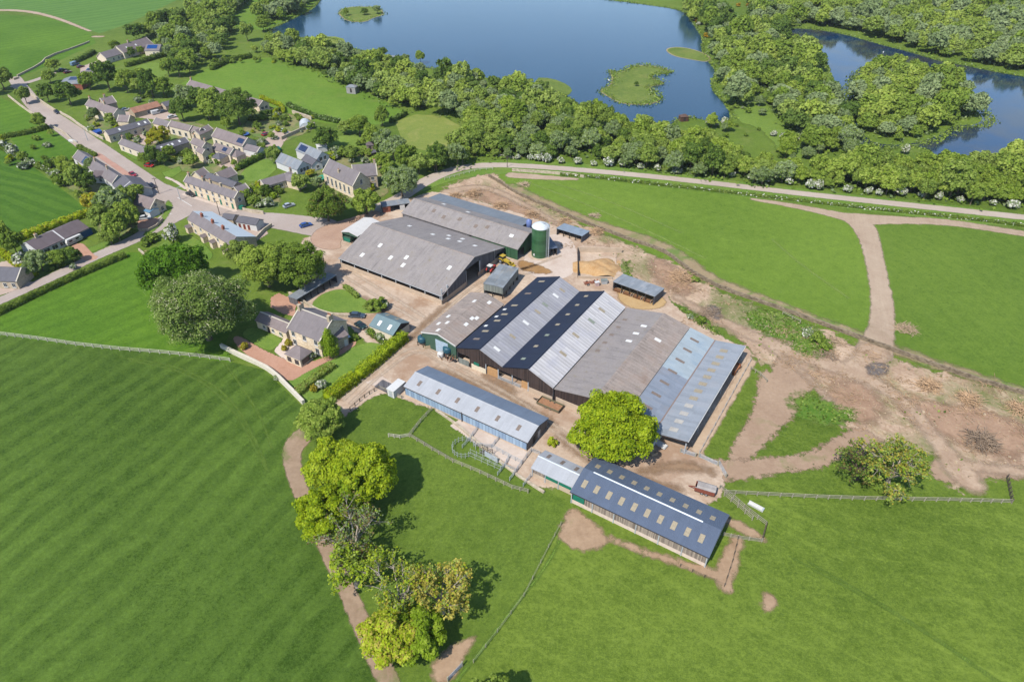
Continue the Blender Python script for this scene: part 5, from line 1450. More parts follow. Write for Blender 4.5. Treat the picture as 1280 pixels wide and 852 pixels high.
L_mid = leaf_mat('leaves_mid_green', C(88, 110, 40, 0.74), C(124, 148, 58, 0.74), C(164, 180, 86, 0.74))
L_fresh = leaf_mat('leaves_fresh_green', C(104, 128, 44, 0.76), C(146, 166, 68, 0.76), C(184, 196, 98, 0.76))
L_dark = leaf_mat('leaves_dark_green', C(64, 88, 36, 0.7), C(94, 120, 52, 0.7), C(134, 154, 78, 0.7))
L_grey = leaf_mat('leaves_grey_green', C(100, 120, 70, 0.7), C(138, 156, 102, 0.7), C(174, 188, 136, 0.7))
L_olive = leaf_mat('leaves_olive', C(104, 126, 52, 0.74), C(138, 158, 72, 0.74), C(176, 190, 102, 0.74))
L_brown = leaf_mat('leaves_bronze', C(110, 92, 56), C(150, 132, 82), C(186, 168, 112))
L_lime = leaf_mat('leaves_lime', C(136, 158, 24), C(188, 208, 48), C(222, 234, 84), .35)
L_lime2 = leaf_mat('leaves_bright_green', C(104, 138, 26), C(156, 186, 52), C(196, 216, 84), .35)
L_yel = leaf_mat('leaves_yellow', C(150, 140, 30), C(206, 194, 60), C(240, 232, 120))
L_gold = leaf_mat('leaves_gold', C(140, 130, 44, .6), C(190, 176, 76, .6), C(222, 208, 112, .6))
L_white = leaf_mat('white_blossom', C(190, 190, 160), C(232, 230, 212), C(250, 248, 240), .1)
L_candle = leaf_mat('chestnut_candles', C(170, 168, 120), C(214, 208, 166), C(238, 232, 200), .1)
L_orange = leaf_mat('gorse_flower', C(150, 110, 20), C(206, 156, 40), C(232, 190, 70))
L_hedge = leaf_mat('hedge_leaves', C(74, 96, 34, 0.66), C(108, 130, 52, 0.66), C(144, 160, 78, 0.66))
L_copper = leaf_mat('copper_leaves', C(92, 56, 44), C(130, 84, 60), C(160, 116, 84))
M_bark = plain('bark', C(128, 112, 94), .95, var=.25, sc=3)
M_barkd = plain('dark_bark', C(92, 80, 68), .95, var=.25, sc=3)
M_barkp = plain('pale_bark', C(186, 174, 158), .95, var=.2, sc=3)


def unit(n, rs):
    d = rs.normal(size=(n, 3)); return d / np.linalg.norm(d, axis=1)[:, None]


def leaf_quads(pos, nor, size, rs):
    n = len(pos)
    r = unit(n, rs)
    x = np.cross(nor, r); x /= np.linalg.norm(x, axis=1)[:, None] + 1e-9
    y = np.cross(nor, x)
    s = (size * rs.uniform(.6, 1.25, n))[:, None]
    k = rs.uniform(.55, 1.0, n)[:, None]
    co = np.stack([pos - x * s, pos - y * s * k + nor * s * .15, pos + x * s, pos + y * s * k + nor * s * .15], 1).reshape(-1, 3)
    return co, np.arange(4 * n).reshape(-1, 4)


def lobes_for(R, vs, k, rs, low=-.25):
    out = [(np.array([0, 0, 0.0]), R * .5)]
    d = unit(k * 6, rs); d = d[d[:, 2] > low][:k]
    # push the lobes apart
    for _ in range(12):
        df = d[:, None] - d[None]; dd = (df ** 2).sum(-1) + np.eye(len(d))
        d = d + (df / dd[..., None] ** 1.5).sum(1) * .03
        d[:, 2] = np.maximum(d[:, 2], low); d /= np.linalg.norm(d, axis=1)[:, None]
    for q in d:
        r = rs.uniform(.24, .42) * R
        c = q * (R - r) * rs.uniform(.74, 1.16); c[2] *= vs
        out.append((c, r))
    return out


def crown_arrays(lobes, n, size, rs, shell=(.72, 1.05), vs=.9, sub=9):
    """leaves on small clumps that sit on the lobes of the crown"""
    cl = []
    for c, r in lobes:
        d = unit(sub * 2, rs)
        o = c / (np.linalg.norm(c) + 1e-6)
        d = d[(d @ o > -.35) & (d[:, 2] > -.6)][:sub]
        for q in d:
            cl.append((c + q * r * rs.uniform(.55, .95) * np.array([1, 1, vs]), r * rs.uniform(.30, .55), rs.uniform(0, 1)))
        cl.append((c, r * .92, .3))
    w = np.array([x[1] ** 2 for x in cl]); w /= w.sum()
    pos = []; nor = []; val = []
    for (c, r, t), k in zip(cl, (w * n).astype(int) + 2):
        d = unit(k, rs); d[:, 2] = np.where(d[:, 2] < -.5, -d[:, 2], d[:, 2])
        u = rs.uniform(shell[0], shell[1], k)
        q = c + d * (u * r)[:, None] * np.array([1, 1, vs])
        nn = d * 1.0 + unit(k, rs) * .55 + np.array([0, 0, .25])
        nn /= np.linalg.norm(nn, axis=1)[:, None]
        pos.append(q); nor.append(nn)
        val.append(np.clip(t * .45 + rs.uniform(0, .55, k), 0, 1))
    pos = np.concatenate(pos); nor = np.concatenate(nor); val = np.concatenate(val)
    co, fa = leaf_quads(pos, nor, size, rs)
    return co, fa, val


def leaf_mesh(name, co, fa, val, mats, mi=None):
    me = np_mesh(name, co, fa, mats)
    a = me.attributes.new('v', 'FLOAT', 'FACE'); a.data.foreach_set('value', val.astype(np.float32))
    if mi is not None: me.polygons.foreach_set('material_index', mi.astype(np.int32))
    return me


def trunk_mb(lobes, hc, r, rs, limbs=7, twigs=0):
    mb = MB()
    top = np.array([rs.uniform(-.3, .3), rs.uniform(-.3, .3), hc * .75])
    mb.tube((0, 0, -.1), (0, 0, hc * .12), r * 1.5, r * 1.05, 9, False)
    mb.tube((0, 0, hc * .12), tuple(top), r * 1.05, r * .65, 9, False)
    idx = list(range(1, len(lobes)))
    for i in idx[:limbs]:
        c = lobes[i][0] + np.array([0, 0, hc])
        a = np.array([0, 0, hc * rs.uniform(.35, .75)]) + top * np.array([.5, .5, 0])
        mid = (a + c) / 2 + unit(1, rs)[0] * lobes[i][1] * .25
        mb.tube(tuple(a), tuple(mid), r * .5, r * .3, 7, False)
        mb.tube(tuple(mid), tuple(c), r * .3, r * .12, 6, False)
        for _ in range(twigs):
            e = c + unit(1, rs)[0] * lobes[i][1] * rs.uniform(.7, 1.05)
            s = mid + (c - mid) * rs.uniform(.2, 1)
            m2 = (s + e) / 2 + unit(1, rs)[0] * .25
            mb.tube(tuple(s), tuple(m2), r * .14, r * .09, 5, False); mb.tube(tuple(m2), tuple(e), r * .09, r * .035, 5, False)
    return mb


def tree(label, base, R, hc, mat, n=9000, size=.34, seed=1, k=14, vs=.85, name='broadleaf_tree', bark=None, shell=(.72, 1.05), limbs=7, twigs=0, candles=0, group=None, lobes=None, mats=None, low=-.25, cat='tree'):
    rs = np.random.default_rng(seed)
    lobes = lobes or lobes_for(R, vs, k, rs, low)
    co, fa, val = crown_arrays(lobes, n, size, rs, shell, vs)
    mi = None
    ms = [mat]
    if mats:
        ms = mats; mi = rs.choice(len(mats), len(fa), p=[.75] + [.25 / (len(mats) - 1)] * (len(mats) - 1))
    if candles:
        c2, f2, v2 = crown_arrays(lobes, candles, size * .55, rs, (1.0, 1.12), vs)
        mi = np.concatenate([np.zeros(len(fa), int), np.ones(len(f2), int)])
        fa = np.concatenate([fa, f2 + len(co)]); co = np.concatenate([co, c2]); val = np.concatenate([val, v2]); ms = [mat, L_candle]
    co[:, 2] += hc
    b = base if isinstance(base, Vector) else P(*base)
    r = thing(name, label, cat, b, rs.uniform(0, 6.28), group)
    me = leaf_mesh('crown', co, fa, val, ms, mi)
    link(bpy.data.objects.new('crown', me), r)
    trunk_mb(lobes, hc, max(.12, R * .05), rs, limbs, twigs).build('trunk', bark or M_bark, r, True)
    return r


def sparse_tree(label, base, R, hc, mats, probs, seed, n=60, leaf=.2, per=40, vs=.7, bark=None, name='ash_tree', trunk=.45, low=-.2, squash=(1, 1)):
    """open crown: limbs, branches and twigs that show, tufts of leaves at their ends"""
    rs = np.random.default_rng(seed)
    mb = MB()
    mb.tube((0, 0, -.1), (0, 0, hc * .45), trunk * 1.3, trunk, 9, False)
    fork = np.array([0, 0, hc * .45])
    pos = []; nor = []; val = []
    tips = []
    nl = 9
    for i in range(nl):
        th = 6.283 * (i + rs.uniform(-.3, .3)) / nl
        el = rs.uniform(low, 1.1)
        dr = np.array([math.cos(th) * math.cos(el) * squash[0], math.sin(th) * math.cos(el) * squash[1], math.sin(el) * vs])
        e = np.array([0, 0, hc]) + dr * R * rs.uniform(.55, .8)
        m = (fork + e) / 2 + unit(1, rs)[0] * R * .08
        mb.tube(tuple(fork), tuple(m), trunk * .5, trunk * .32, 7, False); mb.tube(tuple(m), tuple(e), trunk * .32, trunk * .16, 6, False)
        for j in range(max(2, n // nl)):
            s = m + (e - m) * rs.uniform(.1, 1)
            q = unit(1, rs)[0]; q[2] = abs(q[2]) * .8 - .1
            t = s + (q * .8 + dr * .5) * R * rs.uniform(.22, .42)
            k = (s + t) / 2 + unit(1, rs)[0] * .2
            mb.tube(tuple(s), tuple(k), trunk * .15, trunk * .09, 5, False); mb.tube(tuple(k), tuple(t), trunk * .09, trunk * .03, 4, False)
            for _ in range(3):
                t2 = t + unit(1, rs)[0] * rs.uniform(.5, 1.1)
                mb.tube(tuple(k), tuple(t2), trunk * .05, trunk * .02, 4, False)
                tips.append(t2)
            tips.append(t)
    for t in tips:
        if rs.random() < .14: continue
        k = int(per * rs.uniform(.3, 1.2)) // 4 + 1
        d = unit(k, rs)
        pos.append(t + d * rs.uniform(.15, .75, (k, 1)) * np.array([1, 1, .8])); nn = d * .4 + unit(k, rs) * .6 + np.array([0, 0, .5])
        nor.append(nn / np.linalg.norm(nn, axis=1)[:, None]); val.append(np.clip(rs.uniform(0, .5) + rs.uniform(0, .5, k), 0, 1))
    pos = np.concatenate(pos); nor = np.concatenate(nor); val = np.concatenate(val)
    co, fa = leaf_quads(pos, nor, leaf, rs)
    b = base if isinstance(base, Vector) else P(*base)
    r = thing(name, label, 'tree', b, 0)
    link(bpy.data.objects.new('crown', leaf_mesh('crown', co, fa, val, mats, rs.choice(len(mats), len(fa), p=probs))), r)
    mb.build('trunk', bark or M_barkp, r, True)
    return r


# ---- the trees round the farm, each with its own crown
tree('huge horse chestnut in white flower beside the farmhouse', (262, 424), 12.3, 9.6, leaf_mat('chestnut_leaves', C(90, 116, 46, .66), C(124, 148, 70, .66), C(158, 176, 100, .66)), 52500, 0.27, 3, 34, .88, 'chestnut_tree', candles=7000)
tree('big round dark green tree behind the flowering chestnut', (226, 365), 9.6, 7.5, leaf_mat('leaves_rich_green', C(74, 112, 26, .7), C(106, 146, 46, .7), C(142, 176, 68, .7)), 28000, 0.30, 4, 22, .85)
tree('spreading tree between the chestnut and the reddish yard, left of its neighbour', (337, 358), 8.0, 7.0, L_fresh, 21000, 0.28, 5, 18, .9)
tree('full green tree at the corner of the widest barn and the lean to shed', (376, 356), 8.8, 7.0, L_mid, 24500, 0.28, 6, 20, .9)
tree('small olive tree beside the gable of the red chimneyed terrace', (300, 332), 4.5, 4.5, L_olive, 7000, 0.25, 7, 10, .9)
tree('glowing lime green tree standing in the farmyard by the cattle sheds', (763, 560), 9.3, 6.6, L_lime, 42000, 0.27, 8, 26, .82, bark=M_barkp, mats=[L_lime, L_lime2])
tree('compact mid green tree where the lane leaves the garden hedge', (404, 540), 5.6, 4.4, L_mid, 15750, 0.24, 9, 16, .8, mats=[L_mid, L_fresh])
tree('lime green maple at the top of the row along the farm lane', (425, 606), 6.1, 6.5, L_lime, 22750, 0.24, 10, 18, .85, mats=[L_lime, L_lime2])
tree('largest lime green maple of the row with the longest shadow', (463, 622), 6.6, 8.0, L_lime2, 26250, 0.25, 11, 20, .9, mats=[L_lime, L_lime2])
tree('lime green maple leaning over the lane in the middle of the row', (408, 668), 5.6, 6.5, L_lime, 15750, 0.24, 12, 14, .85, mats=[L_lime, L_lime2])
tree('low lime green maple between the two tallest of the lane row', (440, 642), 5.0, 5.0, L_lime2, 14000, 0.24, 121, 14, .85)
sparse_tree('thinly leaved grey brown ash in the lane row', (446, 692), 6.6, 6.8, [L_brown, L_grey, L_lime2], [.4, .35, .25], 13, n=90, per=44, leaf=.2, vs=.9)
sparse_tree('yellow green tree with open crown below the grey brown ash', (447, 732), 5.6, 5.5, [L_lime2, L_lime, L_olive], [.5, .3, .2], 14, n=80, per=80, leaf=.24, vs=.8, name='broadleaf_tree')
sparse_tree('yellow brown oak with bare twigs showing, rightmost of the lane row', (553, 765), 6.6, 6.0, [L_gold, L_olive, L_lime], [.7, .15, .15], 15, n=90, per=72, leaf=.23, vs=.7, name='oak_tree')
sparse_tree('thin olive oak with pale branches showing beside the yellow brown oak', (503, 762), 6.8, 6.0, [L_olive, L_lime, L_gold], [.45, .4, .15], 16, n=80, per=50, leaf=.21, vs=.75, name='oak_tree')
tree('yellow green tree at the very bottom of the lane row', (489, 815), 5.2, 5.0, L_lime, 14000, 0.22, 17, 14, .85, mats=[L_lime, L_gold])
tree('bright green tree beside the yellow one at the bottom of the lane row', (527, 805), 5.0, 4.2, L_lime2, 15750, 0.22, 18, 14, .8)
sparse_tree('half bare ash with grey branches in the rough pasture on the right', (1106, 608), 8.2, 5.6, [L_olive, L_lime2, L_gold], [.5, .15, .35], 19, n=110, per=60, leaf=.24, vs=.65, low=-.5)
sparse_tree('dark bare twigged half of the tree in the rough pasture', (1070, 598), 6.2, 4.6, [L_brown, L_mid, L_dark], [.3, .4, .3], 20, n=90, per=40, leaf=.22, vs=.65, bark=M_barkd, low=-.5)
tree('green tree at the very bottom edge right of the pale field gate', (612, 900), 4.5, 5.5, L_mid, 7000, 0.25, 201, 12, .9)
tree('tall yellow green conifer against the farmhouse gable', (415, 446), 2.2, 3.6, L_lime2, 6125, 0.15, 21, 8, 1.7, 'conifer_tree', lobes=[(np.array([0, 0, -1.6]), 1.9), (np.array([0, 0, 0.]), 2.0), (np.array([0, 0, 2.0]), 1.5), (np.array([0, 0, 3.6]), .9)], cat='conifer')
tree('round garden shrub at the corner of the empty yard', (473, 388), 2.7, 2.0, L_mid, 4550, 0.18, 22, 8, .9, 'garden_shrub', cat='shrub')
tree('spiky grey shrub beside the round one in the yard corner', (462, 386), 2.0, 1.2, L_olive, 2275, 0.16, 23, 8, .8, 'garden_shrub', cat='shrub')
tree('large variegated yellow tree filling the stone courtyard', (201, 182), 5.2, 4.2, L_yel, 12250, 0.25, 24, 16, .8, mats=[L_yel, L_lime2])
tree('bronze and green tree at the road end in front of the chapel', (411, 276), 7.2, 5.6, L_mid, 15750, 0.27, 25, 18, .9, mats=[L_mid, L_brown, L_dark])
tree('fresh green tree in front of the chapel gable', (459, 268), 5.2, 4.6, L_fresh, 11375, 0.25, 26, 14, .95)
tree('grey green airy tree between chapel house and bare ground', (503, 246), 6.4, 6.2, L_grey, 12250, 0.25, 27, 16, .95, mats=[L_grey, L_mid])
tree('big dense dark tree in the middle of the village gardens', (300, 156), 9.0, 8.0, L_dark, 21000, 0.33, 28, 24, .85, mats=[L_dark, L_mid])

# ---- kinds of tree that repeat: one crown of each, copied
PROTO = {}


def proto(key, mat, R=4.0, hc=4.4, n=4200, size=.33, seed=1, k=12, vs=.9, mats=None, bark=None, shell=(.72, 1.05), p0=.8):
    rs = np.random.default_rng(seed)
    lobes = lobes_for(R, vs, k, rs, -.35)
    lobes[0] = (lobes[0][0], R * .66)
    lobes = [lobes[0]] + [(c * .93, r * 1.12) for c, r in lobes[1:]]
    co, fa, val = crown_arrays(lobes, n, size, rs, shell, vs)
    co[:, 2] += hc
    co[:, 2] = np.maximum(co[:, 2], .1)
    mi = rs.choice(len(mats), len(fa), p=[p0] + [(1 - p0) / (len(mats) - 1)] * (len(mats) - 1)) if mats else None
    me = leaf_mesh('crown_' + key, co, fa, val, mats or [mat], mi)
    tm = trunk_mb(lobes, hc, .2, rs, 4).mesh('trunk_' + key, bark or M_bark, True)
    # thin version for the far mass
    sel = rs.random(len(fa)) < .34
    cc = co.reshape(-1, 4, 3)[sel]; ctr = cc.mean(1, keepdims=True)
    PROTO[key] = (me, tm, (ctr + (cc - ctr) * 1.5), val[sel])


for i in range(3):
    proto('mid%d' % i, L_mid, seed=40 + i, mats=[L_mid, L_fresh])
    proto('fresh%d' % i, L_fresh, seed=50 + i, mats=[L_fresh, L_lime2] if i == 0 else [L_fresh, L_mid])
    proto('dark%d' % i, L_dark, seed=60 + i, mats=[L_dark, L_mid])
    proto('grey%d' % i, L_grey, seed=70 + i, mats=[L_grey, L_mid], vs=.8)
    proto('olive%d' % i, L_olive, seed=80 + i, mats=[L_olive, L_mid])
proto('yellow0', L_yel, seed=90, mats=[L_yel, L_lime])
proto('blossom0', L_white, seed=91, R=2.0, hc=1.7, n=700, size=.4, mats=[L_white, L_mid], k=8, p0=.5)
proto('blossom1', L_white, seed=92, R=2.0, hc=1.6, n=700, size=.4, mats=[L_white, L_grey], k=8, p0=.45)
proto('gorse0', L_orange, seed=93, R=2.0, hc=1.2, n=500, size=.45, mats=[L_orange, L_mid], k=8)
proto('copper0', L_copper, seed=94, R=3.0, hc=2.8, n=1100, size=.45, mats=[L_copper, L_brown], k=8)
proto('bush0', L_mid, seed=95, R=1.6, hc=1.1, n=500, size=.32, mats=[L_mid, L_dark], k=7)
proto('bush1', L_grey, seed=96, R=1.6, hc=1.1, n=500, size=.32, mats=[L_grey, L_white], k=7)
proto('bush2', L_lime, seed=97, R=1.6, hc=1.1, n=500, size=.32, mats=[L_lime, L_gold], k=7)
proto('bush3', L_gold, seed=98, R=1.2, hc=.9, n=420, size=.24, mats=[L_yel, L_gold], k=7)


def stand(key, loc, sc, label, group=None, name='broadleaf_tree', cat='tree', zs=1.0):
    me, tm = PROTO[key][:2]
    r = thing(name, label, cat, loc, random.uniform(0, 6.28), group)
    r.scale = (sc * random.uniform(.88, 1.14), sc * random.uniform(.88, 1.14), sc * zs * random.uniform(.8, 1.3))
    link(bpy.data.objects.new('crown', me), r)
    link(bpy.data.objects.new('trunk', tm), r)
    return r


# village trees: (px, py of the foot, radius m, kind, label)
VT = [(62, 128, 5.2, 'dark0', 'dark tree left of two over the pale road wall'), (89, 131, 6.0, 'dark1', 'dark round tree right of two over the pale road wall'),
      (70, 90, 4.0, 'mid0', 'tree at the left corner of the far car park'), (64, 104, 4.2, 'mid2', 'tree below the car park beside the far lane'), (6, 112, 6.0, 'olive0', 'olive tree at the far bend of the road'), (-12, 120, 5.0, 'olive1', 'olive tree at the left picture edge by the field corner'),
      (114, 112, 5.0, 'mid1', 'bright round tree next to the brick shed'), (138, 114, 7.2, 'dark2', 'tall dark tree above the cream fronted house'), (160, 116, 5.0, 'fresh1', 'fresh green tree behind the cream fronted house chimney'),
      (176, 118, 5.0, 'olive2', 'olive tree above the orange pantiled stable'), (192, 122, 6.0, 'dark0', 'dark tree right of the orange pantiled stable'), (207, 122, 5.4, 'mid0', 'green tree beside the small hidden slate shed'), (180, 104, 4.0, 'fresh2', 'loose green tree at the foot of the far lawn'), (165, 106, 3.6, 'mid1', 'small green tree at the corner of the far lawn'),
      (234, 134, 6.2, 'grey0', 'grey green tree in front of the very long range'), (252, 138, 6.0, 'dark1', 'dark tree in front of the very long range'), (268, 142, 6.4, 'mid2', 'green tree in front of the very long range'), (230, 152, 5.0, 'dark2', 'darkest tree just behind the purple slate range'), (262, 150, 5.5, 'mid0', 'green tree behind the short slate wing'), (284, 162, 2.8, 'fresh0', 'small light tree at the foot of the big dense one'),
      (225, 96, 5.0, 'dark2', 'dark tree at the head of the very long range'), (212, 96, 4.6, 'mid1', 'green tree left of the head of the very long range'), (238, 92, 4.6, 'mid0', 'green tree right of the head of the very long range'),
      (194, 206, 3.6, 'dark0', 'dark garden tree above the red car under the trees'), (214, 198, 3.0, 'mid1', 'green tree beside the lower courtyard range'), (242, 210, 3.4, 'fresh1', 'round green tree in front of the two storey house'), (181, 206, 2.2, 'mid2', 'low tree at the road edge by the courtyard'), (206, 207, 2.6, 'dark2', 'small dark tree next to the garden lawn strips'),
      (84, 214, 3.6, 'fresh0', 'light green tree behind the west side cottages'), (92, 222, 3.2, 'fresh2', 'second light green tree behind the west side cottages'), (103, 238, 5.0, 'olive0', 'olive tree in the gardens left of the gabled extension'), (114, 240, 3.6, 'dark1', 'dark tree touching the gabled extension'), (117, 214, 3.0, 'grey1', 'grey green tree against the solar panelled cottages'),
      (120, 266, 4.2, 'yellow0', 'golden yellow tree in the cottage gardens'), (134, 270, 4.0, 'mid0', 'green tree beside the golden yellow one'), (173, 250, 3.4, 'mid1', 'green tree at the end gable of the west side row'), (164, 262, 4.6, 'olive1', 'olive tree behind the corner cottage'), (150, 276, 5.6, 'grey2', 'greyish tree in the shelter belt by the bungalow'), (134, 290, 4.6, 'olive2', 'olive tree nearest the blue garage door'), (150, 300, 4.6, 'mid2', 'green tree in the shelter belt by the road'), (166, 288, 5.0, 'fresh1', 'fresh green tree beside the red drive'), (140, 305, 3.4, 'olive0', 'low olive tree at the roadside end of the shelter belt'),
      (22, 318, 3.6, 'mid1', 'green tree at the pale gable of the bungalow'), (4, 306, 3.8, 'fresh0', 'fresh green tree at the left picture edge by the bungalow'), (54, 338, 4.0, 'grey0', 'grey green tree in front of the bungalow'), (74, 334, 3.6, 'mid0', 'mid green tree in front of the bungalow'), (94, 328, 3.2, 'dark2', 'dark tree at the bungalow drive'), (42, 346, 3.2, 'grey1', 'low grey green tree beside the paved drive'),
      (409, 186, 5.6, 'dark0', 'dark tree with long shadow above the white house'), (450, 170, 6.2, 'mid0', 'broad green tree at the edge of the village pasture'), (466, 182, 4.8, 'fresh1', 'fresh tree beside the brown roofed summerhouse'), (480, 188, 5.2, 'grey1', 'tall grey green tree left of the dry meadow'), (492, 200, 5.6, 'grey2', 'grey green tree below the dry meadow'), (508, 214, 5.0, 'mid1', 'green tree on the bank below the dry meadow'), (524, 218, 4.6, 'olive1', 'olive tree on the bank by the lane'), (546, 214, 5.4, 'dark1', 'dark tree at the bend of the lane'), (478, 158, 4.2, 'mid2', 'small tree at the lower corner of the village pasture'), (432, 168, 3.6, 'olive2', 'low tree on the edge of the village pasture'),
      (440, 202, 3.6, 'olive0', 'olive bush tree over the chapel roof'), (478, 214, 4.0, 'fresh2', 'light tree beside the chapel house chimney'), (488, 226, 4.4, 'mid1', 'green tree right of the chapel house'), (376, 240, 3.8, 'olive1', 'olive tree by the stone bungalow drive'), (398, 236, 3.0, 'grey0', 'grey shrub tree against the chapel wall'), (319, 258, 3.0, 'mid0', 'round tree behind the low curved wall'), (334, 246, 2.6, 'dark2', 'dark clipped tree at the stone bungalow'), (345, 205, 3.4, 'olive1', 'olive tree in front of the white house'), (389, 221, 2.0, 'yellow0', 'golden conifer in the chapel house garden'),
      (120, 152, 3.2, 'grey1', 'grey garden tree behind the white capped road wall'), (140, 157, 2.6, 'olive2', 'bronze garden tree at the cream fronted house'), (146, 66, 3.4, 'mid1', 'tree between the two far stone houses'), (166, 72, 2.6, 'dark0', 'dark clipped tree before the purple roofed far house'), (176, 68, 3.0, 'mid2', 'tree before the purple roofed far house'), (214, 74, 3.8, 'grey0', 'pale round tree at the end of the far hedge'),
      (52, 162, 3.6, 'mid0', 'hedgerow tree at the road bend with a dark shadow'), (34, 130, 4.0, 'olive1', 'tree overhanging the road at the top of the village'), (478, 71, 3.4, 'dark0', 'single dark tree on the lake shore by the cabin'), (507, 79, 3.0, 'grey0', 'single grey tree on the lake shore'), (526, 80, 3.2, 'mid0', 'low tree on the lake shore right of the cabin'),
      (433, 20, 2.6, 'fresh1', 'light tree on the small grassy island'), (456, 19, 3.0, 'dark0', 'dark tree on the small grassy island'), (472, 18, 3.6, 'grey0', 'grey tree at the right tip of the small island'), (795, 108, 1.6, 'dark1', 'single bush on the bare island'),
      (330, 40, 5.0, 'mid1', 'round tree left of two by the lake inlet'), (340, 62, 5.4, 'mid2', 'round tree at the upper corner of the village pasture'), (368, 62, 5.4, 'fresh2', 'bright round tree beside the yellow shore bank'), (310, 52, 5.0, 'olive1', 'olive tree at the top of the village pasture')]
for x, y, r, k, lab in VT:
    stand(k, P(x, y), .92 * r / 4.0, lab)
BU = [(218, 303, 3.0, 'blossom0', 'white flowering bush in the terrace gardens'), (30, 332, 2.6, 'blossom1', 'white flowering bush at the bungalow gable'), (306, 436, 1.2, 'bush3', 'golden shrub on the brick path by the white wall'), (361, 432, 1.1, 'bush3', 'golden shrub nearest the patio'), (356, 438, 1.0, 'bush3', 'lowest golden shrub at the edge of the patio'), (340, 412, 1.0, 'bush3', 'golden shrub against the low outbuilding'), (393, 489, 1.1, 'bush3', 'yellow flowering clump in the lower garden bed'), (402, 485, 1.3, 'blossom1', 'white flowering clump in the lower garden bed'),
      (467, 418, 1.5, 'bush0', 'dark shrub before the garage wall, left'), (476, 424, 1.4, 'bush1', 'grey shrub before the garage wall'), (390, 448, 1.4, 'bush1', 'pale shrub at the farmhouse corner'), (347, 474, 1.0, 'bush1', 'lilac grey shrub against the white wall'), (356, 420, 1.2, 'bush0', 'climbing shrub at the left corner of the farmhouse'),
      (480, 385, 1.6, 'bush1', 'twiggy grey shrub at the yard edge'), (443, 424, 1.2, 'bush0', 'shrub beside the little blue roofed lean to'),
      (336, 258, 2.2, 'bush1', 'silvery shrub on the wall end by the silver car'), (326, 259, 2.0, 'bush1', 'second silvery shrub on the low curved wall'), (310, 250, 2.4, 'bush0', 'dark shrub in the terrace end garden'), (430, 196, 3.0, 'bush0', 'wide dark shrub on the chapel lawn'), (420, 192, 2.6, 'bush1', 'grey shrub on the chapel lawn'), (440, 193, 2.8, 'bush0', 'round shrub at the top of the chapel lawn'),
      (60, 184, 1.8, 'bush1', 'pale bush in the small roadside paddock'), (6, 186, 2.6, 'blossom0', 'white hawthorn at the left edge of the crop field'), (18, 194, 2.4, 'blossom1', 'pale hawthorn in the crop field hedge'), (30, 200, 2.2, 'bush0', 'dark bush at the end of the crop field hedge'), (38, 208, 2.2, 'bush1', 'grey bush behind the cottage gardens'), (64, 210, 2.4, 'bush0', 'garden bush nearest the brown plot'), (72, 222, 2.4, 'bush1', 'grey bush in the cottage gardens'), (80, 232, 2.6, 'bush0', 'green bush in the cottage gardens'),
      (1020, 428, 2.0, 'bush0', 'scrubby bush on the rough ground'), (1030, 436, 1.6, 'bush0', 'low bush by the old log heap'), (1008, 420, 1.5, 'bush1', 'grey scrub on the rough ground'), (868, 352, 1.4, 'bush0', 'weedy bush beside the long stone wall'), (786, 350, 1.2, 'bush0', 'weeds behind the cattle shelter'), (720, 289, 1.2, 'bush0', 'weeds at the end of the pale blue shelter'), (876, 404, 1.3, 'bush0', 'weeds behind the blue roofed shed'), (862, 398, 1.1, 'bush1', 'grey weeds behind the brown shed'), (1100, 612, 1.6, 'bush0', 'dark bush under the half bare ash'), (1085, 600, 1.8, 'bush0', 'green bush at the foot of the half bare ash'), (690, 556, 1.3, 'bush2', 'lime green sucker at the foot of the yard tree'), (745, 566, 1.3, 'bush2', 'low lime green shoot by the yard tree trunk')]
for x, y, r, k, lab in BU:
    stand(k, P(x, y), r / (2.0 if k.startswith('bl') else 1.2 if k == 'bush3' else 1.6), lab, name='garden_shrub', cat='shrub')

GARD = [((205, 190), (238, 206), 14), ((64, 200), (120, 250), 26), ((300, 195), (345, 160), 20), ((320, 140), (395, 168), 26), ((415, 175), (475, 205), 22), ((300, 236), (346, 262), 16), ((108, 140), (150, 170), 18), ((170, 120), (215, 135), 10), ((180, 296), (232, 326), 14), ((395, 215), (470, 245), 8), ((262, 196), (300, 216), 8), ((55, 318), (100, 340), 8), ((128, 252), (172, 300), 14), ((160, 170), (190, 186), 8), ((0, 165), (70, 215), 12), ((268, 80), (345, 74), 10)]
for (xa, ya), (xb, yb), n in GARD:
    for _ in range(n):
        k = random.choice(('bush0', 'bush0', 'bush1', 'bush0', 'bush2', 'fresh1'))
        s = random.uniform(.45, 1.25) * (1 if k.startswith('bush') else .38)
        stand(k, P(random.uniform(xa, xb), random.uniform(ya, yb)), s, {'b0': 'mid green', 'b1': 'silvery', 'b2': 'lime green', 'f': 'fresh green'}['f' if k[0] == 'f' else 'b' + k[-1]] + ' shrub among the village gardens between houses and trees', {'b0': 'mid green', 'b1': 'silvery', 'b2': 'lime green', 'f': 'fresh green'}['f' if k[0] == 'f' else 'b' + k[-1]] + ' shrubs in the village gardens', 'garden_shrub', 'shrub')

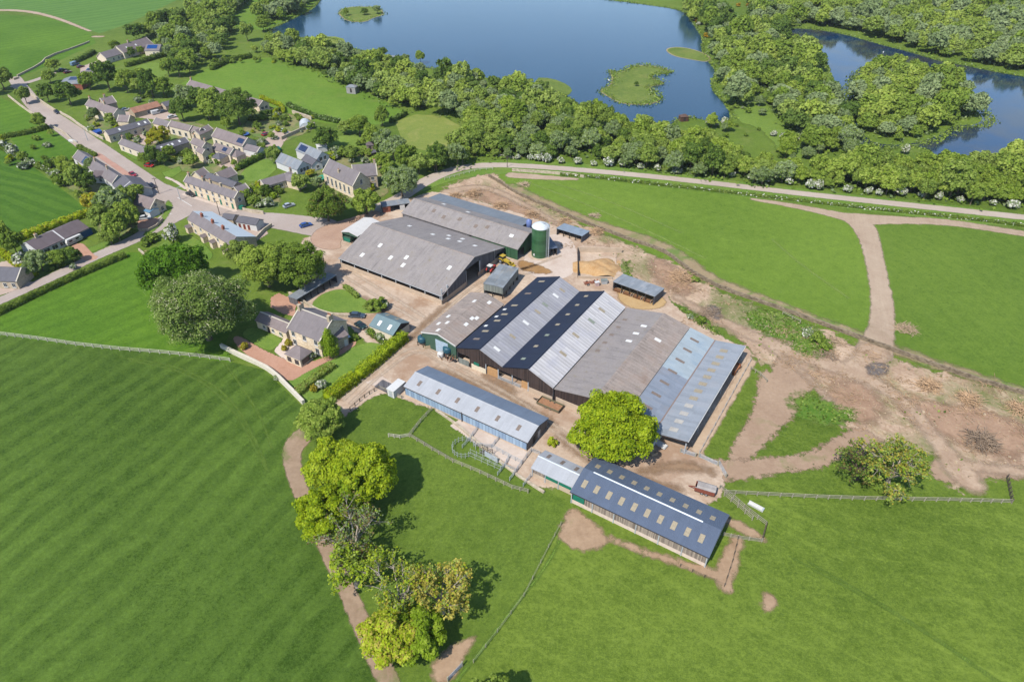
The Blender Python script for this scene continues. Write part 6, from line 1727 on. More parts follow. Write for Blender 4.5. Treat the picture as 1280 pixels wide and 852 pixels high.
# ---- the woods
WOODS = [
    ('belt', [(318, 66), (345, 58), (400, 66), (440, 77), (480, 84), (560, 102), (640, 114), (690, 128), (725, 146), (760, 160), (800, 174), (830, 180), (895, 178), (905, 196), (1000, 226), (960, 234), (800, 211), (700, 201), (612, 198), (562, 212), (535, 222), (530, 200), (575, 188), (590, 166), (566, 150), (512, 143), (440, 113), (400, 93), (350, 78)], 5.6, ('mid', 'fresh', 'fresh', 'olive', 'grey', 'dark')),
    ('neck', [(862, 26), (880, 34), (890, 50), (892, 72), (908, 92), (900, 104), (910, 122), (926, 150), (945, 108), (975, 150), (1010, 190), (1070, 210), (1062, 180), (1056, 150), (1046, 118), (1030, 96), (1026, 82), (986, 56), (980, 34), (950, 5), (930, -10), (940, 40), (935, 62), (915, 40), (880, 0), (850, -20)], 6.2, ('grey', 'mid', 'dark', 'olive', 'fresh')),
    ('isle', [(1064, 124), (1074, 104), (1090, 92), (1120, 90), (1160, 98), (1194, 114), (1204, 124), (1226, 146), (1190, 155), (1172, 166), (1140, 176), (1110, 178), (1078, 166)], 6.0, ('mid', 'grey', 'fresh', 'mid')),
    ('south', [(985, 226), (1066, 206), (1165, 214), (1215, 216), (1252, 206), (1350, 190), (1350, 264), (1200, 256), (1080, 243), (1000, 232)], 5.6, ('fresh', 'mid', 'olive', 'fresh')),
    ('far', [(985, 34), (1010, 32), (1060, 38), (1110, 54), (1160, 68), (1240, 84), (1330, 100), (1420, 130), (1700, 180), (1700, 20), (1500, -60), (1200, -75), (900, -75), (840, -25), (960, 0)], 6.6, ('grey', 'mid', 'fresh', 'olive', 'grey')),
    ('west', [(140, 62), (165, 52), (200, 36), (235, 26), (262, 0), (285, -30), (345, -40), (330, -5), (300, 8), (292, 30), (285, 50), (276, 76), (232, 90), (222, 80), (206, 66), (190, 46)], 6.0, ('dark', 'mid', 'grey', 'olive', 'mid')),
    ('shore', [(322, 18), (340, 12), (380, -8), (400, -20), (388, 8), (364, 22), (336, 34), (318, 30)], 6.5, ('grey', 'mid')),
]
WLAB = {'belt': 'bushy tree in the wood between village, lane and big lake', 'neck': 'tree in the strip of wood between the two lakes', 'isle': 'round crowned willow on the wooded island', 'south': 'tree in the thick wood between the lane and the smaller lake', 'far': 'tree in the wide wood beyond the smaller lake', 'west': 'tree in the wood above the village', 'shore': 'grey willow on the far lake shore'}
KIND = {'mid': 'mid green', 'fresh': 'fresh green', 'olive': 'olive green', 'grey': 'grey green', 'dark': 'dark green'}
rs = np.random.default_rng(5)
cand = []
lakep = a2(chaikin([P(*q) for q in LAKE], 2)); pondp = a2(chaikin([P(*q) for q in POND], 2))
islp = a2(chaikin([P(*q) for q in ISL3], 2))
for wn_, pix, sp, kinds in WOODS:
    pl = a2([P(*q) for q in pix])
    x0, y0 = pl.min(0); x1, y1 = pl.max(0)
    gx, gy = np.meshgrid(np.arange(x0, x1, sp), np.arange(y0, y1, sp * .87))
    gx = gx + (np.arange(gx.shape[0]) % 2)[:, None] * sp / 2
    pts = np.stack([gx.ravel(), gy.ravel()], 1) + rs.uniform(-.38, .38, (gx.size, 2)) * sp
    ok = sd_poly(pts, pl) > 0
    if wn_ != 'isle':
        ok &= sd_poly(pts, lakep) < -.6; ok &= sd_poly(pts, pondp) < -.4
    else:
        ok &= sd_poly(pts, islp) > -1
    ok &= (rs.random(len(pts)) < .96) & ((np.sin(pts[:, 0] * .09 + 2) + np.sin(pts[:, 1] * .11) + rs.normal(0, .5, len(pts))) > -1.75)
    for q in pts[ok]:
        r = float(rs.choice([rs.uniform(.45, .8), rs.uniform(.75, 1.15), rs.uniform(1.1, 1.5)], p=[.3, .5, .2]) * sp / 5.6)
        # nothing outside the view frustum by a margin
        d = math.hypot(q[0], q[1])
        if abs(q[0]) > q[1] * .80 + 40: continue
        # drifts of one kind
        z = math.sin(q[0] * .045 + 1) + math.sin(q[1] * .05 + 2) + rs.normal() * .9
        k = kinds[int(abs(z * 1.3 + 10)) % len(kinds)]
        cand.append((d, q[0], q[1], r, k, wn_))
cand.sort()
NI = 285
cnt = {}
for d, x, y, r, k, wn_ in cand[:NI]:
    stand(k + str(int(rs.integers(3))), (x, y, 0), r, KIND[k] + ' ' + WLAB[wn_], group=KIND[k] + ' trees in the ' + wn_ + ' wood', name='woodland_tree')
print('woodland trees', len(cand))
co = []; va = []; mi = []
wm = [L_mid, L_fresh, L_dark, L_grey, L_olive]
names = ['mid', 'fresh', 'dark', 'grey', 'olive']
for d, x, y, r, k, wn_ in cand[NI:]:
    a, v = PROTO[k + str(int(rs.integers(3)))][2:]
    th = rs.uniform(0, 6.28); c, s = math.cos(th), math.sin(th)
    q = a * np.array([r, r, r * rs.uniform(.75, 1.35)])
    q = q @ np.array([[c, s, 0], [-s, c, 0], [0, 0, 1]])
    q[..., 0] += x; q[..., 1] += y
    co.append(q.reshape(-1, 3)); va.append(np.clip(v * .75 + rs.uniform(0, .3), 0, 1)); mi.append(np.full(len(v), names.index(k)))
co = np.concatenate(co); va = np.concatenate(va); mi = np.concatenate(mi)
o = bpy.data.objects.new('woodland', leaf_mesh('woodland', co, np.arange(len(co)).reshape(-1, 4), va, wm, mi)); link(o)
tag(o, 'mixed green woodland spreading round and beyond the lakes', 'woodland', kind='stuff')
print('woodland quads', len(va))
# undergrowth between the trunks
co = []; va = []; mi = []
for d, x, y, r, k, wn_ in cand:
    n = 16 if d < 420 else 7
    p = np.stack([x + rs.normal(0, 2.6, n), y + rs.normal(0, 2.6, n), rs.uniform(.2, 1.3, n)], 1)
    nn = unit(n, rs) * .7 + np.array([0, 0, .7]); nn /= np.linalg.norm(nn, axis=1)[:, None]
    c4, _ = leaf_quads(p, nn, .75, rs); co.append(c4); va.append(rs.uniform(0, .7, n)); mi.append(np.full(n, rs.choice([0, 0, 2, 3])))
co = np.concatenate(co); va = np.concatenate(va); mi = np.concatenate(mi)
o = bpy.data.objects.new('undergrowth', leaf_mesh('undergrowth', co, np.arange(len(co)).reshape(-1, 4), va, wm, mi)); link(o)
tag(o, 'low green undergrowth on the woodland floor', 'undergrowth', kind='stuff')

# reeds and low willow scrub along the water's edge
co = []; va = []; mi = []
for pl in (lakep, pondp, islp, a2(chaikin([P(*q) for q in ISL1], 2)), a2(chaikin([P(*q) for q in ISL2], 2))):
    seg = np.roll(pl, -1, 0) - pl
    L = np.hypot(*seg.T)
    n = int(L.sum() * (9 if len(pl) > 80 or pl is islp else 2.5))
    i_ = rs.choice(len(pl), n, p=L / L.sum())
    q = pl[i_] + seg[i_] * rs.uniform(0, 1, (n, 1)) + rs.normal(0, 1.6, (n, 2))
    q = q[(np.abs(q[:, 0]) < q[:, 1] * .8 + 30)]
    if pl is lakep or pl is pondp: q = q[(sd_poly(q, lakep) < .3) & (sd_poly(q, pondp) < .3)]
    z = rs.uniform(.1, 1.1, len(q)) * (.6 + .5 * np.sin(q[:, 0] * .1))
    p = np.column_stack([q, np.maximum(z, .1)])
    nn = unit(len(p), rs) * .7 + np.array([0, 0, .6]); nn /= np.linalg.norm(nn, axis=1)[:, None]
    c4, _ = leaf_quads(p, nn, .5, rs); co.append(c4); va.append(rs.uniform(.1, .9, len(p))); mi.append(rs.choice([0, 3, 4, 1], len(p)))
co = np.concatenate(co); va = np.concatenate(va); mi = np.concatenate(mi)
o = bpy.data.objects.new('reeds', leaf_mesh('reeds', co, np.arange(len(co)).reshape(-1, 4), va, wm, mi)); link(o)
tag(o, 'reeds and low green scrub fringing the two lakes', 'reeds', kind='stuff')

# ---- hawthorns in flower along the lane, gorse by the lakes
bl = [(648, 199), (662, 200), (672, 201), (684, 203), (700, 204), (722, 205), (741, 207), (760, 208), (775, 209), (800, 211), (822, 214), (846, 217), (915, 222), (935, 224), (948, 226), (958, 227), (985, 231), (1012, 236), (1020, 237), (1060, 240), (1086, 243), (1098, 244), (1122, 244), (1150, 247), (1172, 250), (1200, 253), (1240, 257), (1262, 260), (968, 170), (978, 176), (998, 176), (1012, 176), (1132, 192), (884, 156), (896, 158), (905, 156), (875, 32), (940, 30)]
for i, (x, y) in enumerate(bl):
    stand('blossom%d' % (i % 2), P(x + random.uniform(-2, 2), y), random.uniform(.6, 1.15), 'hawthorn bush white with blossom ' + ('on the lane verge below the wood' if i < 28 else 'on the open ground beside the lakes'), 'hawthorns in blossom ' + ('along the lane' if i < 28 else 'by the lakes'), 'hawthorn_bush', 'hawthorn')
for i in range(46):
    x, y = random.choice([(925, 140), (940, 125), (955, 165), (975, 190), (1000, 215), (985, 205), (930, 165), (915, 170), (960, 140), (1020, 190), (905, 60), (930, 30), (895, 165)])
    stand(random.choice(('bush0', 'bush1', 'fresh0', 'grey1')), P(x + random.uniform(-14, 14), y + random.uniform(-10, 10)), random.uniform(.5, 1.0) if i % 3 else random.uniform(.3, .6), 'scrubby bush in the open glade between the two lakes', 'scrub bushes between the lakes', 'scrub_bush', 'bush')
for i in range(26):
    x, y = random.choice([(890, 40), (905, 60), (915, 75), (878, 22), (950, 48), (880, 8), (930, 2), (1010, 4)])
    stand('gorse0', P(x + random.uniform(-9, 9), y + random.uniform(-8, 8)), random.uniform(.7, 1.2), 'orange flowering gorse bush on the bank of the big lake', 'gorse bushes by the lake', 'gorse_bush', 'gorse')

# ---- hedges
def hedge(label, pix, w, h, mat, dens=9, size=.26, mats=None, name='hedge', smooth=1, group=None, seed=3):
    rs = np.random.default_rng(seed + len(label))
    pts = chaikin([P(*q) for q in pix], smooth, False) if smooth else [P(*q) for q in pix]
    pos = []; nor = []
    core = MB()
    for a, b in zip(pts[:-1], pts[1:]):
        L = (b - a).length
        if L < .05: continue
        u = np.array([b.x - a.x, b.y - a.y, 0]) / L; v = np.array([-u[1], u[0], 0])
        n = int(dens * L * (w + 2 * h) / 1.0) + 1
        s = rs.uniform(0, L, n); c = rs.uniform(0, w + 2 * h, n)
        side = np.where(c < h, -1, np.where(c > w + h, 1, 0))
        lat = np.where(side == 0, c - h - w / 2, side * w / 2)
        z = np.where(side == 0, h, np.where(side < 0, c, c - w - h))
        lat = lat * (1 - .18 * (z / h) ** 2 * (side != 0)) + rs.normal(0, .045 * w, n); z = z + rs.normal(0, .04 * h, n)
        z = z + .10 * h * np.sin((s + a.x) * 1.7) * (z > h * .7)
        p = np.array([a.x, a.y, 0]) + u * s[:, None] + v * lat[:, None]; p[:, 2] = np.maximum(z, .05)
        nn = v * side[:, None] + np.array([0, 0, 1]) * (side == 0)[:, None] + unit(n, rs) * .6
        nn /= np.linalg.norm(nn, axis=1)[:, None]
        pos.append(p); nor.append(nn)
        core.bar(a + Vector((0, 0, h * .42)), b + Vector((0, 0, h * .42)), w * .72, h * .8)
    pos = np.concatenate(pos); nor = np.concatenate(nor)
    co, fa = leaf_quads(pos, nor, size, rs)
    val = np.clip(rs.uniform(0, .7, len(fa)) + .3 * (np.sin(pos[:, 0] * .8) * np.sin(pos[:, 1] * .9 + 1) * .5 + .5), 0, 1)
    ms = mats or [mat]
    k = len(ms)
    mi = rs.choice(k, len(fa), p=[.75] + [.25 / (k - 1)] * (k - 1)) if k > 1 else np.zeros(len(fa), int)
    n0 = len(co)
    cv = np.array(core.v); cf = np.array(core.f)
    co = np.concatenate([co, cv]); fa = np.concatenate([fa, cf + n0]); val = np.concatenate([val, np.full(len(cf), .4)]); mi = np.concatenate([mi, np.zeros(len(cf), int)])
    o = bpy.data.objects.new(name, leaf_mesh(name, co, fa, val, ms, mi)); link(o)
    return tag(o, label, 'hedge', group)


LH = [L_lime, L_yel]
hedge('upper half of the lime green hedge beside the farm lane, nearest the garage', [(449, 472), (470, 455), (492, 435), (506, 424)], 3.0, 2.6, L_lime, mats=[L_lime, L_lime2], dens=22, size=.19)
hedge('lower half of the lime green hedge beside the farm lane', [(410, 502), (428, 488), (446, 474)], 3.2, 2.4, L_lime, mats=[L_lime, L_lime2, L_yel], dens=22, size=.19)
hedge('brown and green border hedge across the farmhouse lawn', [(371, 494), (392, 476), (417, 458)], 2.4, 1.4, L_olive, mats=[L_olive, L_copper, L_lime2], dens=18, size=.18)
hedge('clipped roadside hedge along the top of the paddock', [(-20, 402), (0, 393), (60, 363), (120, 337), (158, 321)], 1.8, 1.7, L_hedge)
hedge('yellow green hedge along the back of the brown roofed bungalow', [(22, 301), (50, 291), (84, 279), (116, 267)], 2.4, 2.2, L_lime, mats=LH, dens=6, size=.32)
hedge('yellow green hedge between the bungalow and the paved drive', [(0, 316), (14, 325), (28, 336), (44, 346)], 2.2, 2.0, L_lime, mats=LH, dens=6, size=.32)
hedge('yellow green hedge between cottage gardens and shelter belt', [(118, 268), (140, 262), (165, 254)], 2.0, 2.0, L_lime2, mats=[L_lime2, L_olive], dens=6, size=.32)
hedge('tall clipped dark hedge in front of the stone outhouses', [(297, 213), (314, 204), (329, 197)], 2.4, 2.4, L_dark, mats=[L_dark, L_mid], dens=5, size=.34)
hedge('yellow green garden hedge beside the stone bungalow drive', [(312, 238), (330, 243), (344, 249)], 2.2, 2.0, L_lime2, mats=[L_lime2, L_hedge], dens=5, size=.34)
hedge('garden hedge at the side of the terrace end garden', [(326, 231), (346, 238), (352, 243)], 2.2, 1.8, L_hedge, dens=5, size=.34)
hedge('long clipped hedge beside the far lawn', [(158, 84), (180, 78), (207, 70)], 3.0, 2.4, L_hedge, dens=4, size=.4)
hedge('dark hedge between the far car park and the lawn', [(119, 92), (137, 82)], 3.0, 2.4, L_dark, dens=4, size=.4)
hedge('dark field hedge with shadow left of the road bend', [(-20, 176), (14, 172), (40, 167), (62, 161)], 1.6, 2.0, L_hedge, dens=4, size=.4)
hedge('rough hedge at the top of the crop field', [(-5, 183), (20, 195), (34, 203), (48, 210), (70, 220), (84, 232)], 1.6, 1.6, L_hedge, mats=[L_hedge, L_grey, L_white], dens=4, size=.4)
hedge('low white flecked hedge on the near side of the lane', [(700, 219), (740, 222), (800, 229), (900, 240), (1000, 252), (1100, 263), (1200, 273), (1330, 289)], 1.3, .9, L_hedge, mats=[L_hedge, L_white, L_grey], dens=5, size=.32)
hedge('dark hedge along the lower edge of the village pasture', [(508, 143), (500, 148), (488, 154)], 2.0, 2.0, L_dark, dens=4, size=.4)
hedge('yellow green hedge stepping round the end of the very long range', [(326, 123), (342, 130), (353, 134), (355, 142)], 1.8, 1.8, L_lime2, mats=LH, dens=4, size=.36)
hedge('dark hedge in front of the very long range end', [(325, 144), (340, 142), (353, 138)], 2.0, 1.8, L_dark, dens=4, size=.36)
hedge('rough dark hedge below the village pasture', [(360, 132), (376, 140), (396, 148), (424, 154)], 2.6, 1.8, L_dark, mats=[L_dark, L_grey], dens=3, size=.45)
hedge('short grey hedge at the edge of the small yard lawn', [(431, 359), (440, 366), (448, 373)], 1.4, 1.2, L_olive, dens=9)
hedge('hedge beside the red tarred path at the top of the village', [(265, 88), (285, 78), (315, 72)], 3.0, 2.4, L_hedge, dens=4, size=.4)
hedge('trimmed hedge on the far side of the tennis court like lawn', [(92, 80), (110, 72), (118, 66)], 2.4, 2.2, L_dark, dens=4, size=.4)
hedge('broad garden shrubbery between the white house and the greenhouse', [(310, 150), (330, 148), (350, 150), (362, 148)], 4.0, 1.4, L_hedge, mats=[L_hedge, L_fresh, L_grey], dens=3, size=.42)
hedge('strip of garden shrubs in front of the two storey house', [(215, 202), (226, 196), (236, 190)], 3.0, 1.4, L_hedge, mats=[L_hedge, L_yel, L_dark], dens=4, size=.36)
hedge('roadside shrubs below the west side cottages', [(98, 184), (108, 190), (120, 196)], 2.0, 1.4, L_hedge, dens=4, size=.36)
hedge('flower bed of small shrubs against the white garage wall', [(459, 414), (470, 422), (482, 430)], 2.0, .8, L_hedge, mats=[L_hedge, L_copper, L_grey, L_white], dens=8, size=.22)
# ================================================================== FENCES, VEHICLES, FARM THINGS
M_post = plain('weathered_fence_wood', C(184, 176, 154), .9, var=.15)
M_postd = plain('dark_fence_wood', C(104, 92, 78), .9, var=.15)
_pm = {}


def fence(label, pix, gap=2.4, h=1.2, rails=3, mat=None, pw=.16, name='fence', wire=False, group=None):
    mat = mat or M_post
    pts = [P(*q) for q in pix]
    r = thing(name, label, 'fence', pts[0], 0, group)
    o0 = pts[0]
    pw = .11 if wire else pw
    key = (h, pw, mat.name)
    if key not in _pm: _pm[key] = MB().box((0, 0, h / 2 - .02), (pw, pw, h + .1)).mesh('post', mat)
    tot = sum((b - a).length for a, b in zip(pts[:-1], pts[1:]))
    gap = max(gap, tot / 95)
    rm = MB()
    for a, b in zip(pts[:-1], pts[1:]):
        L = (b - a).length; n = max(1, round(L / gap)); u = (b - a) / L
        for i in range(n + (b is pts[-1])):
            p = a + u * (L * i / n) - o0
            q = bpy.data.objects.new('post', _pm[key]); link(q, r); q.location = p; q.rotation_euler = (0, 0, math.atan2(u.y, u.x))
        for k in range(rails):
            z = h * (.95 - .33 * k)
            s = Vector((-u.y, u.x, 0)) * (pw / 2 + .02)
            if wire: rm.tube(a - o0 + Vector((0, 0, z)), b - o0 + Vector((0, 0, z)), .014, .014, 4)
            else: rm.bar(a - o0 + s + Vector((0, 0, z)), b - o0 + s + Vector((0, 0, z)), .05, .10)
    rm.build('wires' if wire else 'rails', mat, r)
    return r


def gate(label, A, B, h=1.2, mat=None, bars=5):
    a, b = P(*A), P(*B); L = (b - a).length
    r = thing('field_gate', label, 'gate', a, math.atan2(b.y - a.y, b.x - a.x))
    m = MB()
    for k in range(bars): m.tube((.1, 0, .2 + k * (h - .2) / (bars - 1)), (L - .1, 0, .2 + k * (h - .2) / (bars - 1)), .04, .04, 6)
    for x in (.1, L / 2, L - .1): m.tube((x, 0, .2), (x, 0, h), .05, .05, 6)
    m.bar((.1, 0, .2), (L - .1, 0, h), .05)
    m.build('bars', mat or M_steel, r)
    for x in (0, L): MB().box((x, 0, .7), (.22, .22, 1.4)).build('gate_post', M_post, r)
    return r


fence('long pale post and rail fence along the top of the striped field', [(-30, 415), (0, 419), (48, 425), (95, 432), (150, 438), (200, 442), (250, 447), (288, 452)], 2.6, 1.25, 3, plain('silvered_fence_wood', C(224, 216, 198, .5), .9))
fence('pale rail fence along the foot of the rough pasture on the right', [(905, 617), (960, 620), (1020, 623), (1080, 625), (1140, 626), (1200, 627), (1264, 629)], 2.2, 1.2, 3)
fence('short dark rail fence closing the corner of the rough pasture', [(1264, 629), (1258, 598)], 1.2, 1.4, 3, M_postd)
fence('double railed handling race leading away from the yard corner', [(899, 611), (916, 624), (936, 641), (957, 657)], 1.6, 1.3, 4)
fence('second rail of the handling race, nearer the dark blue barn', [(905, 620), (922, 634), (940, 650)], 1.6, 1.3, 3)
fence('dark gate like end rails at the far end of the handling race', [(957, 657), (952, 675)], 1.0, 1.3, 4, M_postd)
fence('low rails from the handling race back to the dark blue barn', [(952, 677), (936, 675), (922, 673), (904, 669)], 1.8, 1.1, 3)
fence('dark post and wire fence beside the end of the dark blue barn', [(922, 674), (915, 702), (905, 733)], 2.2, 1.1, 3, M_postd, wire=True)
fence('post and wire fence at the foot of the muddy strip by the dark blue barn', [(905, 733), (880, 722), (850, 708)], 2.6, 1.0, 3, M_postd, wire=True)
fence('wire fence running down between the two front pastures', [(701, 656), (686, 684), (655, 745), (622, 790), (592, 828)], 3.4, 1.1, 3, M_post, wire=True)
gate('pale field gate at the bottom edge between the two front pastures', (578, 832), (560, 851))
fence('dark stake fence along the farm lane opposite the lime hedge', [(438, 513), (450, 502), (462, 493), (474, 486)], 1.6, 1.1, 2, M_postd)
fence('plank fence from the lane fence to the long low shed', [(474, 486), (488, 492), (502, 498)], 1.6, 1.0, 3, M_post)
fence('post and rail fence between the two little paddocks by the long low shed', [(512, 546), (526, 528), (540, 513)], 2.0, 1.2, 3)
fence('rail fence from the lane trees to the corner of the little paddocks', [(486, 546), (500, 548), (512, 546)], 1.6, 1.1, 3, plain('silvered_fence_wood', C(212, 206, 190)))
fence('rails along the meadow edge below the concrete pens', [(512, 546), (540, 563), (566, 578), (600, 592), (640, 611), (660, 616)], 2.0, 1.2, 3)
fence('wire fence behind the blue roofed shed', [(938, 452), (920, 484), (898, 524), (874, 567)], 2.6, 1.2, 4, M_steel, .1, wire=True)
fence('old rails beyond the blue roofed shed', [(938, 462), (950, 470), (958, 478)], 1.8, 1.1, 2)
gate('steel gate between the blue roofed shed and the wire fence', (850, 565), (869, 571))
gate('steel gate at the end of the wire fence on the yard edge', (873, 571), (897, 582))
gate('tall grey gate across the start of the right hand track', (898, 581), (907, 597), 1.4)
fence('rails of the concrete pen nearest the long low shed', [(596, 537), (586, 551), (578, 560)], 1.8, 1.2, 3, M_steel, .1)
fence('rails between the two concrete pens', [(623, 549), (614, 560)], 1.8, 1.2, 3, M_steel, .1)
fence('rails of the large pen below the long low shed', [(592, 558), (614, 560), (636, 572), (652, 580)], 1.8, 1.3, 4, M_steel, .1)
fence('rails from the long low shed corner down to the meadow', [(664, 564), (652, 580), (637, 601)], 1.8, 1.3, 4, M_steel, .1)
fence('rails of the last small pen at the meadow edge', [(636, 572), (630, 584), (622, 594)], 1.8, 1.2, 3, M_steel, .1)
fence('cross rails between the last two pens', [(630, 584), (645, 590)], 1.8, 1.2, 3, M_steel, .1)
fence('rail between the small grey shed and the pens', [(664, 565), (675, 569)], 1.8, 1.2, 3, M_steel, .1)
fence('grey rails running down beside the small grey shed', [(663, 596), (654, 608)], 1.6, 1.2, 3, M_steel, .1)
fence('white rail fence along the lane bend', [(556, 225), (580, 218), (600, 213), (616, 212)], 2.2, 1.0, 2, plain('silvered_fence_wood', C(212, 206, 190)))
fence('pale rails beside the lane above the chapel trees', [(620, 196), (634, 197), (642, 199)], 2.0, 1.1, 3, plain('silvered_fence_wood', C(212, 206, 190)))
fence('old wire fence on the rough ground beside the stone wall', [(978, 393), (990, 399), (1000, 404)], 2.6, 1.1, 2, M_post)
fence('weathered paling at the corner of the red gravel yard', [(437, 279), (446, 277), (453, 274)], .6, 1.5, 2, M_postd)

# circular handling pen and race
pn = thing('handling_pen', 'rounded steel cattle handling pen with race, below the long low shed', 'cattle pen', P(580, 562))
m = MB(); o0 = P(580, 562)
for a0 in range(0, 300, 20):
    p0 = Vector((math.cos(math.radians(a0)) * 2.6, math.sin(math.radians(a0)) * 2.6, 0)); p1 = Vector((math.cos(math.radians(a0 + 20)) * 2.6, math.sin(math.radians(a0 + 20)) * 2.6, 0))
    for z in (.6, 1.3): m.tube(p0 + Vector((0, 0, z)), p1 + Vector((0, 0, z)), .03, .03, 5)
    m.tube(p0, p0 + Vector((0, 0, 1.7)), .06, .06, 5)
m.build('round_rails', M_steel, pn)
m = MB()
for A, B in (((588, 567), (628, 585)), ((586, 571), (626, 589)), ((600, 566), (618, 574))):
    a, b = P(*A) - o0, P(*B) - o0
    for z in (.6, 1.4): m.tube(a + Vector((0, 0, z)), b + Vector((0, 0, z)), .03, .03, 5)
    for k in range(6): q = a.lerp(b, k / 5); m.tube(q, q + Vector((0, 0, 1.7)), .06, .06, 5)
m.build('race', M_steel, pn)
m = MB(); a, b = P(606, 570) - o0, P(622, 579) - o0; m.bar(a + Vector((0, 0, .9)), b + Vector((0, 0, .9)), .12, 1.4); m.build('side_sheet', plain('race_sheet', C(196, 204, 212), .5), pn)
cr = thing('cattle_crush', 'small dark cattle crush standing in the rail pens', 'cattle crush', P(608, 567), ANG)
m = MB()
for y in (-.5, .5):
    for z in (.3, .9, 1.5): m.tube((-1.3, y, z), (1.3, y, z), .05, .05, 5)
for x in (-1.3, 0, 1.3):
    m.tube((x, -.5, 0), (x, -.5, 1.8), .06, .06, 5); m.tube((x, .5, 0), (x, .5, 1.8), .06, .06, 5); m.tube((x, -.5, 1.8), (x, .5, 1.8), .05, .05, 5)
m.build('frame', M_postd, cr); MB().box((0, 0, .12), (2.6, 1, .1)).build('floor_plate', M_dark, cr)


# ---- vehicles
M_tyre = plain('tyre_rubber', (.02, .02, .022, 1), .8)
M_rim = plain('wheel_rim', C(150, 154, 160), .4, .5)
M_cargl = plain('car_glass', (.015, .02, .026, 1), .08, .6)
M_lamp = plain('lamp_glass', C(226, 228, 226), .2)
M_tail = plain('tail_lamp', C(150, 26, 24), .3)


def wheels(r, xs, y, rad, w=.2):
    for x in xs:
        for s in (-1, 1):
            m = MB(); m.tube((x, s * y - w / 2, rad), (x, s * y + w / 2, rad), rad, rad, 14)
            o = m.build('wheel', M_tyre, r)
            m = MB(); m.tube((x, s * (y + w / 2 + .002), rad), (x, s * (y + w / 2 + .03), rad), rad * .62, rad * .55, 10); m.build('rim', M_rim, o)


def car(label, loc, rz, col, L=4.3, W=1.75, Hh=1.48, kind='hatch', cat='car', group=None):
    r = thing('parked_car', label, cat, loc, rz, group)
    paint = plain('paint_%d_%d_%d' % tuple(int(c * 999) for c in col[:3]), col, .25, .6, var=.03)
    h = L / 2
    if kind == 'van':
        body = [(-h, .35), (h, .35), (h, .95), (h * .72, 1.15), (h * .42, Hh * .98), (h * .25, Hh), (-h * .97, Hh), (-h, Hh * .9)]
        glass = [(h * .66, 1.16), (h * .40, Hh - .12), (h * .05, Hh - .12), (h * .05, 1.12)]
    else:
        body = [(-h, .4), (-h * .92, .28), (h * .92, .28), (h, .45), (h * .97, .72), (h * .52, .92), (-h * .80, .95), (-h * .98, .88)]
        glass = None
    m = MB(); m.extrude(body, 'y', -W / 2, W / 2)
    o = m.build('body', paint, r)
    bv = o.modifiers.new('edge', 'BEVEL'); bv.width = .09; bv.segments = 2; bv.limit_method = 'ANGLE'; bv.angle_limit = math.radians(35)
    if kind == 'van':
        for s in (-1, 1):
            m = MB(); m.extrude(glass, 'y', s * (W / 2 + .002), s * (W / 2 + .015)); m.build('side_window', M_cargl, r)
        m = MB(); m.bar((h * .72 + .03, 0, 1.17), (h * .42 + .03, 0, Hh * .96), W - .3, .03); m.build('windscreen', M_cargl, r)
    else:
        # glasshouse and roof
        b0 = [(h * .50, .90), (h * .12, Hh - .06), (-h * .58, Hh - .08), (-h * (.92 if kind == 'estate' else .84), .92)]
        m = MB(); k = len(m.v); wi, wo = W * .36, W * .47
        vs = []
        for s in (-1, 1):
            for (x, z) in b0: vs.append((x, s * (wo if z < 1 else wi), z))
        m.v = vs
        for f in ((0, 1, 2, 3), (7, 6, 5, 4), (0, 4, 5, 1), (1, 5, 6, 2), (2, 6, 7, 3), (3, 7, 4, 0)): m.f.append(f); m.m.append(0)
        m.build('windows', M_cargl, r)
        m = MB(); m.extrude([(h * .14, Hh - .07), (h * .06, Hh), (-h * .52, Hh), (-h * .60, Hh - .09)], 'y', -wi - .02, wi + .02); m.build('roof', paint, r)
    wheels(r, (h * .62, -h * .62), W / 2 - .1, .32)
    for s in (-1, 1):
        MB().box((h * .955, s * W * .36, .66), (.14, .34, .14)).build('headlight', M_lamp, r)
        MB().box((-h * .965, s * W * .40, .76), (.1, .2, .2)).build('tail_light', M_tail, r)
        MB().box((h * .38, s * (W / 2 + .09), .98), (.14, .18, .12)).build('wing_mirror', paint, r)
    return r


def dirpx(a, b): return wang(a, b)


BLUE, NAVY, RED, WHT, SIL, BLK, DRED, GRY = C(40, 84, 160), C(40, 52, 84), C(190, 40, 36), C(232, 232, 230), C(186, 192, 200), C(40, 42, 48), C(120, 30, 40), C(96, 104, 112)
car('blue car parked on the reddish yard below the chapel trees', P(382.5, 283), dirpx((376, 285), (391, 281)), BLUE)
car('dark slate blue estate car behind the farmhouse', P(446.5, 396), dirpx((437, 395), (456, 396)), C(72, 88, 104), kind='estate', L=4.7)
car('small dark green car parked beside the farmhouse rear path', P(451, 408.5), dirpx((446, 405), (457, 412)), C(40, 62, 58), L=3.8)
car('black car standing in front of the stone terrace', P(239, 244.5), dirpx((231, 240), (247, 247)), BLK, kind='estate', L=4.6)
car('red car parked along the west side cottages', P(166.5, 219.5), dirpx((160, 215), (172, 223)), C(170, 44, 56))
car('black car by the road wall above the corner cottage', P(190.5, 234), dirpx((184, 231), (196, 238)), C(48, 34, 40))
car('bright red car nosed under the garden trees by the road', P(187, 208.5), dirpx((181, 208), (193, 209)), RED, L=3.8)
car('white car on the red drive of the corner cottage', P(181.5, 274), dirpx((174, 274), (190, 272)), WHT)
car('silver car on the lane below the stone bungalow', P(361.5, 258.5), dirpx((353, 261), (370, 256)), SIL)
g = 'cars in the far car park'
car('red car at the left of the far car park', P(85, 91.5), dirpx((80, 92), (92, 89)), DRED, group=g)
car('dark red car further up the far car park', P(101, 84.5), dirpx((95, 86), (106, 83)), C(110, 34, 40), group=g)
